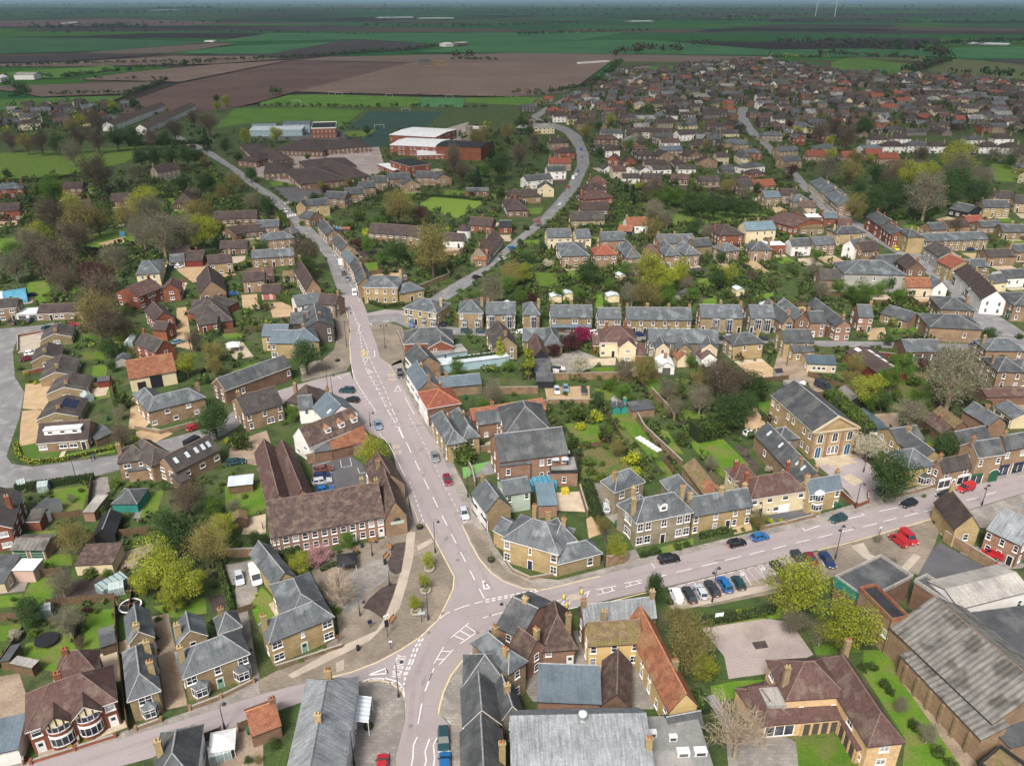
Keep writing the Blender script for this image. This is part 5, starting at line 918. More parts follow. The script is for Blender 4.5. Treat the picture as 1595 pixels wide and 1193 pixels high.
# --- high street west side
H('dark brick house with slate roofs',[(472,513,520,508,516,480,5.6,2.4,'y'),(451,504,479,503,9,5.4,2.2,'x')],'darkbrick','slated',nick='dark brick slate house',ch=[(0,.1,.3,1.3,'darkbrick'),(0,.6,.3,1.3,'darkbrick'),(1,.3,.5,1.3,'darkbrick')],f='..w/..w',r='www/www')
H('yellow villa with hipped corner',[(420,534,464,534,9,5.3,2.4,'x'),(458,535,496,530,482,514,5.3,2.8,'xh'),(407,523,446,523,8,5.2,2.2,'x')],'yellow','slateb',f='w..w/W..W',nick='yellow hipped villa',ch=[(1,.5,.6,1.3,'tan')])
H('white house with blue slate roof',[(487,633,508,655,552,637,5.2,3.2,'x'),(466,637,488,634,7,4.4,2,'x','white','slate')],'white','slateb',f='w.w/..w',ch=[(0,.05,.5)],nick='white house with blue slates',extra=lambda c:rooflights(c,[(.8,.2)]))
H('low brown hipped building',[(446,624,481,631,492,606,3.6,3.4,'xh')],'tan','brown',nick='low brown hipped building',ch=[(0,.2,.3)]);H('tan house with brown roof',[(381,645,441,628,421,606,5,3,'x')],'tan','greybrown',f='w.w.w/w.Ww',nick='tan lane house')
H('white house with orange roof and three dormers',[(481,695,562,662,7,4.6,3.6,'x')],'white','mottled',f='..w.w.w/w.wwn..',trim='trimw',ws='c',nick='three dormer white house',ch=[],extra=lambda c:[dormer(c,u,.12,1.7,1.3,'white','orange') for u in (.42,.68,.93)])
H('low brick outbuilding with orange roof',[(518,700,576,686,5,3,1.4,'m','brownbrick','orange'),(490,704,517,700,5,3,1.0,'m','brownbrick','slate')],'brownbrick','orange',nick='orange lean to',auto=False,ch=[],name='outbuilding',cat='outbuilding')
H('twin ridged brick terrace with red brown roofs',[(421,836,599,803,607,748,5.0,4.2,'x'),(418,792,455,784,452,693,4.2,3,'y',None,'redbrown'),(456,784,489,776,481,693,4.2,3,'y',None,'redbrown'),(588,762,630,752,614,714,4.4,3.2,'y','tan','mottled'),(600,807,633,801,613,752,4.9,3.8,'y','tan','mottled',.5,1)],'pinkbrick','mottled',f='wwwwwwwwwwww/wwwwwwwwdwwd',r='./.',door='dwhite',trim='trimk',wsc=1.15,
 ch=[(0,.86,.6,1.0,'buff'),(3,.3,.5,1,'buff'),(0,.985,.5,.6,'buff')],nick='twin ridged brick terrace',extra=lambda c:gable_sign(c))
# --- high street east side
H('brick works with hipped slate roof',[(630,535,705,532,703,513,4.4,3,'xh'),(668,541,706,539,704,531,4.2,2,'y')],'red','slated',f='',nick='hipped brick works',ch=[],trim='trimw')
H('slate roofed corner building with white shop front',[(631,551,649,572,684,563,4.8,2.8,'x')],'tan','slated',r='',f='s.s',nick='white slate corner shop',ch=[(0,.3,.5)],extra=front_render);H('blue slate roofed white shops',[(633,577,652,607,680,592,5.2,2.6,'x')],'tan','slateb',f='w.w.w/s.s.s',nick='white street shops',door='dnavy',ch=[(0,.4,.5),(0,.98,.5)],extra=front_render)
H('orange hipped corner house',[(652,611,666,635,714,622,5.6,2.4,'xh')],'brownbrick','red_tile',f='w.w/s.s',r='',door='dwhite',nick='orange hipped street house',ch=[(0,.3,.6,1.2,'red')],trim='trimw',extra=front_render);H('double piled slate street house',[(672,648,697,691,722,681,5.3,2.2,'xh'),(700,643,722,682,744,674,5.2,2.2,'xh')],'yellow','slate',f='w.w.w.w/d.w.d.w',nick='double piled slate house',ch=[(0,.4,.6,1.2,'brownbrick'),(1,.5,.5,1.2,'brownbrick')])
H('brick outhouse with blue slate roof',[(676,604,750,597,6.5,3.2,1.6,'x')],'tan','slateb',auto=False,nick='long blue slate outhouse',ch=[(0,.12,.5),(0,.3,.5)]);H('teal fronted flat roofed store',[(673,556,728,547,6,2.8,.1,'f')],'paleblue','feltg',auto=False,name='store',cat='store');H('long pale flat roofed shed',[(684,570,793,556,5,2.6,.1,'f')],'paleblue','paleroof',auto=False,name='shed',cat='shed',nick='long pale shed')
H('orange pantiled garden range',[(737,655,851,637,6,3,1.8,'x'),(747,661,787,655,4,4.2,1.2,'m','pinkbrick','slate')],'pinkbrick','orange',nick='orange garden range',ch=[(0,.3,.5)])
H('brick chapel with L shaped slate roof',[(779,718,885,705,873,668,7,3.8,'x'),(789,674,858,669,848,628,6.6,4,'yh>'),(858,737,900,736,888,712,3.6,.1,'fp','pinkbrick','feltg'),(780,727,826,722,822,714,6,.1,'f','pinkbrick','slate')],'pinkbrick','slated',f='.....ww.w/.....ww..',nick='brick chapel with slate L roof',ch=[],name='chapel',cat='chapel',extra=lambda c:rooflights(c,[(.2,.3),(.55,.3),(.25,.75),(.65,.75)],2,1.6,1.2))
H('white street corner building with tan gable',[(736,766,758,797,796,788,5,3,'x')],'buff','slate',f='n.n/s.s',r='',door='dnavy',nick='white corner shop',ch=[(0,.05,.4)],extra=front_render);H('mint green house with pale roof',[(787,770,827,763,6,5,1.6,'x')],'mint','slate',f='w.w/...',nick='mint green house',ch=[])
H('blue flat roofed store',[(839,788,868,787,851,753,3,.1,'f')],'pinkbrick','blueroof',auto=False,name='store',cat='store',nick='blue flat roofed store')
H('yellow Georgian corner house with arched porch',[(784,837,869,861,893,823,5.8,3.0,'xh'),(862,846,897,839,913,803,5.8,2.6,'yh>','brownbrick'),(870,876,936,859,925,837,3.4,1.8,'xh>','buff'),(769,824,785,832,5,4,1.6,'x')],'yellow','slate',f='w..n..w/W..d..W',nick='yellow Georgian corner house',trim='trimw',ch=[(0,.3,.9,1.5),(0,.9,.7,1.5),(1,.2,.9,1.3)],door='dnavy',wsc=1.2)
H('Georgian stone house with arched attic dormer',[(992,812,1078,795,1062,770,6.6,3.2,'xh'),(963,784,993,806,1025,790,6.5,2.8,'xh'),(958,764,1003,748,990,730,6.2,2.6,'xh'),(1060,782,1093,776,1062,742,5.6,2.6,'yh')],'stone','slate',f='ww.w.ww/WW.d.WW',wsc=1.25,nick='Georgian stone house',trim='trimw',ch=[(0,.02,.4,1.6,'yellow'),(0,.95,.6,1.6,'yellow'),(1,.2,.5,1.6,'yellow'),(2,.15,.4,1.4,'yellow')],extra=lambda c:dormer(c,.5,.12,1.7,1.5,'white','slate'))
H('row of yellow rendered cottages',[(1080,802,1172,786,1164,763,5,2.6,'x')],'yellow','slate',f='w..w..w.w/w..w.dw.w',nick='yellow cottage row',ch=[(0,.02,.5,1.3),(0,.55,.5,1.3),(0,.97,.6,1.3)],name='terrace',cat='terrace')
H('brown roofed brick range with orange patch',[(1064,725,1103,776,1127,768,4.4,1.6,'x',None,None,.62)],'buff','moss',f='',auto=False,nick='mossy brick range',ch=[(0,.97,.5,1)],name='brick_range',cat='outbuilding',extra=lambda c:orange_patch(c))
H('red roofed semi of brick and render',[(1170,775,1255,762,1233,738,5.2,3.0,'xh'),(1145,746,1178,742,1166,726,5,2.4,'xh')],'cream','redbrown',f='W.w.W.w/WdnWg..',trim='trimw',door='dbrown',ws='c',nick='red roofed rendered semi',ch=[(0,.05,.6,1.3,'red'),(0,.9,.9,1.5,'red'),(1,.2,.5,1.2,'red')])
H('long slate roofed malting beside the chapel',[(1176,675,1250,753,1284,745,4.6,2.8,'x'),(1214,685,1244,681,1239,664,6,1.8,'xh','greybrick')],'tan','slated',f='..w...w..w',nick='long slate malting',ch=[(0,.8,.3),(0,.95,.6)],name='brick_range',cat='outbuilding',extra=lambda c:rooflights(c,[(.15,.3),(.4,.3),(.75,.3),(.85,.3)],0,.7,1))
H('yellow cottage with white bay window',[(1261,768,1312,759,1305,744,5.2,2.2,'x')],'yellow','slateb',f='W..w/...w',nick='white bay yellow cottage',bays=[(.3,2.6,.8,2.7,5.0,'paleroof',False,0,.5),(.3,2.6,.8,0,2.5,None,False,0,.8)],ch=[(0,.02,.5,1.3),(0,.97,.6,1.4)],trim='trimw')
H('yellow brick chapel with pedimented front',[(1268,672,1338,664,1202,614,7.6,3.4,'y')],'yellow','slated',f='',l='ww.ww.ww/ww.ww.ww',nick='pedimented chapel',ch=[],name='chapel',cat='chapel',trim='trimw',extra=lambda c:chapel_front(c))
H('hipped slate house with white bay',[(1413,729,1457,723,1376,704,5.2,2.6,'yh'),(1436,716,1468,712,1432,678,4.4,2.2,'y',None,'slated'),(1398,690,1440,684,7,4.4,2,'x',None,'slated')],'yellow','slate',f='..w/...',nick='hipped high street house',bays=[(.7,2.6,1,0,2.6,'slated')],ch=[(1,.9,.5)])
H('small brown roofed shop cottage',[(1469,734,1513,725,1503,711,5,2.2,'x')],'tan','greybrown',f='w.w/sds',nick='white fronted shop cottage',door='dwhite',ch=[(0,.02,.5)],name='shop_building',cat='shop');H('tall shop with green arched gateway',[(1524,711,1565,705,1553,685,7.6,2.4,'x')],'tan','slated',f='w.w/s.a',door='dforest',nick='green gateway shop',name='shop_building',cat='shop',ch=[(0,.02,.5)],trim='trimw')
H('tan terrace with dark shop fronts',[(1567,699,1625,689,1610,676,7.4,2.4,'x')],'tan','slated',f='w.w.w/s.s.s',door='dnavy',name='shop_building',cat='shop',nick='dark fronted shops');H('brown slate rear range',[(1497,693,1545,683,1532,664,4.6,2.2,'x')],'brownbrick','slated',auto=False,ch=[])
H('slate roofed brick shed with white end',[(1501,638,1541,662,1557,652,3.8,2,'x')],'pinkbrick','slate',auto=False,nick='white ended brick shed',name='shed',cat='shed');H('low shed with tan mossy roof',[(1453,641,1487,666,1500,659,3,1.6,'x')],'brownbrick','moss',auto=False,name='shed',cat='shed');H('low shed with broken brown roof',[(1434,650,1466,675,1484,667,2.8,1.4,'x')],'brownbrick','mottled',auto=False,name='shed',cat='shed')
H('long garage block with cream doors',[(1550,632,1577,652,1597,640,3,1.6,'x')],'cream','slate',f='gg',auto=False,name='garage',cat='garage',nick='cream doored garages');H('long brown roofed red timber workshop',[(1318,546,1369,581,1404,571,3.6,1.2,'x')],'redwood','brown',auto=False,nick='red timber workshop',name='workshop',cat='workshop',ch=[],extra=lambda c:rooflights(c,[(.1,.3),(.25,.6),(.45,.6),(.65,.6),(.88,.6)],0,2.2,1.2,'whiteroof'))
H('open fronted slate cart shed',[(1411,547,1467,547,8,3.4,2.2,'x')],'brownbrick','slate',f='gggg',door='dblack',auto=False,name='cart_shed',cat='shed',ch=[],nick='slate cart shed');H('slate house by the right edge',[(1537,545,1600,546,8,4.6,2.2,'xh')],'tan','slate');H('brick villa pair with slate roofs',[(1530,556,1555,578,1588,571,5.6,2.2,'yh'),(1566,563,1590,577,1620,570,5.6,2.2,'yh')],'tan','slated',nick='slate villa pair');H('long low brown shed',[(1537,618,1605,617,6,2.6,1,'x')],'brownbrick','redbrown',auto=False,name='shed',cat='shed')  # cart shed: black door panels stand in for the shade of its open front
for i,a in enumerate(((1327,640,1340,650,1352,645),(1341,651,1356,663,1370,657),(1357,664,1371,675,1383,669))):H('dark metal roofed stable',[(*a,2.3,.5,'m')],'blackwood','metalblue',auto=False,name='stable',cat='stable',group='dark stables behind the chapel hedge')
H('grey corrugated shed behind the chapel hedge',[(1305,606,1325,624,1338,616,2.4,1.2,'x')],'blackwood','asbestos',auto=False,name='shed',cat='shed')
# --- bottom middle and right
H('tan corner building with long hipped slate roof',[(736,998,792,1046,821,1029,7.2,2.0,'xh')],'buff','slate',f='',r='w/w',nick='hipped tan corner building',ch=[(0,.25,.8,1.2,'yellow'),(0,.78,.3,1.2,'yellow')],trim='trimk')
H('slate building curving round the corner',[(723,1130,779,1125,779,1066,5.6,3,'y'),(723,1066,789,1064,752,1018,5.5,3,'yh>'),(780,1122,816,1114,800,1066,5,2.6,'y'),(722,1250,789,1245,786,1134,5.8,3.2,'y')],'greybrick','slated',nick='slate corner range',ch=[(3,.97,.5,1.5,'yellow'),(2,.5,.5,1.2,'yellow')],trim='trimw')
H('great pale slate roofed hall',[(800,1320,1038,1314,1024,1101,6,4.2,'x',None,None,.78)],'brownbrick','slatew',nick='great pale slate hall',name='hall',cat='hall',ch=[(0,.98,.55,.6,'yellow')],auto=False,ridgecap=False,extra=lambda c:roof_vent(c))
H('blue slate roofed store',[(838,1090,936,1094,932,1043,3.8,1.6,'x',None,None,.9)],'pinkbrick','slateb',auto=False,nick='blue slate store',name='store',cat='store',ch=[])
H('brown tiled store with gable to the hall',[(937,1097,982,1102,968,1030,3.4,2.6,'y')],'brownbrick','mottled',auto=False,nick='brown tiled store',name='store',cat='store',ch=[])
H('yellow and orange rendered inn with pale slates',[(917,1002,998,997,993,972,5.4,2.8,'x','yrender','moss'),(910,972,1022,958,1013,936,5.6,2.6,'x','brownbrick','slatew')],'yrender','mottled',f='w.w.w/w.w.W',door='dnavy',nick='yellow rendered inn',name='inn',cat='inn',ch=[(1,.97,.5,1.4,'buff'),(0,.35,.95,1.4,'buff'),(1,.02,.5,1.2,'buff')])
H('long orange tiled range with yellow walls',[(1044,1106,1087,1098,1012,962,5,3.0,'y')],'yrender','orange',f='',nick='long orange tiled range',name='house_range',cat='house',ch=[(0,.65,.3,1)],auto=True)
H('old brown tiled pub with brick gable',[(846,1010,897,1006,884,948,4.2,4.6,'yh<',None,'mottled'),(794,1003,822,1024,847,1002,4.8,2.4,'x',None,'mottled'),(773,973,812,992,888,950,6,2.4,'x',None,'slated')],'pinkbrick','mottled',f='w.d/...',door='dwhite',nick='brown tiled pub',name='pub',cat='pub',ch=[(2,.5,.5,1.2,'yellow'),(1,.7,.8,1.2,'yellow'),(0,.8,.2,1,'buff')])
H('cream courtyard care home with brown hipped roofs',[(1226,1087,1317,1081,1326,1020,5.6,3.2,'xh'),(1354,1158,1407,1152,1330,1020,5.5,3.0,'yh'),(1186,1129,1312,1118,1290,1072,2.9,1.6,'m'),(1309,1119,1336,1167,1362,1160,2.9,1.2,'m'),(1147,1072,1188,1130,1232,1112,2.9,1.6,'xh')],'peach','redbrown',f='..w....ww',trim='trimk',nick='cream care home',name='care_home',cat='care home',ch=[(0,.05,.3,1.5,'buff'),(1,.9,.98,1.6,'buff')],ws='c',extra=lambda c:care_extras(c))
H('large corrugated works with lean to',[(1389,976,1548,1125,1645,1063,6,4.4,'x'),(1405,1019,1530,1150,1549,1124,4.6,1.4,'m')],'tan','asbestos',f='',auto=False,nick='big corrugated works',name='factory',cat='factory',ch=[],ridgecap=True,extra=lambda c:buttresses(c))
H('flat roofed building with teal fascia',[(1302,901,1350,935,1425,903,5,.1,'fp')],'brownbrick','felt',auto=False,trim='sheetgrey',nick='teal fascia building',name='flat_roofed_building',cat='building',l='',extra=lambda c:teal_fascia(c))
H('narrow parapeted tower block with orange coping',[(1340,919,1389,968,1407,957,7,.1,'fp')],'tan','feltblack',auto=False,nick='orange coped block',name='flat_roofed_building',cat='building',trim='orange',f='.w..w');H('dark flat roofed range with parapet',[(1425,907,1484,946,1502,937,5.6,.1,'fp')],'brownbrick','felt',auto=False,name='flat_roofed_building',cat='building',trim='sheetgrey')
H('wide low grey roofed depot',[(1494,946,1605,918,1570,876,6,1.2,'x')],'white','sheetgrey',auto=False,nick='wide grey roofed depot',name='depot',cat='depot',ch=[],ridgecap=False,f='.w..w');H('dark flat roofed workshop with yellow rooflights',[(1502,956,1600,1056,1700,1020,5.4,.1,'f')],'brownbrick','felt',auto=False,nick='yellow rooflit workshop',name='workshop',cat='workshop',trim='felt',extra=lambda c:rooflights(c,[(.2,.15),(.33,.25),(.45,.33),(.1,.6),(.7,.5)],0,2.6,1.8,'ylight'))
H('tan gambrel gabled house',[(1489,822,1527,823,1562,783,4.6,3.2,'y')],'yellow','brown',f='.w.',l='',nick='gambrel gabled house',ch=[(0,.95,.5)],r='w.w/...');H('brick post office with slate roof',[(1538,823,1591,848,1612,814,5.6,3,'x')],'pinkbrick','slatew',f='w.w.w/wwd',nick='slate roofed sorting office',ch=[(0,.98,.5)])
H('grey flat roofed annexe',[(1574,1165,1626,1150,1600,1108,4,.1,'f')],'tan','felt',auto=False);H('small mossy flat roofed store',[(1526,1192,1570,1225,1590,1190,3,.1,'fp')],'pinkbrick','moss',auto=False,name='store',cat='store')
H('flat grey felted roof with vents',[(1034,1260,1130,1255,1108,1113,4,.1,'f')],'brownbrick','feltg',auto=False,nick='flat felted annexe',name='annexe',cat='annexe',trim='feltg',ch=[],extra=lambda c:ac_units(c))
H('dark slate outshot below the range',[(1044,1140,1096,1130,1082,1104,3.4,1.4,'x')],'greybrick','slated',auto=False,ch=[])
# ------------------------------------------------------------------ plants
def leafm(key,c,c2,orand=.16,tr=.42):return M(key,c,c2,ns=.5,lo=.35,hi=.65,fine=0,isl=.45,orand=orand,rough=.8,spec=.1,transl=tr)
leafm('leaf_y',(0.364,0.395,0.0465),(0.256,0.318,0.0434));leafm('leaf_g',(0.126,0.238,0.035),(0.084,0.182,0.028));leafm('leaf_d',(0.0764,0.131,0.0437),(0.0473,0.091,0.0328));leafm('leaf_c',(0.035,0.07,0.035),(0.0252,0.0504,0.028))
leafm('leaf_o',(0.295,0.264,0.093),(0.232,0.202,0.0853));leafm('leaf_b',(0.182,0.147,0.105),(0.14,0.112,0.084));leafm('leaf_q',(0.266,0.245,0.182),(0.196,0.196,0.126));leafm('leaf_w',(0.62,0.58,0.46),(0.5,0.5,0.36));leafm('leaf_p',(0.62,0.36,0.38),(0.5,0.28,0.3))
leafm('leaf_r',(0.108,0.042,0.048),(0.078,0.0336,0.036));leafm('leaf_m',(0.27,0.025,0.085),(0.2,0.02,0.06));leafm('leaf_l',(0.465,0.48,0.0388),(0.31,0.388,0.031));leafm('leaf_s',(0.14,0.21,0.042),(0.105,0.154,0.035));leafm('leaf_k',(0.084,0.133,0.0308),(0.063,0.091,0.028))
M('bark',(.12,.095,.07),(.085,.068,.05),ns=2);M('barkp',(.36,.3,.22),(.28,.22,.16),ns=2);M('hedge_core',(.02,.032,.012),fine=.2)
def leaves(mb,rng,centres,radii,n,size,flat=.35):
    """n small leaf faces spread through clumps"""
    cs = np.array(centres);rs = np.array(radii);pr = rs**2/(rs**2).sum();idx = rng.choice(len(cs),n,p=pr)
    d = rng.normal(size=(n,3));d/=np.linalg.norm(d,axis=1)[:,None];rr = rs[idx]*rng.uniform(.45,1.05,n)**.7
    p = cs[idx]+d*rr[:,None]*np.array([1,1,.85])
    nrm = d+rng.normal(size=(n,3))*.7+np.array([0,0,flat]);nrm/=np.linalg.norm(nrm,axis=1)[:,None]
    a = np.cross(nrm,rng.normal(size=(n,3)));a/=np.linalg.norm(a,axis=1)[:,None];b = np.cross(nrm,a);s = size*rng.uniform(.6,1.3,n)[:,None]
    q = np.stack([p-a*s,p-b*s*.6,p+a*s,p+b*s*.6],1).reshape(-1,3);i0 = len(mb.v)
    mb.v+=[tuple(x) for x in q];mb.f+=[(i0+4*k,i0+4*k+1,i0+4*k+2,i0+4*k+3) for k in range(n)];mb.m+=[0]*n
def leafmesh(mb,name,mats):
    me = bpy.data.meshes.new(name);me.from_pydata(mb.v,[],mb.f)
    for k in mats:me.materials.append(MATS[k])
    me.polygons.foreach_set('material_index',mb.m);me.update();return me
PROTO = {}
def proto(shape,seed):
    """unit tree: height 1, crown about as wide as given by shape; returns (crown mesh, trunk mesh, crown width)"""
    k = (shape,seed)
    if k in PROTO:return PROTO[k]
    rng = np.random.default_rng(seed*7+zlib.crc32(shape.encode())%1000);C = MB();T = MB();cs,rs = [],[]
    if shape in ('round','twig','dense','bare'):
        wd = .84 if shape in ('round','dense') else .86;z0 = .2 if shape!='dense' else .12
        for i in range(34):
            d = rng.normal(size=3);d/=np.linalg.norm(d);r = rng.uniform(.35,1)
            c = np.array([d[0]*wd*.39*r,d[1]*wd*.39*r,.55+d[2]*.34*r]);c[2] = max(c[2],z0)
            cs.append(c);rs.append(rng.uniform(.085,.165)*(1.15 if shape=='dense' else 1))
        T.beam((0,0,-.02),(0,0,.34),.028,.02,n=6)
        for c in (cs if shape in ('round','bare') else cs[:16]):
            st = np.array([0,0,rng.uniform(.2,.42)]);md = st*.45+c*.55+np.array([0,0,-.03]);T.beam(st,md,.013,.008,n=4,cap=False);T.beam(md,c,.008,.003,n=4,cap=False)
        if shape=='round':
            for c in cs:
                for j in range(7):d = rng.normal(size=3);d[2] = abs(d[2])*.6;d/=np.linalg.norm(d);T.beam(c,np.array(c)+d*rng.uniform(.05,.11),.003,.001,n=3,cap=False)
            leaves(C,rng,cs,rs,8500,.0105)
        elif shape=='dense':leaves(C,rng,cs,rs,7000,.0145)
        else:
            for c in cs:  # bare crown: hundreds of thin twigs with a haze of buds
                for j in range(13):
                    d = rng.normal(size=3);d[2] = abs(d[2])*.8+.15;d/=np.linalg.norm(d);o_ = np.array(c)+rng.normal(size=3)*.04;e = o_+(d*.6+(o_-np.array([0,0,.42]))*.9)*rng.uniform(.10,.2)
                    C.beam(o_,e,.0028 if shape=='twig' else .0042,.0009,n=3,cap=False)
                    for _ in range(2):
                        m_ = o_+(e-o_)*rng.uniform(.2,.8);f_ = m_+rng.normal(size=3)*.05+d*.04;C.beam(m_,f_,.0016 if shape=='twig' else .0024,.0006,n=3,cap=False)
            if shape=='twig':leaves(C,rng,cs,[r*1.2 for r in rs],5200,.0105)
        w_ = wd
    elif shape=='column':
        for i in range(22):
            z = rng.uniform(.12,.95);r = .15*(1-abs(z-.42)*.9);a = rng.uniform(0,6.28);cs.append((r*.6*math.cos(a),r*.6*math.sin(a),z));rs.append(.07)
        T.beam((0,0,-.02),(0,0,.6),.016,.008,n=6);leaves(C,rng,cs,rs,1700,.019);w_ = .36
    elif shape=='cone':
        for i in range(34):
            z = (i+.5)/34*.9+.06;r = .2*(1-z)+.015
            for j in range(3):a = rng.uniform(0,6.28);cs.append((r*.75*math.cos(a),r*.75*math.sin(a),z));rs.append(.03+.045*(1-z))
        T.beam((0,0,-.02),(0,0,.7),.018,.006,n=6);leaves(C,rng,cs,rs,2400,.018);w_ = .44
    elif shape=='bush':
        for i in range(15):
            d = rng.normal(size=3);d/=np.linalg.norm(d);d[2] = abs(d[2]);r = rng.uniform(.2,.8);cs.append((d[0]*.5*r,d[1]*.5*r,.15+d[2]*.6*r));rs.append(rng.uniform(.16,.26))
        for i in range(4):a = i*1.6;T.beam((0,0,-.03),(.25*math.cos(a),.25*math.sin(a),.5),.03,.01,n=4)
        leaves(C,rng,cs,rs,900,.05);w_ = 1.25
    elif shape=='weep':
        for i in range(30):
            a = rng.uniform(0,6.28);r = rng.uniform(.1,.42);c = np.array([r*math.cos(a),r*math.sin(a),.88-r*.5+rng.uniform(-.05,.05)]);st = np.array([0,0,.5]);T.beam(st,c,.012,.004,n=4,cap=False)
            for j in range(22):
                p = c+rng.normal(size=3)*.045;n_ = 5
                for q in range(n_):
                    e = p+np.array([p[0]*.05,p[1]*.05,-.10])+rng.normal(size=3)*.008;C.beam(p,e,.0022,.0016,n=3,cap=False);p = e
                    if p[2]<.1:break
        T.beam((0,0,-.02),(0,0,.52),.035,.022,n=6);leaves(C,rng,[(c2.x,c2.y,c2.z) for c2 in [Vector(v) for v in C.v[::60]]],[.04]*len(C.v[::60]),1200,.009);w_ = .95
    PROTO[k] = (leafmesh(C,'crown',['leaf_g']),T.mesh('trunk',['bark']),w_);return PROTO[k]
KIND = {  # letter: (shape, material, H/W, name, words, category)
 'y':('round','leaf_y',1.15,'broadleaf_tree','yellow green leafing tree','tree'),'g':('round','leaf_g',1.1,'broadleaf_tree','fresh green tree','tree'),'d':('dense','leaf_d',1.15,'evergreen_tree','dark evergreen tree','tree'),
 'c':('cone','leaf_c',2.2,'conifer_tree','narrow dark conifer','tree'),'o':('twig','leaf_o',1.1,'broadleaf_tree','olive budding tree','tree'),'b':('twig','leaf_b',1.15,'bare_tree','bare brown tree','tree'),'q':('twig','leaf_q',1.1,'bare_tree','bare grey tree','tree'),
 'w':('round','leaf_w',1.0,'blossom_tree','white blossom tree','tree'),'p':('round','leaf_p',1.0,'blossom_tree','pink blossom tree','tree'),'r':('dense','leaf_r',1.05,'purple_tree','dark purple leaved tree','tree'),'R':('twig','leaf_r',1.05,'purple_tree','purplish bare tree','tree'),'m':('dense','leaf_m',.9,'blossom_tree','magenta flowering tree','tree'),
 'l':('bush','leaf_l',.85,'shrub','bright yellow shrub','shrub'),'s':('bush','leaf_s',.8,'shrub','green garden shrub','shrub'),'k':('bush','leaf_k',.9,'shrub','dark green shrub','shrub'),'C':('column','leaf_y',2.6,'columnar_tree','slim yellow green tree','tree'),'W':('weep','leaf_o',1.0,'weeping_tree','large weeping olive tree','tree'),'Q':('bare','barkp',1.15,'bare_tree','bare pale branched tree','tree')}
NT = [0]
def plant(cx,cy,wpx,k,hw=None,group=None,label=None):
    shape,mat,ratio,name,words,cat = KIND[k];wpx*=(1.3 if cy>300 else 1.05) if cat=='tree' else 1.12;ratio = hw or ratio;NT[0]+=1;rnd = random.Random(NT[0]*13+int(cx*7));z = 0;H_ = 8
    for _ in range(5):
        p = P(cx,cy,H_*.55);dep = PIX(p)[2];W_ = wpx*dep/FPX;H_ = W_*ratio
    cm,tm,pw = proto(shape,rnd.randrange(3));s = W_/pw;t = empty(name,(p.x,p.y,0),rnd.uniform(0,6.28));t.scale = (s,s,H_)
    inst('crown',cm,t,mat=mat);inst('trunk',tm,t,mat='barkp' if k in 'qQ' else None)
    tag(t,words,cat,label,group or {'tree':'trees of the town','shrub':'garden shrubs'}[cat],at=(p.x,p.y,H_*.5));return t
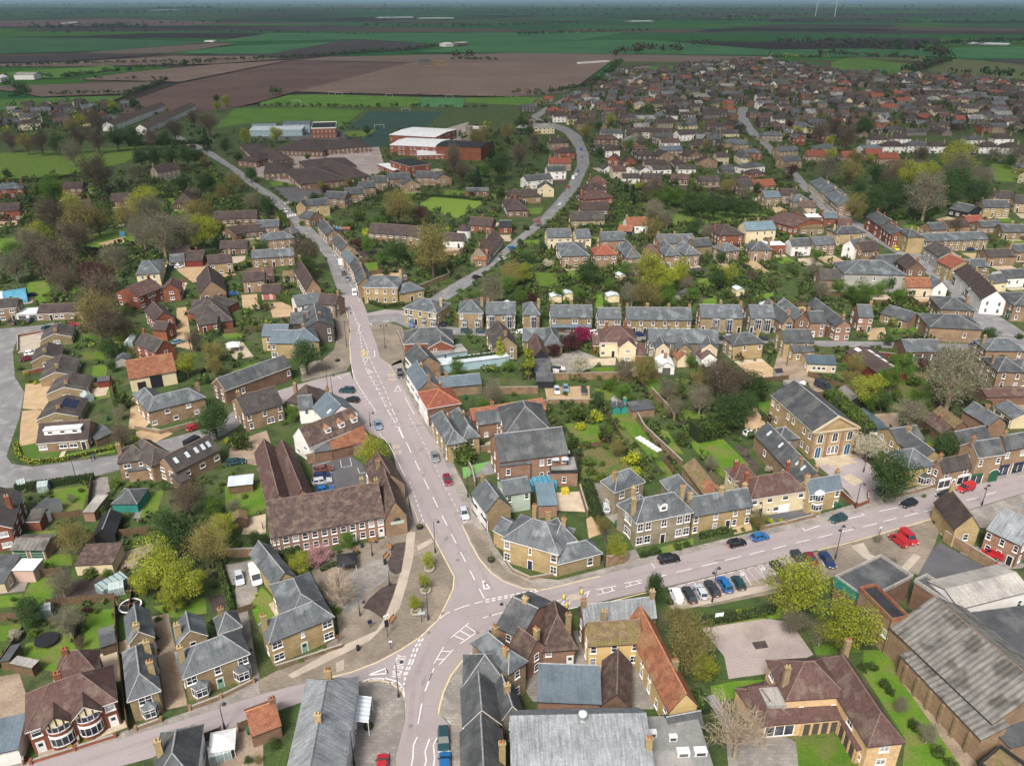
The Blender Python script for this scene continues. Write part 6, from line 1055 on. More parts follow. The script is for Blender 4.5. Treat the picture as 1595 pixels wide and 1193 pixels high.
TREES = '''110,234,40,q 151,266,60,b 79,291,46,g 211,267,30,q 218,243,30,d 240,242,30,d 265,241,30,d 290,240,32,d 310,242,25,d 318,250,18,o 322,281,30,d 280,283,26,d 300,285,26,k 224,310,48,y 231,324,40,q 194,335,36,o 307,331,50,o 313,353,50,y 251,361,60,q 285,358,50,q 220,355,44,q 111,316,32,y 118,340,52,o 150,342,36,o 58,361,38,y 80,331,46,b 45,370,36,q 20,386,28,g 88,405,60,b 116,366,46,b 146,425,48,R 151,455,60,b 20,411,40,q 176,399,40,q 60,395,46,b 100,435,40,b
15,218,30,b 40,222,30,o 62,220,34,b 90,222,30,d 120,215,36,b 150,215,36,b 180,212,36,d 205,210,36,d 235,215,30,b 255,216,26,d 320,215,16,c 125,185,24,y 382,210,22,y 365,281,30,o 390,270,22,d 392,311,24,q 345,300,30,o 300,300,24,q 370,245,18,d 350,225,24,d
175,163,18,y 208,160,18,d 337,152,12,d 351,155,18,y 338,164,16,y 150,188,40,b 301,183,24,b 324,190,36,b 270,200,34,b 110,195,26,o
429,206,26,y 479,243,11,d 572,202,16,d 705,236,28,q 747,213,36,o 767,235,16,c 777,255,40,d 790,205,30,o 543,283,14,o 556,281,12,g 499,287,12,y 508,296,18,r 490,308,18,d 619,321,48,o 630,313,24,y 636,328,18,d 656,333,24,R 601,333,22,d 659,343,12,o 571,358,20,l 673,385,64,o 676,398,40,o 619,389,36,d 573,379,24,g 558,378,18,r 596,399,24,g 475,392,42,b 475,411,32,d 415,316,24,d 438,341,20,g 408,385,24,d 767,451,40,q 795,421,30,o 697,353,10,l 735,276,22,d 777,278,18,d 755,262,24,g 705,250,30,b 560,330,26,k 540,345,24,k 590,345,26,g 650,400,20,g 720,300,14,s 745,275,16,c 720,265,30,b
814,191,24,d 825,203,18,d 833,220,26,b 810,238,36,b 843,228,16,d 911,205,24,o 951,185,20,y 933,195,16,d 981,223,24,g 1009,238,18,g 936,235,16,d 1100,225,20,o 1120,232,18,b 998,218,22,q 976,287,10,c 986,301,11,c 995,287,16,y 1053,284,13,d 1019,293,40,b 1041,300,30,g 1025,305,26,g 1056,303,26,g 1077,313,30,d 1094,318,30,d 1112,321,30,d 1132,318,26,d 1149,321,24,d 1166,321,26,d 1134,288,26,o 1160,298,22,q 1019,326,30,q 1040,340,24,q 1084,351,22,d 1099,361,22,q 1015,354,32,o 845,382,13,d 821,399,16,d 810,376,10,d 914,421,34,d 976,416,24,g 1014,416,50,y 1035,428,40,y 1060,419,32,y 1039,433,26,g 1001,425,36,q 1137,423,28,y 1118,434,28,d 1009,457,40,o 985,455,30,q 1040,460,36,g 838,343,14,p 853,409,16,w 810,459,22,g 1173,429,16,b 1124,399,16,d 815,421,30,y 790,440,30,g 800,432,26,o 830,462,16,r 870,455,18,g 900,455,20,g 950,440,18,g 1080,455,22,g 1130,455,16,s 1070,440,20,q
1243,203,18,y 1248,188,16,o 1230,193,14,r 1293,218,18,y 1321,213,40,b 1346,193,30,d 1356,195,20,o 1278,205,30,b 1300,195,30,b 1401,191,10,y 1434,238,30,b 1494,240,64,y 1575,250,20,d 1233,265,26,R 1296,238,22,y 1331,245,28,o 1356,245,16,y 1291,260,40,q 1326,265,40,o 1366,268,30,d 1326,276,20,r 1421,268,50,y 1449,265,40,y 1497,265,60,q 1532,273,40,q 1396,298,48,d 1376,303,40,d 1356,311,40,d 1416,298,34,d 1446,301,60,q 1479,293,50,d 1522,298,50,d 1492,280,50,d 1451,326,26,d 1331,321,36,o 1351,323,16,y 1592,268,20,y 1547,238,20,q 1577,240,30,q 1273,394,20,g 1270,419,24,q 1243,331,24,q 1492,349,20,b 1547,394,10,c 1346,454,36,g 1386,439,20,d 1371,447,22,g 1401,459,24,g 1326,452,22,g 1308,444,24,g 1280,450,26,q 1405,265,40,o 1385,275,36,b 1340,290,30,d 1430,320,30,d 1400,325,30,k 1300,420,16,k 1240,420,18,k
1332,566,32,o 1358,600,48,y 1489,581,86,q 1409,563,40,g 1391,583,36,g 1431,618,32,g 1419,641,46,q 1376,621,30,d 1356,621,26,g 1321,586,20,o 1542,519,22,d 1385,529,14,d 1389,735,68,d 1354,691,46,w 1474,689,38,d 1439,566,22,R 1455,605,30,g 1400,610,30,k 1450,690,18,l 1480,700,18,s 1425,585,34,s 1445,630,24,s 1390,545,24,s 1480,620,24,k 1505,610,20,q
908,520,32,m 888,530,28,r 863,543,20,r 902,566,32,w 824,563,18,C 1004,573,42,o 976,573,30,q 1041,606,32,q 1132,591,66,b 1114,581,42,b 1172,598,46,d 1162,626,38,d 1137,636,52,d 1087,588,26,o 1092,618,40,q 1054,631,26,q 971,608,30,g 932,623,18,d 951,596,20,g 931,641,30,l 906,659,22,l 986,706,38,l 991,729,28,l 961,696,24,o 1064,676,34,k 941,671,28,k 901,636,36,k 870,659,30,k 893,686,24,k 918,714,26,s 938,719,14,s 921,727,24,s 938,739,30,s 1109,721,22,q 950,665,20,s 945,690,20,s 1045,660,18,s 1000,650,16,k 1060,600,22,k 1080,610,20,s 1020,575,16,k 1100,575,18,k 1075,560,18,g 1065,745,14,s 1050,725,14,s 1162,705,12,q 1180,700,12,s 1150,680,14,k 880,610,12,s 940,600,14,s 890,580,14,s 1005,745,16,s 960,745,16,s 990,690,14,k
475,550,46,d 581,702,52,y 724,691,58,k 765,611,38,q 779,543,13,C 676,568,16,g 694,560,7,c 712,570,26,g 457,641,24,g 754,633,26,g 792,568,18,g 800,545,16,g 735,600,12,k 440,655,16,s 800,610,14,s 790,625,12,s 820,600,12,s
166,503,48,b 148,485,60,o 194,508,32,b 168,540,26,d 173,568,16,d 189,616,40,k 289,563,34,y 302,528,26,b 332,545,30,o 334,568,28,o 332,649,50,d 186,641,20,q 189,676,32,b 38,577,14,l 54,593,10,l 280,586,12,d 342,503,10,c 156,689,7,l 209,679,14,l 216,686,24,k 372,679,42,k 352,683,13,l 176,749,26,s 256,478,14,s 250,560,14,s 320,590,14,s 360,545,12,s 373,550,14,s 400,540,14,s 150,560,14,s 160,530,14,s 135,535,12,s 300,600,10,l 230,700,14,s 395,500,14,s 385,490,12,k 405,470,12,g 30,570,14,s 45,590,12,s 312,470,12,k
113,834,46,o 268,824,62,d 290,772,50,b 243,878,74,y 283,900,64,y 268,925,44,y 225,900,40,y 160,791,24,k 43,944,36,d 94,906,40,q 80,838,18,k 132,949,9,r 149,949,14,s 210,918,22,s 140,887,30,s 165,890,22,s 110,775,12,q 125,760,14,s 75,880,20,s 118,868,16,s 20,930,14,s 100,815,14,s 195,815,12,s
325,845,62,o 346,815,42,y 333,785,28,g 365,789,24,q 369,842,20,k 394,835,20,d 408,838,18,d 495,861,38,p 468,872,34,y 540,838,26,g 529,857,12,s 516,861,12,s 450,865,24,s 530,912,52,Q 523,943,26,s 352,906,10,l 380,770,14,s 355,740,14,s 340,760,16,s 398,925,8,l 345,950,14,s 330,965,16,s
960,849,36,y 932,861,24,s 938,815,24,o 1002,857,14,k 1019,853,18,k 1055,845,20,k 1070,842,16,k 915,770,14,k 922,790,14,s 930,805,16,s 905,755,14,s 950,770,12,s 970,765,10,l 1183,806,26,o 1202,809,14,l 1215,807,12,l 1145,824,10,s 1158,822,11,s 1245,905,92,y 1197,729,12,w 1392,875,14,q 1368,838,12,q 1330,700,14,s 1440,770,10,s
1062,961,42,o 1075,1005,78,o 1096,1036,46,y 1107,1032,38,k 1088,961,22,k 1137,953,19,s 1150,951,19,l 1171,953,19,s 1152,1132,84,Q 1237,966,40,q 1322,964,88,y 1280,985,36,q 1360,1033,24,k 1378,1060,26,k 1390,1072,20,k 1405,1097,22,q 1424,1121,26,k 1447,1141,30,q 1464,1165,30,k 1483,1183,26,k 1110,965,16,k 1190,955,16,s 1205,945,18,k 1345,1035,20,k
47,957,32,d 47,980,26,s 104,966,42,q 23,987,20,w 139,949,10,r 124,1000,16,b 245,1010,10,s 243,991,12,k 107,1162,14,l 53,1036,22,s 427,1153,26,k 386,1183,12,d 402,1183,12,o 469,1025,14,s 80,970,18,s 15,960,14,s 65,985,14,k 10,1010,16,s 245,960,14,s 258,945,16,k 320,1075,10,s 338,1062,8,s 390,1010,8,s 450,1180,20,s 480,1020,10,s 505,1005,10,s
10,265,20,k 60,290,22,k 130,300,20,s 160,320,20,s 190,300,20,k 240,345,24,k 340,345,20,s 355,320,20,k 380,330,18,s 200,385,22,k 240,395,24,s 330,395,20,d 360,380,20,k 395,420,18,s 430,395,18,k 420,425,14,s 350,440,14,s 470,345,14,s 540,370,16,s 600,420,16,k 640,440,16,s 670,430,18,s 700,410,16,k 790,465,14,s 745,455,16,s 850,360,14,s 935,385,12,s 1110,415,14,s 1150,435,14,s 1210,440,16,s 1250,450,16,k 1215,400,12,s 1280,365,12,k 1220,370,14,s 1230,300,14,k 1180,290,16,d 1170,250,16,o 1080,270,12,s 1125,262,16,k 900,320,12,s 880,350,14,s 860,300,12,s 780,300,18,d 770,330,16,s 800,350,14,s 820,350,16,k 760,425,16,s 730,385,14,k 1420,440,20,k 1430,480,18,s 1395,490,20,k 1360,470,20,s 1260,480,14,s 1470,490,12,s 1590,520,16,k 1560,560,14,d 1510,550,16,q 1600,430,14,d'''
for ent in TREES.split():
    a = ent.split(',');plant(float(a[0]),float(a[1]),float(a[2]),a[3])
# hedges
def hedge(pts,h=1.4,t=1.0,mat='leaf_k',words='clipped green hedge',label=None):
    w_ = [P(x,y) for x,y in pts];core = MB();L = MB();rng = np.random.default_rng(int(pts[0][0]));o0 = w_[0].copy()
    for a,b in zip(w_,w_[1:]):
        d = (b-a).normalized();n = Vector((-d.y,d.x,0))*t*.42;q = [a-n-o0,b-n-o0,b+n-o0,a+n-o0]
        core.mesh8([(p.x,p.y,-.1) for p in q]+[(p.x,p.y,h*.93) for p in q])
        ln = (b-a).length;m_ = int(min(2600,ln*(h+t)*14));s_ = rng.uniform(0,1,m_);per = rng.uniform(0,2*h+t,m_);side = np.where(per<h,-1,np.where(per<h+t,0,1))
        off = np.where(side==0,(per-h)-t/2,side*t/2);zz = np.where(side==0,h,np.where(side<0,per,per-h-t));sz = .16+.03*t
        nn = n.normalized()
        for k in range(m_):
            c = a+(b-a)*s_[k]+nn*off[k]-o0;c.z = zz[k];c = np.array(c)+rng.normal(size=3)*.06;u = rng.normal(size=3);u/=np.linalg.norm(u);v = np.cross(u,rng.normal(size=3));v/=np.linalg.norm(v)
            L.poly([c-u*sz,c-v*sz*.7,c+u*sz,c+v*sz*.7])
    me = leafmesh(L,'hedge',[mat]);o = bpy.data.objects.new('hedge',me);OBJ.link(o);o.location = o0;core.build('stems',['hedge_core'],o);mid = w_[len(w_)//2]
    tag(o,words,'hedge',label,'garden hedges',at=(mid.x,mid.y,h/2));return o
for pts,h,t,m in (([(24,692),(30,712),(50,722),(97,718),(200,694)],.9,.9,'leaf_l'),([(25,764),(90,756),(148,747)],1.7,1.3,'leaf_k'),([(1080,684),(1120,676)],4.2,5,'leaf_k'),([(705,572),(775,563)],3,2,'leaf_d'),([(430,464),(470,482)],2.4,2,'leaf_s'),([(568,470),(600,480),(630,476)],1.4,1.4,'leaf_s'),
 ([(1291,622),(1320,648),(1352,683)],3.2,4,'leaf_s'),([(1090,838),(1133,828)],1.3,1.1,'leaf_s'),([(1000,868),(1028,861)],1.1,1.0,'leaf_k'),([(1084,1080),(1101,1112)],1.4,1.5,'leaf_g'),([(1085,972),(1150,963),(1205,952)],1.2,1.6,'leaf_k'),([(341,880),(362,955)],1.5,1.0,'leaf_s'),([(432,868),(468,862)],1.6,2.4,'leaf_k'),
 ([(200,228),(240,226),(330,224)],3,4,'leaf_d'),([(120,392),(215,402)],2.6,2,'leaf_d'),([(648,305),(764,313)],1.5,1.2,'leaf_d'),([(1085,258),(1125,257)],2,1.5,'leaf_d'),([(905,356),(975,355)],1.6,1.2,'leaf_d'),([(1030,318),(1090,330)],2,2,'leaf_k'),([(915,757),(932,812)],2.2,2,'leaf_k'),([(245,310),(270,308)],2.4,2,'leaf_s'),([(0,285),(60,283),(120,276)],2,2,'leaf_k'),
 ([(500,890),(525,880),(560,862)],.8,.8,'leaf_s'),([(1440,1050),(1400,1010),(1372,1008)],.6,.8,'leaf_s'),([(650,505),(676,509)],1.4,1,'leaf_k'),([(840,590),(905,588)],.8,1,'leaf_s')):
    hedge(pts,h,t,m,{'leaf_l':'low yellow green hedge','leaf_d':'dark tall hedge','leaf_g':'fresh green hedge','leaf_s':'leafy green hedge','leaf_k':'clipped dark green hedge'}[m])
# garden walls and fences
M('fencewood',(.23,.155,.09),(.17,.115,.07),ns=1.5,fine=.2,fs=5,tile=1.8,tilew=.15,gap=.6);M('wallbrick',(.27,.185,.11),(.2,.135,.085),ns=.7,fine=.2,fs=4,tile=.15,tilew=.3,gap=.85)
def wall_run(pts,h=1.8,t=.25,mat='wallbrick',piers=0,nm='garden_wall',words='brick garden wall',cap=None,rails=False):
    w_ = [P(x,y) for x,y in pts];o0 = w_[0].copy();th = empty(nm,o0);b = MB();c = MB();p = MB();H_ = h
    for a,d in zip(w_,w_[1:]):
        u = (d-a);L = u.length;u/=L;n = Vector((-u.y,u.x,0))*t/2;q = [a-n-o0,d-n-o0,d+n-o0,a+n-o0];z0 = -.1
        if rails:
            for z in (h*.45,h*.9):b.beam(a-o0+Vector((0,0,z)),d-o0+Vector((0,0,z)),.05)
        else:
            b.mesh8([(x.x,x.y,z0) for x in q]+[(x.x,x.y,h) for x in q]);n2 = n*1.3;q = [a-n2-o0,d-n2-o0,d+n2-o0,a+n2-o0];c.mesh8([(x.x,x.y,h+.002) for x in q]+[(x.x,x.y,h+.09) for x in q])
        if piers:
            k = max(1,int(L/piers))
            for i in range(1 if (a-w_[0]).length>.01 else 0,k+1):
                x = a+u*L*i/k-o0;s = t*.9 if not rails else .06;hh = h+(.28 if not rails else .05);p.box(x.x-s,x.y-s,-.1,x.x+s,x.y+s,hh)
    b.build('panel' if nm=='fence' else ('rail' if rails else 'wall'),[mat],th)
    if c.f:c.build('coping',[cap or ('fencewood' if nm=='fence' else 'kerb')],th)
    if p.f:p.build('posts' if nm=='fence' or rails else 'piers',[mat],th)
    mid = w_[0]*.5+w_[-1]*.5;tag(th,words,nm.replace('garden_','').replace('_',' '),None,{'fence':'garden fences'}.get(nm,'garden walls'),at=(mid.x,mid.y,h/2));return th
for pts,h,mat,piers in (([(50,1189),(118,1168),(181,1148)],.7,'red',6),([(36,1142),(38,1192)],1.1,'red',0),([(124,1158),(121,1140)],.8,'red',0),([(213,1138),(252,1124)],.8,'wallbrick',5),([(297,1106),(345,1088),(396,1063)],.8,'wallbrick',6),([(345,868),(401,866)],2.0,'wallbrick',0),([(430,1042),(480,1026),(534,1008)],.8,'moss',0),([(838,592),(984,590)],2.2,'wallbrick',0),([(853,628),(925,628)],1.2,'wallbrick',0),
 ([(986,640),(1003,672),(1062,728)],1.9,'wallbrick',0),([(1014,612),(1040,640),(1050,655)],1.8,'wallbrick',0),([(1300,752),(1310,770),(1333,791),(1351,784),(1352,772)],1.1,'red',3),([(1372,768),(1374,776),(1403,773),(1425,768),(1462,757)],.9,'wallbrick',5),([(1185,825),(1225,817),(1268,806)],.9,'wallbrick',6),([(945,882),(975,874)],2.4,'wallbrick',9),([(1468,841),(1546,889)],2.4,'wallbrick',0),
 ([(757,614),(838,613)],2.2,'wallbrick',0),([(765,641),(852,632)],1.8,'wallbrick',0),([(785,872),(799,891),(826,903),(868,896)],.7,'wallbrick',0),([(479,722),(570,705)],2.6,'wallbrick',0),([(210,668),(250,676),(310,660)],1.0,'wallbrick',0),([(740,758),(735,735),(728,722)],1.4,'wallbrick',0),([(690,714),(770,700)],1.6,'wallbrick',0),([(1195,790),(1262,776)],.5,'wallbrick',0),([(903,765),(915,805)],1.8,'wallbrick',0),([(650,453),(700,432),(696,424)],1.8,'wallbrick',0),([(620,520),(635,560)],1.2,'red',0),([(1390,905),(1345,895)],.3,'kerb',0),([(660,400),(720,395)],1.6,'wallbrick',0),([(1336,555),(1395,560)],2.0,'redwood',0),([(36,585),(82,575)],1.2,'red',0),([(28,548),(28,524),(64,518)],.6,'red',0)):
    wall_run(pts,h,.25,mat,piers,words={'red':'red brick front wall','moss':'mossy low wall','kerb':'low kerb wall','redwood':'red timber screen wall'}.get(mat,'brown brick garden wall' if h>1.3 else 'low brown brick wall'))
for pts,h in (([(141,842),(241,830)],1.8),([(181,945),(184,1000),(201,1138)],2.0),([(75,944),(180,935)],1.6),([(0,968),(30,966)],1.8),([(118,1005),(118,960)],1.6),([(0,1040),(38,985)],1.4),([(50,899),(100,894)],1.6),([(312,1157),(346,1144)],1.6),([(373,1140),(391,1132)],1.8),([(65,811),(145,802)],1.6),([(138,795),(144,752)],1.6),([(203,958),(208,920)],1.6),([(395,948),(372,955)],1.2),([(948,648),(984,716)],1.4),([(905,700),(948,692)],1.3),([(1032,718),(1062,752)],1.4),([(1112,560),(1130,590)],1.6),([(1128,500),(1135,480)],1.6),([(1258,586),(1330,612)],1.6),([(845,462),(868,450)],1.5),([(922,490),(926,455)],1.5),([(968,490),(970,455)],1.5),([(310,588),(340,560)],1.5),([(222,560),(200,545)],1.5),([(175,603),(178,622)],1.6),([(140,606),(178,598)],1.6),([(350,520),(430,512)],1.6),([(1205,500),(1215,470)],1.6),([(1300,510),(1330,512)],1.6),([(1005,590),(1030,588)],1.5),([(420,330),(455,352)],1.6),([(1285,620),(1345,680)],1.6)):
    wall_run(pts,h,.08,'fencewood',2.4,'fence','brown timber fence')
wall_run([(100,362),(215,351)],1.1,.06,'trimw',3,'fence','white painted rail fence',rails=True);wall_run([(140,350),(290,340)],1.1,.1,'fencewood',4,'fence','low brown paddock fence',rails=True)
# ------------------------------------------------------------------ vehicles
for k,c in (('p_black',(.012,.013,.016)),('p_dark',(.03,.035,.042)),('p_teal',(.015,.05,.06)),('p_blue',(.015,.12,.33)),('p_navy',(.015,.03,.1)),('p_silver',(.42,.46,.5)),('p_grey',(.17,.19,.2)),('p_white',(.75,.76,.77)),('p_red',(.36,.018,.026)),('p_maroon',(.16,.015,.03)),('p_bluegrey',(.16,.24,.32)),('p_yellow',(.7,.6,.05)),('p_green',(.02,.05,.03)),('p_brown',(.16,.06,.05))):
    M(k,c,fine=0,rough=.28,spec=.6,orand=.05)
M('tyre',(.015,.015,.016),fine=.1);M('hub',(.4,.41,.42),fine=.05,rough=.35,metal=.6);M('lampw',(.8,.82,.85),fine=0,rough=.1,spec=.8);M('lampr',(.4,.01,.01),fine=0,rough=.2,spec=.6);M('carglass',(.02,.03,.038),fine=0,rough=.06,spec=.9,orand=0);M('plate',(.75,.72,.6),fine=0)
CARS = {}
def car_proto(kind):
    if kind in CARS:return CARS[kind]
    L,Wd,Ht,belt,prof,roof = {'hatch':(4.05,1.76,1.47,.93,[(0,.62,.78),(.06,.72,.9),(.3,.93,.93)],((.27,.93),(.47,1.45),(.86,1.45),(.985,.95))),'suv':(4.5,1.85,1.68,1.05,None,((.26,1.05),(.4,1.66),(.9,1.66),(.985,1.06))),
 'estate':(4.6,1.8,1.46,.93,None,((.28,.93),(.44,1.43),(.88,1.43),(.985,.95))),'van':(5.1,2.0,2.25,1.15,None,((.1,1.15),(.24,2.15),(.985,2.25),(.995,1.15))),'smallvan':(4.3,1.8,1.85,1.0,None,((.2,1.0),(.34,1.78),(.985,1.83),(.995,1.0)))}[kind]
    hw = Wd/2;b = MB()
    van = kind in ('van','smallvan')
    # lower body lofted through stations: (x, half width, z bottom, z top)
    f0 = roof[0][0]
    st = [(0,hw*.74,.34,belt*.62),(.025,hw*.88,.24,belt*.74),(.09,hw*.97,.2,belt*.84),(f0,hw,.19,belt),(.6,hw,.19,belt),(.92,hw*.98,.2,belt*1.0),(.98,hw*.92,.26,belt*.97),(1,hw*.84,.36,belt*.86)]
    rings = []
    for x,w_,z0,z1 in st:
        r = [(-w_*.9,z0),(w_*.9,z0),(w_,z0+(z1-z0)*.35),(w_,z0+(z1-z0)*.72),(w_*.9,z1),(-w_*.9,z1),(-w_,z0+(z1-z0)*.72),(-w_,z0+(z1-z0)*.35)]
        rings.append([(L/2-x*L,y,z) for y,z in r])
    i0 = len(b.v)
    for r in rings:b.v+=r
    n = 8
    for j in range(len(rings)-1):
        for k in range(n):b.f.append((i0+j*n+k,i0+j*n+(k+1)%n,i0+(j+1)*n+(k+1)%n,i0+(j+1)*n+k)[::-1]);b.m.append(0)
    b.f.append(tuple(i0+k for k in range(n)));b.m.append(0);b.f.append(tuple(i0+(len(rings)-1)*n+n-1-k for k in range(n)));b.m.append(0)
    # cabin frustum
    (a0,za),(a1,zb),(a2,zc),(a3,zd) = roof;X = lambda a:L/2-a*L;wb,wt = hw*.88,hw*(.72 if not van else .84)
    lo = [(X(a0),-wb,za),(X(a0),wb,za),(X(a3),wb,zd),(X(a3),-wb,zd)];hi = [(X(a1),-wt,zb),(X(a1),wt,zb),(X(a2),wt,zc),(X(a2),-wt,zc)]
    b.mesh8([lo[0],lo[1],lo[2],lo[3],hi[0],hi[1],hi[2],hi[3]][0:4][::-1]+[hi[3],hi[2],hi[1],hi[0]])
    body = b.mesh('body',['p_dark'])
    g = MB()
    def pane(p,q,r,s,ins=.1,off=.012):
        p,q,r,s = [Vector(x) for x in (p,q,r,s)];c = (p+q+r+s)/4;nn = (q-p).cross(s-p).normalized();nn = nn if nn.dot(c-Vector((0,0,.9)))>0 else -nn
        g.poly([c+(x-c)*(1-ins)+nn*off for x in (p,q,r,s)])
    lerp = lambda p,q,t:tuple(p[i]+(q[i]-p[i])*t for i in range(3))
    pane(lo[0],lo[1],hi[1],hi[0])
    if not van:pane(lo[2],lo[3],hi[3],hi[2],.16)
    for sgn,(la,lb,ha,hb) in ((1,(lo[1],lo[2],hi[1],hi[2])),(-1,(lo[0],lo[3],hi[0],hi[3]))):
        cuts = ((.04,.5),(.53,.96)) if not van else ((.03,.27),)
        for t0,t1 in cuts:pane(lerp(la,lb,t0),lerp(la,lb,t1),lerp(ha,hb,t1),lerp(ha,hb,t0),.14)
    glass = g.mesh('windows',['carglass'])
    wm = MB();R = .33 if not van else .36
    for k in range(16):
        a,c = 2*math.pi*k/16,2*math.pi*(k+1)/16;q = lambda r,an,y:(r*math.cos(an),y,r*math.sin(an))
        wm.poly([q(R,a,-.1),q(R,c,-.1),q(R,c,.1),q(R,a,.1)]);wm.poly([q(R,a,.1),q(R,c,.1),q(R*.62,c,.115),q(R*.62,a,.115)]);wm.poly([q(R,c,-.1),q(R,a,-.1),q(R*.62,a,-.115),q(R*.62,c,-.115)])
        wm.poly([q(R*.62,a,.105),q(R*.62,c,.105),(0,.12,0)],1);wm.poly([q(R*.62,c,-.105),q(R*.62,a,-.105),(0,-.12,0)],1)
    wheel = wm.mesh('wheel',['tyre','hub'])
    hl = MB();hl.box(-.16,-.2,-.07,.06,.2,.09);hm = hl.mesh('headlight',['lampw']);tl = MB();tl.box(-.04,-.13,-.14,.1,.13,.14);tm = tl.mesh('taillight',['lampr']);pl = MB();pl.box(-.02,-.26,-.06,.02,.26,.06);pm = pl.mesh('number_plate',['plate'])
    mi = MB();mi.box(-.08,-.1,-.07,.08,.1,.07);mm = mi.mesh('mirror',['p_black'])
    CARS[kind] = (L,hw,belt,R,body,glass,wheel,hm,tm,pm,mm,roof);return CARS[kind]
CN = {'p_black':'black','p_dark':'dark grey','p_teal':'dark teal','p_blue':'bright blue','p_navy':'navy blue','p_silver':'silver','p_grey':'grey','p_white':'white','p_red':'red','p_maroon':'maroon','p_bluegrey':'blue grey','p_yellow':'yellow','p_green':'dark green','p_brown':'brown red'}
def car(x0,y0,x1,y1,kind,col,group='parked cars'):
    """tail at pixel (x0, y0), nose at (x1, y1), measured at the middle of the body"""
    L,hw,belt,R,body,glass,wheel,hm,tm,pm,mm,roof = car_proto(kind);a,c = P(x0,y0,.7),P(x1,y1,.7);p = (a+c)/2;d = c-a;rz = math.atan2(d.y,d.x);far = p.length>380
    t = empty('van' if 'van' in kind else 'car',(p.x,p.y,.03 if not far else .03),rz);inst('body',body,t,mat=col);inst('windows',glass,t)
    if not far:
        for sx in (1,-1):
            for sy in (1,-1):inst('wheel',wheel,t,(sx*L*.31+.02,sy*(hw-.1),R))
        for sy in (1,-1):inst('headlight',hm,t,(L/2-.1,sy*hw*.66,belt*.62));inst('taillight',tm,t,(-L/2+.02,sy*hw*.72,belt*.72));inst('mirror',mm,t,(L*.5-roof[0][0]*L-.35,sy*(hw+.06),belt+.03))
        inst('number_plate',pm,t,(L/2-.0,0,.42));inst('number_plate',pm,t,(-L/2-.0,0,.55))
    w_ = {'hatch':'hatchback car','suv':'tall estate car','estate':'estate car','van':'panel van','smallvan':'small van'}[kind]
    tag(t,f'{CN[col]} {w_}','van' if 'van' in kind else 'car',None,group,at=(p.x,p.y,.7));return t
CARL = '''531,415,530,404,van,white 536,429,535,421,hatch,black 541,430,541,438,hatch,grey 551,449,553,464,smallvan,white 622,574,625,590,suv,black 552,608,528,607,suv,teal 558,623,539,621,hatch,black 586,654,592,669,hatch,bluegrey 676,703,680,719,hatch,grey 694,738,700,755,hatch,maroon 720,791,726,807,hatch,silver
494,731,513,728,estate,brown 493,742,511,739,hatch,navy 492,750,511,747,estate,silver 497,763,515,760,hatch,blue 1027,872,1057,867,suv,black 1133,848,1163,841,hatch,black 1171,838,1197,832,hatch,blue 1318,803,1293,810,hatch,teal 1060,943,1046,911,smallvan,white 1082,940,1066,910,estate,dark 1100,936,1084,906,hatch,silver 1118,928,1101,902,estate,dark 1137,922,1121,897,suv,blue 1158,919,1143,894,hatch,teal 1204,875,1221,893,hatch,dark 1238,860,1250,874,hatch,dark 1257,862,1271,880,hatch,maroon 1280,860,1298,883,estate,navy 1485,766,1459,773,hatch,black 1517,756,1492,763,smallvan,red 1429,779,1402,787,hatch,black 1392,764,1366,764,suv,navy
1412,850,1388,832,smallvan,red 1403,826,1428,848,smallvan,red 1562,868,1530,855,smallvan,red 1535,869,1550,882,hatch,red 691,1132,691,1168,estate,teal 693,1204,693,1172,hatch,blue 594,1210,597,1172,hatch,red 370,887,375,912,hatch,silver 394,882,402,912,van,white 294,668,310,661,hatch,red 289,697,314,682,van,black 34,560,50,556,hatch,maroon 40,551,57,548,hatch,white 64,514,84,506,hatch,teal 105,506,125,504,hatch,red 20,504,32,498,hatch,dark 40,503,53,494,hatch,teal 270,534,286,529,hatch,bluegrey 358,720,376,717,estate,teal
278,464,279,457,hatch,black 357,458,369,456,hatch,blue 263,417,272,415,hatch,black 275,416,284,414,hatch,white 133,301,146,300,estate,white 165,318,173,316,hatch,white 443,317,456,315,estate,white 441,325,448,332,hatch,white 736,433,748,429,hatch,black 755,435,766,431,hatch,black 777,405,790,400,hatch,white 791,387,803,384,hatch,blue 905,237,906,228,smallvan,blue 907,248,907,241,hatch,grey 899,270,902,262,hatch,blue 896,275,899,268,hatch,white 891,282,895,273,van,white 884,294,887,287,hatch,red 869,320,877,315,hatch,white 896,302,910,301,hatch,dark 896,307,909,306,hatch,silver 896,312,910,311,hatch,dark 1391,384,1400,390,hatch,yellow 1500,454,1513,463,hatch,bluegrey 1523,475,1537,483,hatch,white 1424,392,1440,389,hatch,navy 1244,368,1256,367,hatch,dark 1503,388,1520,387,hatch,navy 1510,538,1530,537,hatch,blue
1272,597,1292,606,van,dark 1240,607,1258,600,van,white 805,518,824,515,estate,white 916,520,936,517,suv,white 990,521,1004,520,hatch,navy 859,575,880,578,suv,dark 866,601,869,614,hatch,silver 880,598,882,611,hatch,bluegrey 909,601,911,615,hatch,dark 1118,527,1130,526,hatch,dark 1130,525,1145,524,hatch,silver 1182,527,1199,527,hatch,dark 1161,675,1178,672,hatch,white 641,510,641,499,hatch,blue 684,506,698,505,hatch,black 718,515,736,514,hatch,teal 741,515,759,515,hatch,teal 945,798,943,778,estate,silver 168,870,169,869,hatch,grey'''
for ent in CARL.split():
    a = ent.split(',')
    if a[0]!='168':car(*[float(x) for x in a[:4]],a[4],'p_'+a[5])
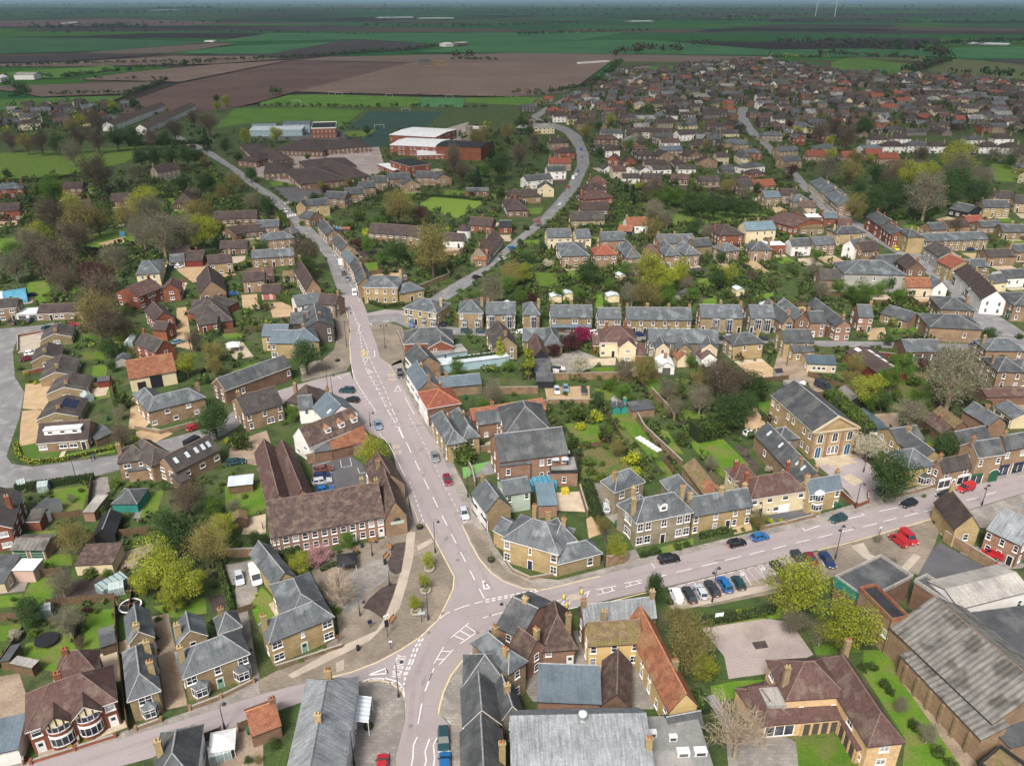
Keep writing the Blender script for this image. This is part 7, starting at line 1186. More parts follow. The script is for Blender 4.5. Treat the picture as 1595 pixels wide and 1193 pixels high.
# ------------------------------------------------------------------ street furniture
M('iron',(.02,.02,.024),fine=.05,rough=.5);M('ironb',(.035,.03,.05),fine=.05,rough=.5);M('benchwood',(.36,.17,.07),(.28,.13,.05),ns=3);M('signwhite',(.75,.78,.8),fine=.02);M('binblack',(.02,.025,.025),fine=.05);M('bingreen',(.02,.10,.05),fine=.05);M('stonepl',(.4,.35,.28),fine=.2)
def lamp(x,y,heads=1,h=7.5,rot=0,words='black street lamp'):
    p = P(x,y);t = empty('street_lamp',(p.x,p.y,0),rot);b = MB();b.lathe((0,0,0),[(.17,0),(.17,.9),(.12,1.0),(.11,1.3),(.075,1.4),(.06,h)],10);b.build('column',['ironb'],t,True)
    for s in ((1,-1) if heads==2 else (1,)):
        a = MB();pts = [(0,h-.1),(s*.15,h+.3),(s*.5,h+.45),(s*.85,h+.3),(s*.9,h)]
        for q,r in zip(pts,pts[1:]):a.beam((q[0],0,q[1]),(r[0],0,r[1]),.03)
        ar = a.build('bracket',['ironb'],t);l = MB();l.lathe((s*.9,0,h-.35),[(.1,0),(.34,.06),(.3,.2),(.1,.36),(.04,.4)],12);l.build('lamp_head',['ironb'],ar,True)
    if heads==2:
        a = MB()
        for z in (h*.42,h*.62,h*.7):a.beam((-.45,0,z),(.45,0,z),.02)
        a.build('crossbar',['ironb'],t)
    tag(t,words,'street lamp',None,'street lamps',at=(p.x,p.y,h/2))
for x,y,n,h,r in ((621,1086,1,7.6,.3),(1301,870,2,7.6,.8),(1332,792,1,6.4,.2),(667,966,1,7.6,2.6),(678,861,1,7.6,.4),(789,982,1,6,2.8),(350,1135,1,4.6,1.2),(1109,938,2,7.6,.8),(1529,787,2,5,.7),(942,882,1,7.6,1.6),(729,775,1,6,.2),(607,912,1,3.6,.3),(580,866,1,3.6,.3),(1181,826,1,6.5,1.6),(119,746,1,5.5,.5),(511,607,1,7,.5),(518,615,1,6,.5),(600,543,2,8,.3),(577,664,1,4,.2),(545,518,1,7,.3),(144,381,1,5,0),(561,960,1,3.6,0),(552,1192,1,7,0),(1297,650,1,6,0),(1345,735,1,5,1)):lamp(x,y,n,h,r)
def bench(x,y,x2,y2,col='benchwood',words='wooden bench'):
    a,c = P(x,y),P(x2,y2);d = c-a;t = empty('bench',((a.x+c.x)/2,(a.y+c.y)/2,.13),math.atan2(d.y,d.x));L = .9
    s = MB();[s.box(-L,-.22+i*.16,.43,L,-.09+i*.16,.47) for i in range(3)];s.build('seat',[col],t);k = MB();[k.box(-L,.27,.55+i*.15,L,.31,.66+i*.15) for i in range(3)];k.build('backrest',[col],t)
    for sx in (-.75,.75):l = MB();l.box(sx-.04,-.22,0,sx+.04,-.16,.43);l.box(sx-.04,.2,0,sx+.04,.27,.95);l.box(sx-.04,-.16,.36,sx+.04,.2,.42);l.build('leg',['iron'],t)
    tag(t,words,'bench',None,'benches')
for q in ((604,850,609,858),(598,874,606,864),(576,846,587,846),(552,866,556,856),(608,973,616,962),(768,842,774,854)):bench(*q)
def planter(x,y,r=.7,stone=False,tree=None,words='black flower planter'):
    p = P(x,y);t = empty('planter',(p.x,p.y,.13));b = MB();b.lathe((0,0,0),[(r*.7,0),(r,.12),(r*1.05,.5),(r*.95,.55),(r*.85,.4)],16);b.build('bowl',['stonepl' if stone else 'iron'],t,True)
    s = MB();rng = np.random.default_rng(int(x));leaves(s,rng,[(0,0,.5)],[r*.75],160,.1);o = bpy.data.objects.new('plants',leafmesh(s,'plants',['leaf_s']));OBJ.link(o);o.parent = t
    if not stone and r>.6:
        f = MB();f.beam((0,0,.3),(0,0,2.0),.03);f.beam((0,0,2.0),(.4,0,2.3),.02);f.build('stand',['iron'],t)
    tag(t,words,'planter',None,'street planters')
for x,y in ((654,823),(765,874),(526,563),(1458,815),(1044,940),(574,1134)):planter(x,y)
for x,y in ((669,888),(663,922),(648,955)):
    planter(x,y,1.0,True,words='round stone tree planter');plant(x-2.5,y-19,20,'y',1.5)
def bin_(x,y,mat='binblack',words='black litter bin',s=1.0):
    p = P(x,y);t = empty('litter_bin',(p.x,p.y,.13));b = MB();b.lathe((0,0,0),[(.26*s,0),(.3*s,.05),(.3*s,.85*s),(.26*s,.9*s)],12);b.build('bin_body',[mat],t,True);l = MB();l.lathe((0,0,.92*s),[(.31*s,0),(.31*s,.06),(.12*s,.26*s)],12);l.build('lid',[mat],t,True);tag(t,words,'bin',None,'litter bins')
for x,y,m,w_ in ((600,879,'binblack','black litter bin'),(564,853,'binblack','black litter bin'),(558,1013,'binblack','black litter bin'),(389,1142,'bingreen','green wheelie bin'),(1307,790,'bingreen','green wheelie bin'),(1301,792,'bingreen','green wheelie bin'),(420,912,'binblack','black wheelie bin'),(927,1028,'bingreen','green waste bin'),(936,1027,'bingreen','green waste bin'),(168,655,'bingreen','green garden bin'),(150,596,'bingreen','green garden bin'),(960,820,'bingreen','green waste bin'),(725,622,'bingreen','green garden bin')):bin_(x,y,m,w_,1.3 if 'g'==m[3] else 1)
def signpost(x,y,h,boards,words,label=None,pole='iron'):
    p = P(x,y);t = empty('sign',(p.x,p.y,.1),.2);b = MB();b.beam((0,0,0),(0,0,h),.05,n=8);b.build('post',[pole],t)
    for (w_,hh,z,m,rz) in boards:
        k = MB();c,s = math.cos(rz),math.sin(rz);pts = [(-w_/2,-.03),(w_/2,-.03),(w_/2,.03),(-w_/2,.03)];pts = [(a*c-d*s,a*s+d*c) for a,d in pts];k.mesh8([(a,d,z) for a,d in pts]+[(a,d,z+hh) for a,d in pts]);k.build('sign_board',[m],t)
    tag(t,words,'sign',label,'road signs',at=(p.x,p.y,h/2))
signpost(604,992,5.0,[(.9,.3,4.6,'signwhite',.3),(.9,.3,4.2,'signwhite',1.4),(.7,1.6,2.2,'iron',.2)],'white fingerpost beside the black pole');signpost(657,969,1.8,[(1.3,.6,1.7,'paleroof',0)],'pale blue street sign');signpost(609,1011,1.6,[(.5,.3,1.5,'signwhite',0)],'small white post sign')
signpost(577,978,1.5,[(.8,.9,.9,'dnavy',.2)],'blue information board');signpost(1119,968,1.2,[(1.6,.8,1.1,'signwhite',0)],'white notice board');signpost(528,1000,1.4,[(.6,.7,.9,'orange',.3)],'orange notice board');signpost(1369,835,2.2,[(.5,.5,1.8,'signwhite',0)],'small white road sign')
def bollard(x,y,mat='p_yellow',words='yellow keep left bollard'):
    p = P(x,y);t = empty('bollard',(p.x,p.y,.04));b = MB();b.lathe((0,0,0),[(.22,0),(.22,.7),(.16,1.05),(.05,1.1)],12);b.build('bollard_body',[mat],t,True);k = MB();k.lathe((0,0,-.02),[(.34,0),(.34,.1),(.24,.12)],12);k.build('base',['iron'],t);tag(t,words,'bollard',None,'keep left bollards')
for x,y in ((567,549),(567.5,555),(906,925),(878,933),(882.5,946)):bollard(x,y)
sheet('traffic_island',[(884,927),(902,923),(905,932),(888,936)],'pavelt',.1,thick=.1)
sheet('traffic_island',[(561,547),(573,546),(575,556),(563,557)],'pavelt',.1,thick=.1)
plant(1021,915,26,'d',2.3);plant(1018,905,18,'d',2.2)
# ------------------------------------------------------------------ garden things
def trampoline(x,y,r=2.0,net=False,words='round black trampoline',rim='iron'):
    p = P(x,y);t = empty('trampoline',(p.x,p.y,0));b = MB();b.lathe((0,0,.78),[(r*.86,0),(r*.86,.02)],24);b.build('mat',['iron'],t);k = MB();n = 24
    for i in range(n):
        a,c = 2*math.pi*i/n,2*math.pi*(i+1)/n;k.poly([(r*math.cos(a),r*math.sin(a),.82),(r*math.cos(c),r*math.sin(c),.82),(r*.86*math.cos(c),r*.86*math.sin(c),.83),(r*.86*math.cos(a),r*.86*math.sin(a),.83)][::-1])
    k.build('pad',[rim],t)
    for i in range(6):l = MB();a = i*math.pi/3;l.beam((r*math.cos(a),r*math.sin(a),0),(r*math.cos(a),r*math.sin(a),.8 if not net else 2.6),.04);l.build('leg',['iron'],t)
    if net:
        k = MB()
        for i in range(n):a,c = 2*math.pi*i/n,2*math.pi*(i+1)/n;k.beam((r*math.cos(a),r*math.sin(a),2.6),(r*math.cos(c),r*math.sin(c),2.6),.06)
        k.build('ring',['orange'],t)
    tag(t,words,'trampoline',None,'garden trampolines')
trampoline(74,1001,1.9);trampoline(204,948,2.0,True,'black trampoline with orange ring','trimw');trampoline(49,461,1.9)
def gazebo(x,y,s=3.0,roof='whiteroof',walls=True,words='white garden gazebo',h=2.1):
    p = P(x,y);t = empty('gazebo',(p.x,p.y,0),.25);b = MB();e = s/2+.15;
    for i in range(4):
        a,c = [(-e,-e),(e,-e),(e,e),(-e,e)][i],[(-e,-e),(e,-e),(e,e),(-e,e)][(i+1)%4];b.poly([(*a,h),(*c,h),(0,0,h+1.0)]);b.poly([(*c,h),(*a,h),(*a,h-.25),(*c,h-.25)][::-1])
    b.build('canopy',[roof],t)
    for sx in (-1,1):
        for sy in (-1,1):l = MB();l.beam((sx*s/2,sy*s/2,0),(sx*s/2,sy*s/2,h),.04);l.build('leg',['trimw'],t)
    tag(t,words,'gazebo',None,'garden gazebos')
gazebo(365,546,3.6,words='white square garden gazebo');gazebo(350,1168,3.4,words='white pointed gazebo');gazebo(541,884,3.4,'feltblack',words='dark pointed shelter');gazebo(1378,690,4.0,words='white marquee roof');gazebo(790,480,2.6,words='cream parasol tent');gazebo(1461,487,3,words='white glazed summerhouse')
def greenhouse(x,y,x2,y2,w_=2.4,h=1.6,words='glass greenhouse'):
    a,c = P(x,y),P(x2,y2);d = c-a;L = d.length;t = empty('greenhouse',(a.x,a.y,0),math.atan2(d.y,d.x));b = MB();b.box(0,0,0,L,w_,h);b.poly([(0,0,h),(L,0,h),(L,w_/2,h+.8),(0,w_/2,h+.8)]);b.poly([(L,w_,h),(0,w_,h),(0,w_/2,h+.8),(L,w_/2,h+.8)]);b.poly([(0,w_,h),(0,0,h),(0,w_/2,h+.8)]);b.poly([(L,0,h),(L,w_,h),(L,w_/2,h+.8)]);b.build('glazing',['ghglass'],t);f = MB();n = max(2,int(L/.8))
    for i in range(n+1):xx = L*i/n;f.beam((xx,-.02,0),(xx,-.02,h),.03);f.beam((xx,-.02,h),(xx,w_/2,h+.83),.03);f.beam((xx,w_/2,h+.83),(xx,w_+.02,h),.03);f.beam((xx,w_+.02,0),(xx,w_+.02,h),.03)
    f.build('frame',['trimw'],t);tag(t,words,'greenhouse',None,'greenhouses',at=(a.x,a.y,1))
M('ghglass',(.3,.38,.38),(.22,.3,.3),ns=1,rough=.1,spec=.7)
for q in ((60,768,76,766),(30,765,42,762),(328,1192,362,1182),(60,965,82,960),(207,540,214,530),(120,615,132,628),(172,930,195,925),(958,530,968,529)):greenhouse(*q)
def shed(desc,*bl,wall='fencewood',roof='felt'):H(desc,[bl],wall,roof,auto=False,name='shed',cat='shed',ch=[],group='garden sheds',ridgecap=False)
shed('garden shed with grey roof',157,1007,179,1000,180,977,2.1,.6,'m');shed('timber shed with pale roof',355,757,393,753,394,742,2.2,.6,'m',roof='paleroof');shed('timber garden shed',152,594,170,592,3,2.1,.7,'x',wall='redwood');shed('grey timber summerhouse',179,562,200,560,4,2.1,.9,'y',wall='grey');shed('small felt roofed shed',16,1033,49,1040,50,1027,2.0,.1,'f',roof='sheetgrey');shed('small dark shed',0,1030,18,1005,22,1002,2,.4,'m',roof='felt');shed('low dark cabin',134,672,150,685,4,2.1,.4,'m');shed('open log shelter',362,812,384,808,3,2.2,.8,'y',roof='moss');shed('small playhouse',1063,458,1082,457,3,2,.9,'y',wall='yellow');shed('grey garden shed',1045,462,1062,461,3,2,.8,'y',wall='grey');shed('blue roofed shed',520,359,532,358,4,2.2,.6,'y',roof='bluebright');shed('orange roofed shed',531,357,545,357,4,2.2,.6,'x',roof='orange')
for x0,x1,y in ((859,875,463),(877,893,459),(947,965,462),(1190,1206,478),(965,975,430),(1148,1160,452)):shed('pale garden room',x0,y,x1,y-1,4,2.4,.6,'y',wall='cream',roof='paleroof')
def pool_dome():
    a = P(8,470);t = empty('pool_enclosure',(a.x,a.y,0),.5);b = MB();n = 12;L,R_ = 15,5.5
    for i in range(n):
        p,q = math.pi*i/n,math.pi*(i+1)/n
        for j in range(4):x0,x1 = L*j/4-L/2,L*(j+1)/4-L/2;b.poly([(x0,-R_*math.cos(p),R_*.7*math.sin(p)),(x1,-R_*math.cos(p),R_*.7*math.sin(p)),(x1,-R_*math.cos(q),R_*.7*math.sin(q)),(x0,-R_*math.cos(q),R_*.7*math.sin(q))][::1],1 if j in (1,) else 0)
    for s in (-1,1):b.poly([(s*L/2,-R_*math.cos(math.pi*i/n),R_*.7*math.sin(math.pi*i/n)) for i in range(n+1)],0)
    b.build('dome',['bluebright','whiteroof'],t,False);k = MB();k.box(-9,-6.4,0,9,6.4,.12);k.build('deck',['pavelt'],t);tag(t,'blue domed swimming pool cover','pool cover',None,None)
pool_dome()
def container(x,y,mat,words,L=5,W_=3,Hh=2.2,rz=.2):
    p = P(x,y);t = empty('tarpaulin_heap',(p.x,p.y,0),rz);b = MB();b.box(-L/2,-W_/2,0,L/2,W_/2,Hh);b.build('cover',[mat],t);k = MB()
    for i in range(5):xx = -L/2+L*(i+.5)/5;k.box(xx-.05,-W_/2-.04,0,xx+.05,W_/2+.04,Hh+.05)
    k.build('straps',['trimk'],t);tag(t,words,'cover',None,None,at=(p.x,p.y,1))
container(845,758,'bluebright','blue tarpaulin covered pool',6,3.6,1.8);container(870,580,'p_white','white covered boat',3.6,1.8,1.4);container(176,915,'ghglass','plastic sheeted vegetable frame',5,3,1.6,.9);container(1010,692,'p_white','white fleece covered vegetable bed',8,1.6,.3,-1.0);container(880,768,'p_yellow','yellow play tunnel',1.6,1.4,1.2);container(1235,600,'sheetgrey','pile of building materials',5,3,1.2)
container(192,368,'bluebright','playground climbing frame',2.4,2,2.2);container(726,248,'p_white','white storage container',5,2.5,2.6);container(735,249,'p_bluegrey','blue storage container',5,2.5,2.6)
def pole(x,y,h=9):
    p = P(x,y);t = empty('telegraph_pole',(p.x,p.y,0));b = MB();b.beam((0,0,0),(0,0,h),.14,.09,n=8);b.build('pole',['bark'],t);k = MB();k.beam((-.8,0,h-.5),(.8,0,h-.5),.05);k.build('crossarm',['bark'],t);tag(t,'wooden telegraph pole','telegraph pole',None,'telegraph poles',at=(p.x,p.y,h/2))
for x,y in ((436,880),(1225,570),(540,540),(1045,350),(1340,700),(1150,515),(300,560),(880,300)):pole(x,y)
# castle house turrets, tower of the cottage
def turret(x,y,r,h,mat,words,roof=None):
    p = P(x,y);t = empty('round_tower',(p.x,p.y,0));b = MB();b.lathe((0,0,-.2),[(r,0),(r,h)],18);b.build('wall',[mat],t);k = MB()
    if roof:k.lathe((0,0,h),[(r*1.1,0),(r*1.1,.1),(.05,r*.8)],18);k.build('roof',[roof],t)
    else:
        for i in range(8):a = i*math.pi/4;c,s = math.cos(a)*r*.9,math.sin(a)*r*.9;k.box(c-.5,s-.5,h-.2,c+.5,s+.5,h+1.2)
        k.build('battlements',[mat],t)
    tag(t,words,'tower',None,None,at=(p.x,p.y,h/2))
turret(723,377,3.2,6,'white','round white tower with brown cone roof','brown');turret(731,220,2.6,10.5,'stone','pale battlemented turret');turret(752,220,2.6,10.5,'stone','pale battlemented turret')
# goals on the pitches
def goal(x,y,w_=7,h=2.4):
    p = P(x,y);t = empty('goal',(p.x,p.y,0));b = MB();b.beam((-w_/2,0,0),(-w_/2,0,h),.09);b.beam((w_/2,0,0),(w_/2,0,h),.09);b.beam((-w_/2,0,h),(w_/2,0,h),.09);b.build('goal_frame',['trimw'],t);tag(t,'white goal frame on the pitch','goal',None,'goals on the school pitches',at=(p.x,p.y,1))
for x,y in ((517,148),(528,149),(606,151),(700,153),(463,161),(632,174),(591,200)):goal(x,y,8,3)
# people
def person(x,y,face,top,legs,words,bend=0):
    p = P(x,y);t = empty('person',(p.x,p.y,.02),face);v = [(0,0,.95),(0,0,1.2),(bend*.1,0,1.42),(bend*.16,0,1.54),(bend*.2,0,1.66),(0,.1,.9),(.02,.1,.5),(0,.11,.08),(.14,.12,.03),(0,-.1,.9),(.06,-.1,.5),(-.04,-.11,.08),(.1,-.12,.03),(bend*.1,.19,1.4),(.06,.24,1.12),(.2,.22,.92),(bend*.1,-.19,1.4),(.08,-.24,1.12),(.22,-.2,.94)]
    e = [(0,1),(1,2),(2,3),(3,4),(0,5),(5,6),(6,7),(7,8),(0,9),(9,10),(10,11),(11,12),(2,13),(13,14),(14,15),(2,16),(16,17),(17,18)]
    r = [.15,.14,.15,.06,.105,.09,.065,.05,.04,.09,.065,.05,.04,.06,.045,.035,.06,.045,.035]
    me = bpy.data.meshes.new('body');me.from_pydata(v,e,[]);o = bpy.data.objects.new('body',me);OBJ.link(o);o.parent = t;me.materials.append(MATS[top])
    sk = o.modifiers.new('skin','SKIN');me.skin_vertices[0].data[0].use_root = True
    for i,k in enumerate(r):me.skin_vertices[0].data[i].radius = (k,k)
    o.modifiers.new('sub','SUBSURF').levels = 1;o.modifiers['sub'].render_levels = 1
    h = MB();h.lathe((bend*.2,0,1.66),[(.03,-.1),(.095,-.02),(.1,.06),(.07,.12)],10);h.build('hair',['p_brown'],t,True);l = MB()
    for s in (.1,-.1):l.beam((0,s,.9),(.02,s,.5),.115,.09,n=8);l.beam((.02,s,.5),(-.02,s*1.1,.06),.09,.065,n=8)
    l.build('trousers',[legs],t,True);tag(t,words,'person',None,None,at=(p.x,p.y,.9))
M('cloth_purple',(.3,.18,.4),fine=.1);M('cloth_dark',(.03,.035,.05),fine=.1);M('cloth_blue',(.05,.1,.25),fine=.1)
person(410,824,3.6,'cloth_purple','cloth_dark','person in a purple top on the patio',.6);person(143,718,.4,'cloth_dark','cloth_dark','person in dark clothes on the corner verge',.8);person(148,716,2.4,'cloth_blue','cloth_dark','person in a blue top on the corner verge',.2);person(437,924,1.5,'cloth_blue','cloth_dark','person in blue beside the slate wing',.3)
# ------------------------------------------------------------------ far town, hedgerows, farms
def inpoly(p,poly):
    c = False;n = len(poly);x,y = p
    for i in range(n):
        x0,y0 = poly[i][0],poly[i][1];x1,y1 = poly[(i+1)%n][0],poly[(i+1)%n][1]
        if (y0>y)!=(y1>y) and x<(x1-x0)*(y-y0)/(y1-y0)+x0:c = not c
    return c
def near_house(x,y,pad):
    for c,ux,uy,a,b,h in FOOT:
        d = Vector((x-c.x,y-c.y,0))
        if abs(d.dot(ux))<a+pad and abs(d.dot(uy))<b+pad:return True
    return False
def on_road(x,y):return any(inpoly((x,y),r) for r in ROADPOLY)
H('long terrace with white fronts',[(176,195,258,164,9,5,3,'x')],'white','mottled',ws='c',name='terrace',cat='terrace',nick='near white fronted far terrace',ch=[]);H('parallel terrace with white fronts',[(228,200,305,164,9,5,3,'x')],'white','mottled',ws='c',name='terrace',cat='terrace',ch=[])
NHAND = len(FOOT);rnd = random.Random(5);far = [];OPEN = [[P(*p).xy for p in q] for q in ([(998,108),(1013,102),(1061,103),(1051,111),(1020,113),(1013,118)],[(1290,88),(1441,102),(1413,119),(1290,112)],[(1446,106),(1473,90),(1640,103),(1640,128),(1496,117)])]
ZONES = [([(790,214),(803,186),(850,157),(905,150),(960,113),(1000,105),(1195,94),(1300,113),(1440,121),(1640,131),(1700,213),(1500,211),(1350,211),(1215,232),(1170,215),(1060,203),(930,203),(880,200),(850,214)],.12,1),
 ([(-60,180),(60,166),(130,163),(200,165),(175,200),(-60,212)],.5,1),([(930,218),(1150,212),(1195,250),(1240,300),(1190,296),(1100,262),(940,285),(925,250)],.1,0),([(1215,240),(1262,250),(1262,282),(1222,260)],.6,0),([(1100,250),(1150,255),(1200,300),(1190,330),(1130,280)],.3,0),([(1060,225),(1130,225),(1140,240),(1070,238)],.1,0),([(960,215),(1040,215),(1040,230),(960,230)],.1,0),([(1400,232),(1600,234),(1640,250),(1500,250)],.1,0),([(1590,250),(1700,250),(1760,420),(1640,420)],.2,0),([(800,330),(840,335),(830,350),(800,352)],.2,0)]
for poly,ang,kind in ZONES:
    q = [P(*p).xy for p in poly];xs = [p.x for p in q];ys = [p.y for p in q];ca,sa = math.cos(ang),math.sin(ang);R_ = max(max(xs)-min(xs),max(ys)-min(ys));cx,cy = (max(xs)+min(xs))/2,(max(ys)+min(ys))/2;i = 0;v = -R_*.75
    while v<R_*.75:
        u = -R_*.75+rnd.uniform(0,9);L = rnd.uniform(8,13);bend = math.sin(v*.01)*.25
        while u<R_*.75:
            L = rnd.choice((8.5,9.5,11,14,17));x = cx+u*ca-v*sa+rnd.uniform(-1,1);y = cy+u*sa+v*ca+rnd.uniform(-2,2)+8*math.sin(u*.02)
            if inpoly((x,y),q) and not near_house(x,y,5.5) and not on_road(x,y) and not any(inpoly((x,y),o) for o in OPEN) and rnd.random()<.86:far.append((x,y,ang+rnd.choice((0,0,0,math.pi/2))+rnd.uniform(-.06,.06),L))
            u+=L+rnd.uniform(3.5,8)
        v+=23+(4 if i%2 else -5);i+=1
far.sort(key=lambda a:a[1])
RF = ('brown','brown','brown','brown','redbrown','greybrown','greybrown','greybrown','slated','brown','slated','slated','brown','greybrown','slate','redbrown','feltg','red_tile');WL = ('darkbrick','brownbrick','greybrick','paletan','white','brownbrick','red','darkbrick','buff','darkbrick','greybrick','cream','darkbrick','stone')
NIND = 62
def far_px(x,y,z):a = PIX((x,y,z));return a[0],a[1]
stuffmesh = MB();SM = ['brown','redbrown','greybrown','slated','orange','red','brownbrick','tan','white','buff','glass','trimw','darkbrick','greybrick','cream','paletan','stone','red_tile','slate','feltg']
for i,(x,y,a,L) in enumerate(far):
    D = rnd.uniform(7,9);low = rnd.random()<.35;h = 2.7 if low else 5;rise = rnd.uniform(2.2,3.0);rf,wl = rnd.choice(RF),rnd.choice(WL);hip = rnd.random()<.3
    c,s = math.cos(a),math.sin(a)
    if i<NIND:
        A = far_px(x-c*L/2+s*D/2,y-s*L/2-c*D/2,h);B = far_px(x+c*L/2+s*D/2,y+s*L/2-c*D/2,h)
        H(f'{WW[wl]} {"bungalow" if low else "house"} with {RW[rf]} roof',[(A[0],A[1],B[0],B[1],D,h,rise,'xh' if hip else 'x')],wl,rf,ws='c',name='bungalow' if low else 'house',cat='bungalow' if low else 'house');continue
    FOOT.append((Vector((x,y,0)),Vector((c,s,0)),Vector((-s,c,0)),L/2,D/2,h))
    T = lambda u,v,z:(x+c*u-s*v,y+s*u+c*v,z);o = .3;wi,ri = SM.index(wl),SM.index(rf);b = stuffmesh
    b.box(-L/2,-D/2,-.2,L/2,D/2,h,wi,T);ze = h-.25;zr = h+rise;hi = D/2 if hip else -.15
    b.poly([T(-L/2-o,-D/2-o,ze),T(L/2+o,-D/2-o,ze),T(L/2-hi,0,zr),T(-L/2+hi,0,zr)],ri);b.poly([T(L/2+o,D/2+o,ze),T(-L/2-o,D/2+o,ze),T(-L/2+hi,0,zr),T(L/2-hi,0,zr)],ri)
    for sg in (-1,1):
        if hip:b.poly([T(sg*(L/2+o),-sg*(D/2+o),ze),T(sg*(L/2+o),sg*(D/2+o),ze),T(sg*(L/2-hi),0,zr)],ri)
        else:b.poly([T(sg*L/2,-sg*D/2,h),T(sg*L/2,sg*D/2,h),T(sg*L/2,0,zr-.1)],wi)
    n = max(2,int(L/3.2))
    for row in range(1 if low else 2):
        for k in range(n):
            u = -L/2+L*(k+.5)/n;z = .9+row*2.5
            b.box(u-.75,-D/2-.05,z,u+.75,-D/2+.05,z+1.25,11,T);b.box(u-.6,-D/2-.08,z+.12,u+.6,-D/2,z+1.12,10,T)
    if rnd.random()<.5:u = L*rnd.uniform(-.4,.4);b.box(u-.4,-.3,zr-.5,u+.4,.3,zr+1.1,SM.index('brownbrick'),T)
print('far houses',len(far),'trees',NT[0])
o = stuffmesh.build('distant_houses',SM);o['kind'] = 'stuff';o['label'] = 'crowded far estates of brown roofed houses behind the nearer houses';o['group'] = 'distant houses'
# far trees and garden planting between the far houses, hedgerows along the fields: one mass each
def clumps(name,spots,mat,leafn,label):
    """spots: (x, y, height, radius)"""
    rng = np.random.default_rng(3);C = MB();cs = []
    P_,A_,B_ = [],[],[]
    for x,y,h,r in spots:
        n = leafn;d = rng.normal(size=(n,3));d/=np.linalg.norm(d,axis=1)[:,None];d[:,2] = np.abs(d[:,2])*np.where(rng.random(n)<.25,-.5,1);rr = rng.uniform(.4,1.05,n)[:,None]*(1+.25*np.sin(d[:,:1]*5+x))
        p = np.array([x,y,h*.5])+d*rr*np.array([r,r,h*.5]);p[:,2] = np.maximum(p[:,2],.3);nr = d+rng.normal(size=(n,3))*.6;a = np.cross(nr,rng.normal(size=(n,3)));a/=np.linalg.norm(a,axis=1)[:,None];b = np.cross(nr,a);b/=np.linalg.norm(b,axis=1)[:,None]
        s = (r*.23+.12)*rng.uniform(.6,1.3,n)[:,None];P_.append(p);A_.append(a*s);B_.append(b*s*.8)
    p,a,b = np.concatenate(P_),np.concatenate(A_),np.concatenate(B_);q = np.stack([p-a,p-b,p+a,p+b],1).reshape(-1,3);n = len(p)
    me = bpy.data.meshes.new(name);me.from_pydata(q,[],np.arange(n*4).reshape(-1,4));me.materials.append(MATS[mat]);o = bpy.data.objects.new(name,me);OBJ.link(o);o['kind'] = 'stuff';o['label'] = label;return o
leafm('far_green',(0.1,0.155,0.0455),(0.0637,0.109,0.0364));leafm('far_dark',(0.0473,0.091,0.0364),(0.0328,0.0619,0.0273));leafm('far_brown',(0.119,0.098,0.063),(0.0868,0.0728,0.0504));leafm('far_yellow',(0.336,0.336,0.056),(0.238,0.266,0.042));leafm('garden_mix',(0.119,0.189,0.042),(0.168,0.189,0.056));leafm('garden_dark',(0.0728,0.118,0.04),(0.1,0.137,0.0546))
sp = {'far_green':[],'far_dark':[],'far_brown':[],'far_yellow':[],'garden_mix':[],'garden_dark':[]}
for poly,ang,kind in ZONES[:2]+[([(-250,178),(330,175),(350,260),(-250,300)],0,2),([(780,190),(860,210),(840,300),(760,300),(700,200)],0,2)]:
    q = [P(*p).xy for p in poly];xs = [p.x for p in q];ys = [p.y for p in q];area = abs(sum(q[i].x*q[(i+1)%len(q)].y-q[(i+1)%len(q)].x*q[i].y for i in range(len(q))))/2
    for _ in range(int(area/(80 if kind==1 else 130))):
        x,y = rnd.uniform(min(xs),max(xs)),rnd.uniform(min(ys),max(ys))
        if inpoly((x,y),q) and not near_house(x,y,1.0) and not on_road(x,y) and not any(inpoly((x,y),o) for o in OPEN):
            if kind==2:
                px = PIX((x,y,0))
                if px[1]<206 and rnd.random()<.75:continue
                if px[0]<235 and 226<px[1]<285 or px[1]>255 and rnd.random()<.6:continue
            r = rnd.uniform(1.5,4.6);sp[rnd.choice(('far_green','far_green','far_dark','far_brown','far_brown','garden_mix','far_yellow' if rnd.random()<.4 else 'far_dark'))].append((x,y,r*rnd.uniform(1.4,2.1),r))
# low planting in the gardens of the nearer town
LAWNS = [[v.co.xy for v in o.data.vertices] for o in OBJ if o.name.split('.')[0] in ('lawn','yard','car_park','paved_yard','gravel_yard','bare_ground','pavement','path','flower_bed') and len(o.data.vertices)<30]
def free(x,y,pad=1.0):return not near_house(x,y,pad) and not on_road(x,y) and not any(inpoly((x,y),l) for l in LAWNS)
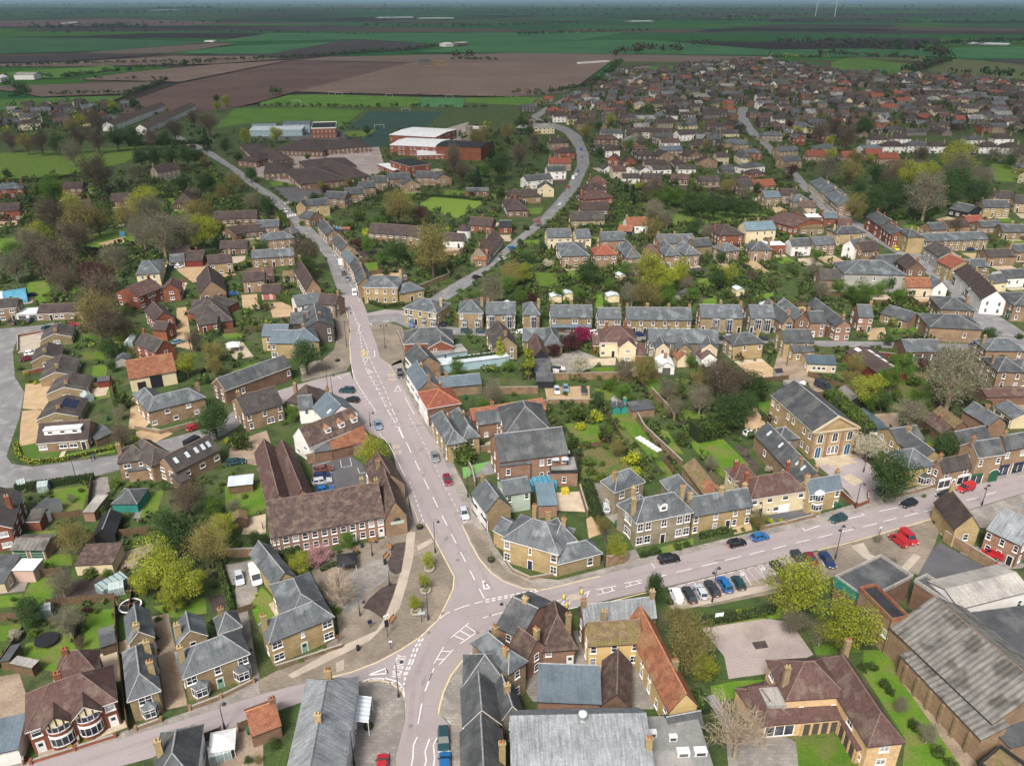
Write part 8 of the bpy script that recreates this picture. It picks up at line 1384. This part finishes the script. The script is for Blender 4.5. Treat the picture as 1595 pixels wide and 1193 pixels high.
# back gardens: a lawn, a strip of slabs and a fence behind most of the nearer houses
NL = 0
for c,ux,uy,a,b,h in list(FOOT[:NHAND]):
    if c.length>520 or a<2.5 or h<2.4:continue
    for sg in (1,-1):
        w_ = min(2*a*.92,rnd.uniform(8,15));d_ = rnd.uniform(7,14);off = rnd.uniform(2.2,3.5)
        q = [c+ux*(u*w_/2)+uy*(sg*(b+off+v*d_)) for u,v in ((-1,0),(1,0),(1,1),(-1,1))]
        pts = [q[0]+(q[1]-q[0])*i/3+(q[3]-q[0])*j/3 for i in range(4) for j in range(4)]
        if not all(free(p.x,p.y,.8) for p in pts):continue
        kind = rnd.choice(('lawn','lawn','lawn','rough','slabs','soil','gravel'));NL+=1
        sheet({'soil':'flower_bed','slabs':'paved_yard','gravel':'gravel_yard'}.get(kind,'lawn'),[(p.x,p.y) for p in q],kind,.014+.0001*(NL%20),world=True);LAWNS.append([p.xy for p in q])
        if kind!='slabs':e = [q[0],q[1],q[1]-uy*(sg*(off-.6)),q[0]-uy*(sg*(off-.6))];sheet('paved_yard',[(p.x,p.y) for p in e],'slabs',.0165+.0001*(NL%20),world=True)
        if c.length<330 and rnd.random()<.75:
            m = [PIX(q[2]+(ux*.3)),PIX(q[3]-ux*.3),PIX(q[0]-ux*.3)];wall_run([(p[0],p[1]) for p in (m if rnd.random()<.6 else m[:2])],rnd.uniform(1.4,1.8),.08,'fencewood',2.4,'fence','brown timber fence')
        if c.length<330 and rnd.random()<.5:p = q[2]-ux*1.6-uy*(sg*2);A = PIX((p.x-ux.x,p.y-ux.y,2));B = PIX((p.x+ux.x,p.y+ux.y,2));shed('small timber garden shed',A[0],A[1],B[0],B[1],1.8,2.0,.6,'x',wall=rnd.choice(('fencewood','fencewood','blackwood','grey','redwood')),roof=rnd.choice(('felt','feltg','feltblack')))
def table(p,a):
    t = empty('garden_table',(p.x,p.y,.03),a);b = MB();b.lathe((0,0,.7),[(.55,0),(.55,.05)],12);b.build('tabletop',[rnd.choice(('trimw','benchwood','iron'))],t);l = MB();l.beam((0,0,0),(0,0,.7),.06);l.build('leg',['iron'],t);tag(t,'round garden table on a patio','garden table',None,'garden tables')
    for k in range(3):
        q = 2.1*k+a;c = empty('garden_chair',(p.x+.95*math.cos(q),p.y+.95*math.sin(q),.03),q);s_ = MB();s_.box(-.22,-.22,.4,.22,.22,.45);s_.build('seat',['iron'],c);k_ = MB();k_.box(.18,-.22,.45,.23,.22,.9);k_.build('backrest',['iron'],c)
        l = MB();l.beam((-.18,-.18,0),(-.18,-.18,.4),.025);l.build('leg',['iron'],c);l = MB();l.beam((.18,.18,0),(.18,.18,.4),.025);l.build('leg',['iron'],c);tag(c,'dark patio chair','garden chair',None,'garden chairs')
def clothesline(p,a):
    t = empty('washing_line',(p.x,p.y,0),a);b = MB();b.beam((-2.4,0,0),(-2.4,0,2),.04);b.beam((2.4,0,0),(2.4,0,2),.04);b.build('posts',['trimw'],t);l = MB();l.beam((-2.4,0,1.95),(2.4,0,1.95),.015);o = l.build('line',['trimw'],t)
    for k,m in enumerate(('p_white','cloth_purple','cloth_blue','p_red','p_white')):g = MB();x = -2+k*.85;h_ = (1.1,.7,.9,.6,1.0)[k];g.box(x,-.015,1.95-h_,x+.65,.015,1.94);g.build('laundry',[m],o)
    tag(t,'washing line hung with clothes','washing line',None,'washing lines')
for i,l in enumerate(LAWNS[-NL:]):
    m = (l[0]+l[1]+l[2]+l[3])/4;c = Vector((m.x,m.y,0))
    if len(l)==4 and c.length<300:
        e = (l[0]+l[1])/2;u = (l[1]-l[0]).normalized();a = math.atan2(u.y,u.x);r_ = rnd.random()
        if r_<.33:table(Vector((e.x,e.y,0))+(c-Vector((e.x,e.y,0)))*.15,a)
        elif r_<.5:clothesline(c,a)
print('gardens',NL)
def fill(poly,dens,rmax,kinds,edge=False):
    q = [P(*p).xy for p in poly];xs = [p.x for p in q];ys = [p.y for p in q];area = abs(sum(q[i].x*q[(i+1)%len(q)].y-q[(i+1)%len(q)].x*q[i].y for i in range(len(q))))/2
    for _ in range(int(area/dens)):
        x,y = rnd.uniform(min(xs),max(xs)),rnd.uniform(min(ys),max(ys))
        if inpoly((x,y),q) and free(x,y):r = rnd.uniform(.35,1)**1.6*rmax;sp[rnd.choice(kinds)].append((x,y,r*rnd.uniform(1.0,1.7),r))
mixk = ('garden_mix','garden_dark','garden_mix','garden_dark','far_green','far_green','far_brown')
fill([(-20,300),(400,280),(520,400),(530,480),(400,620),(330,600),(200,640),(-20,500)],11,2.5,mixk);fill([(0,740),(330,700),(420,760),(420,860),(330,960),(260,960),(0,1080)],4.5,1.2,mixk)
fill([(640,480),(700,400),(850,340),(1000,270),(1200,290),(1540,500),(1540,700),(1180,690),(960,760),(860,760),(850,600),(650,560)],8,2.0,mixk);fill([(420,300),(520,280),(720,260),(800,300),(720,420),(560,470),(520,400)],10,2.5,mixk)
fill([(870,630),(1010,640),(1060,740),(960,760),(880,750)],3.4,1.2,mixk);fill([(1000,600),(1200,560),(1190,680),(1060,660)],9,1.6,mixk);fill([(1300,560),(1540,560),(1530,660),(1400,700),(1300,600)],8,1.9,mixk);fill([(1255,430),(1480,420),(1420,520),(1230,480)],6,2.0,mixk);fill([(800,395),(1210,390),(1210,478),(800,478)],5,1.9,mixk)
fill([(360,205),(620,190),(760,215),(800,200),(860,260),(830,330),(760,300),(640,240),(420,300)],30,2.4,mixk);fill([(840,215),(1250,205),(1600,240),(1600,400),(1200,300),(930,300)],17,2.2,mixk);fill([(880,300),(1240,290),(1300,400),(840,400)],12,2.2,mixk);fill([(-30,280),(330,260),(420,350),(330,420),(-30,430)],14,3.0,mixk)
# hedgerows and belts on the farmland
def row(pts,r,mats,step=None,jit=1.0):
    for a,b in zip(pts,pts[1:]):
        p,q = P(*a),P(*b);L = (q-p).length;n = max(1,int(L/(step or r*1.3)))
        for i in range(n):c = p+(q-p)*((i+rnd.random())/n);s = r*rnd.uniform(.6,1.25);sp[rnd.choice(mats)].append((c.x+rnd.uniform(-r,r)*jit,c.y+rnd.uniform(-r,r)*jit,s*1.5,s))
row([(0,107),(60,103),(190,100),(330,97),(445,92),(640,77),(690,72)],4.5,('far_dark','far_green','far_brown'));row([(95,123),(150,117),(230,108),(330,99)],5,('far_dark','far_green'));row([(0,124),(60,122),(120,122)],5,('far_dark','far_green'));row([(120,124),(200,125),(262,125)],3.5,('far_dark',),14)
row([(256,128),(225,140),(195,152)],4,('far_green','far_dark'));row([(80,149),(195,146)],3.5,('far_dark',));row([(0,136),(30,137),(40,146),(20,155)],5,('far_dark','far_green'));row([(400,167),(560,169),(660,168),(760,170)],3,('far_dark','far_green','far_brown'),6);row([(420,150),(440,145)],6,('far_green',));row([(530,147),(800,153)],1.2,('far_dark',),4)
row([(700,94),(770,96)],5,('far_brown','far_brown','far_dark'));row([(708,92),(735,92)],9,('far_brown',),8);row([(930,130),(952,112),(965,97)],5,('far_green','far_dark'));row([(800,148),(850,148),(925,134)],4,('far_dark','far_green'));row([(950,88),(1010,82),(1060,84)],12,('far_brown','far_brown'),14);row([(1075,72),(1105,74)],12,('far_brown',),14)
row([(1260,78),(1330,76),(1450,84),(1470,92)],11,('far_brown','far_brown','far_dark'),13);row([(1270,86),(1350,90),(1440,96)],7,('far_brown','far_dark'));row([(1290,82),(1440,92)],3,('far_yellow','far_brown'),9);row([(1410,118),(1450,106),(1475,96)],8,('far_dark','far_brown'));row([(1490,118),(1600,126)],9,('far_dark','far_dark','far_brown'),10);row([(1200,92),(1290,92)],6,('far_dark','far_brown','far_yellow'));row([(1200,70),(1320,68),(1450,74),(1600,66)],10,('far_dark','far_brown'),14)
row([(800,57),(930,52),(1010,50)],8,('far_dark',),14);row([(40,47),(160,44),(230,46)],12,('far_dark',),16);row([(0,40),(350,37)],8,('far_dark','far_brown'),30);row([(560,42),(720,44),(900,38)],9,('far_dark','far_brown'),30);row([(1130,30),(1200,29)],14,('far_dark',),22);row([(1000,34),(1590,36)],9,('far_dark','far_brown'),34);row([(0,26),(200,22),(460,20)],16,('far_dark',),60);row([(500,18),(1590,18)],16,('far_dark',),70);row([(300,12),(1590,12)],22,('far_dark',),140);row([(0,11),(420,7)],26,('far_dark',),120);row([(240,16),(330,14)],20,('far_dark',),40);row([(800,26),(1590,25)],12,('far_dark',),60);row([(60,53),(300,50),(600,56)],6,('far_dark',),40)
for k,lab in (('far_green','green trees and shrubs spread through the gardens and far hedgerows'),('far_dark','dark hedgerows and evergreen clumps of the gardens and fields'),('far_brown','bare brown trees and scrub of gardens and far belts'),('far_yellow','yellow green spring trees of the far gardens'),('garden_mix','light green garden planting between the houses'),('garden_dark','dark green garden planting between the houses')):
    small = [s for s in sp[k]]
    if small:clumps('garden_planting' if k.startswith('garden') else 'distant_trees',small,k,26,lab)
print({k:len(v) for k,v in sp.items()})
# farm buildings, glasshouses, turbines
def barn(x0,y0,x1,y1,d,h,wall,roof,words,cat='barn',nm='barn',typ='x'):H(words,[(x0,y0,x1,y1,d,h,2.5 if typ!='f' else .1,typ)],wall,roof,auto=False,name=nm,cat=cat,ch=[],ridgecap=False,group='far farm buildings')
barn(655,96,672,95.5,16,6,'greybrick','felt','grey farm barn among the far fields');barn(677,98,697,97.5,16,6,'tan','moss','tan farmhouse among the far fields','farmhouse','farmhouse');barn(694,69,706,68.5,25,6,'white','whiteroof','white farm shed beside the far hedgerow');barn(712,68,730,67,25,6,'greybrick','sheetgrey','grey farm sheds beside the far hedgerow');barn(21,117,52,117,22,6,'white','sheetgrey','white roofed barn behind the hedgerow on the left');barn(0,122,12,119,12,5,'white','whiteroof','white trailer shed at the left edge')
barn(1500,68,1570,70,45,2,'grey','paleroof','long white polytunnel by the far trees','polytunnel','polytunnel');barn(250,16,281,15.5,120,5,'grey','paleroof','white glasshouse near the left horizon','glasshouse','glasshouse');barn(590,28,645,27.5,80,4,'grey','paleroof','left white glasshouse of the far fields','glasshouse','glasshouse');barn(655,29,708,28.5,70,4,'grey','paleroof','right white glasshouse of the far fields','glasshouse','glasshouse');barn(985,34,1018,33.5,60,3,'grey','paleroof','white field cover beyond the estates','field cover','field_cover');barn(112,36,126,35.5,60,5,'grey','paleroof','white shed among the far left fields');barn(905,98,950,95,10,2,'white','whiteroof','white plastic sheeted strip beside the estate','field cover','field_cover','f');barn(318,64,332,64,30,3,'white','whiteroof','white field cover by the hedgerow','field cover','field_cover','f');0
def turbine(x,y,h,rot):
    p = P(x,y,0);t = empty('wind_turbine',(p.x,p.y,0));b = MB();b.beam((0,0,0),(0,0,h),h*.022,h*.012,n=12);b.build('tower',['trimw'],t);k = MB();k.box(-h*.02,-h*.03,h-h*.01,h*.02,h*.03,h+h*.025);n = k.build('nacelle',['trimw'],t)
    for i in range(3):
        a = rot+i*2.094;m = MB();m.beam((0,-h*.035,h),(math.cos(a)*h*.5,-h*.035,h+math.sin(a)*h*.5),h*.014,h*.004,n=5);m.build('blade',['trimw'],n)
    tag(t,'white three bladed wind turbine near the horizon','wind turbine',None,'wind turbines',at=(p.x,p.y,h*.6))
turbine(1270,26,75,.7);turbine(1300,27,85,1.4)

# air: one pale even volume from below the ground to just above the camera
def haze():
    b = MB();b.box(-100000,-400,-2.2,100000,165000,135);m = bpy.data.materials.new('haze');m.use_nodes = True;nt = m.node_tree;nt.nodes.clear();o = nt.nodes.new('ShaderNodeOutputMaterial');v = nt.nodes.new('ShaderNodeVolumePrincipled')
    v.inputs['Color'].default_value = (.5,.75,.95,1);v.inputs['Density'].default_value = HAZE;v.inputs['Anisotropy'].default_value = .2;nt.links.new(v.outputs[0],o.inputs['Volume']);MATS['haze'] = m;b.build('haze',['haze'])['kind'] = 'stuff'
HAZE = 5.5e-5
haze()
# ------------------------------------------------------------------ labels: what it is, then what it stands by
LAND = [t for t in THINGS if t['nick']]
PLURAL = ('second','third','fourth','fifth','sixth','seventh','eighth','ninth','tenth','eleventh','twelfth')
seen_nicks = {}
def relation(t,l):
    dx,dy = t['px'][0]-l['px'][0],t['px'][1]-l['px'][1];s = max(1,t['px'][2]/100.)
    if abs(dx)>abs(dy)*1.3:return 'right of' if dx>0 else 'left of'
    return 'in front of' if dy>0 else 'behind'
def settle(ts,rank):
    by = {}
    for t in ts:
        ls = sorted((l for l in LAND if l is not t),key=lambda l:math.hypot(l['px'][0]-t['px'][0],(l['px'][1]-t['px'][1])*1.5));l = ls[min(rank,len(ls)-1)]
        by.setdefault((t['desc'],relation(t,l),l['nick']),[]).append(t)
    return by
todo = []
for t in THINGS:
    if t['label']:t['o']['label'] = t['label']
    else:todo.append(t)
# descriptions that occur once need no help from a landmark
cnt = {}
for t in todo:cnt[t['desc']] = cnt.get(t['desc'],0)+1
rest = []
used = set()
for t in todo:
    if cnt[t['desc']]==1 and len(t['desc'].split())>=4:t['o']['label'] = t['desc'];used.add(t['desc'])
    else:rest.append(t)
for (d,r,n),ts in settle(rest,0).items():
    if len(ts)==1:ts[0]['o']['label'] = f'{d} {r} the {n}'
    else:
        xs = [t['px'][0] for t in ts];ys = [t['px'][1] for t in ts];horiz = max(xs)-min(xs)>=(max(ys)-min(ys))*.8
        ts.sort(key=lambda t:t['px'][0] if horiz else -t['px'][1]);N = len(ts);e0,e1 = ('leftmost','rightmost') if horiz else ('nearest','farthest')
        for i,t in enumerate(ts):
            w_ = e0 if i==0 else (e1 if i==N-1 else f'{PLURAL[i - 1] if i - 1 < len(PLURAL) else str(i + 1) + "th"} {"from left" if horiz else "nearest"}')
            t['o']['label'] = f'{w_} {d} {r} the {n}'
for t in THINGS:
    l = t['o']['label'].split()
    if len(l)>16:print('LONG',t['o']['label'])
labs = [t['o']['label'] for t in THINGS];print('things',len(labs),'unique',len(set(labs)))
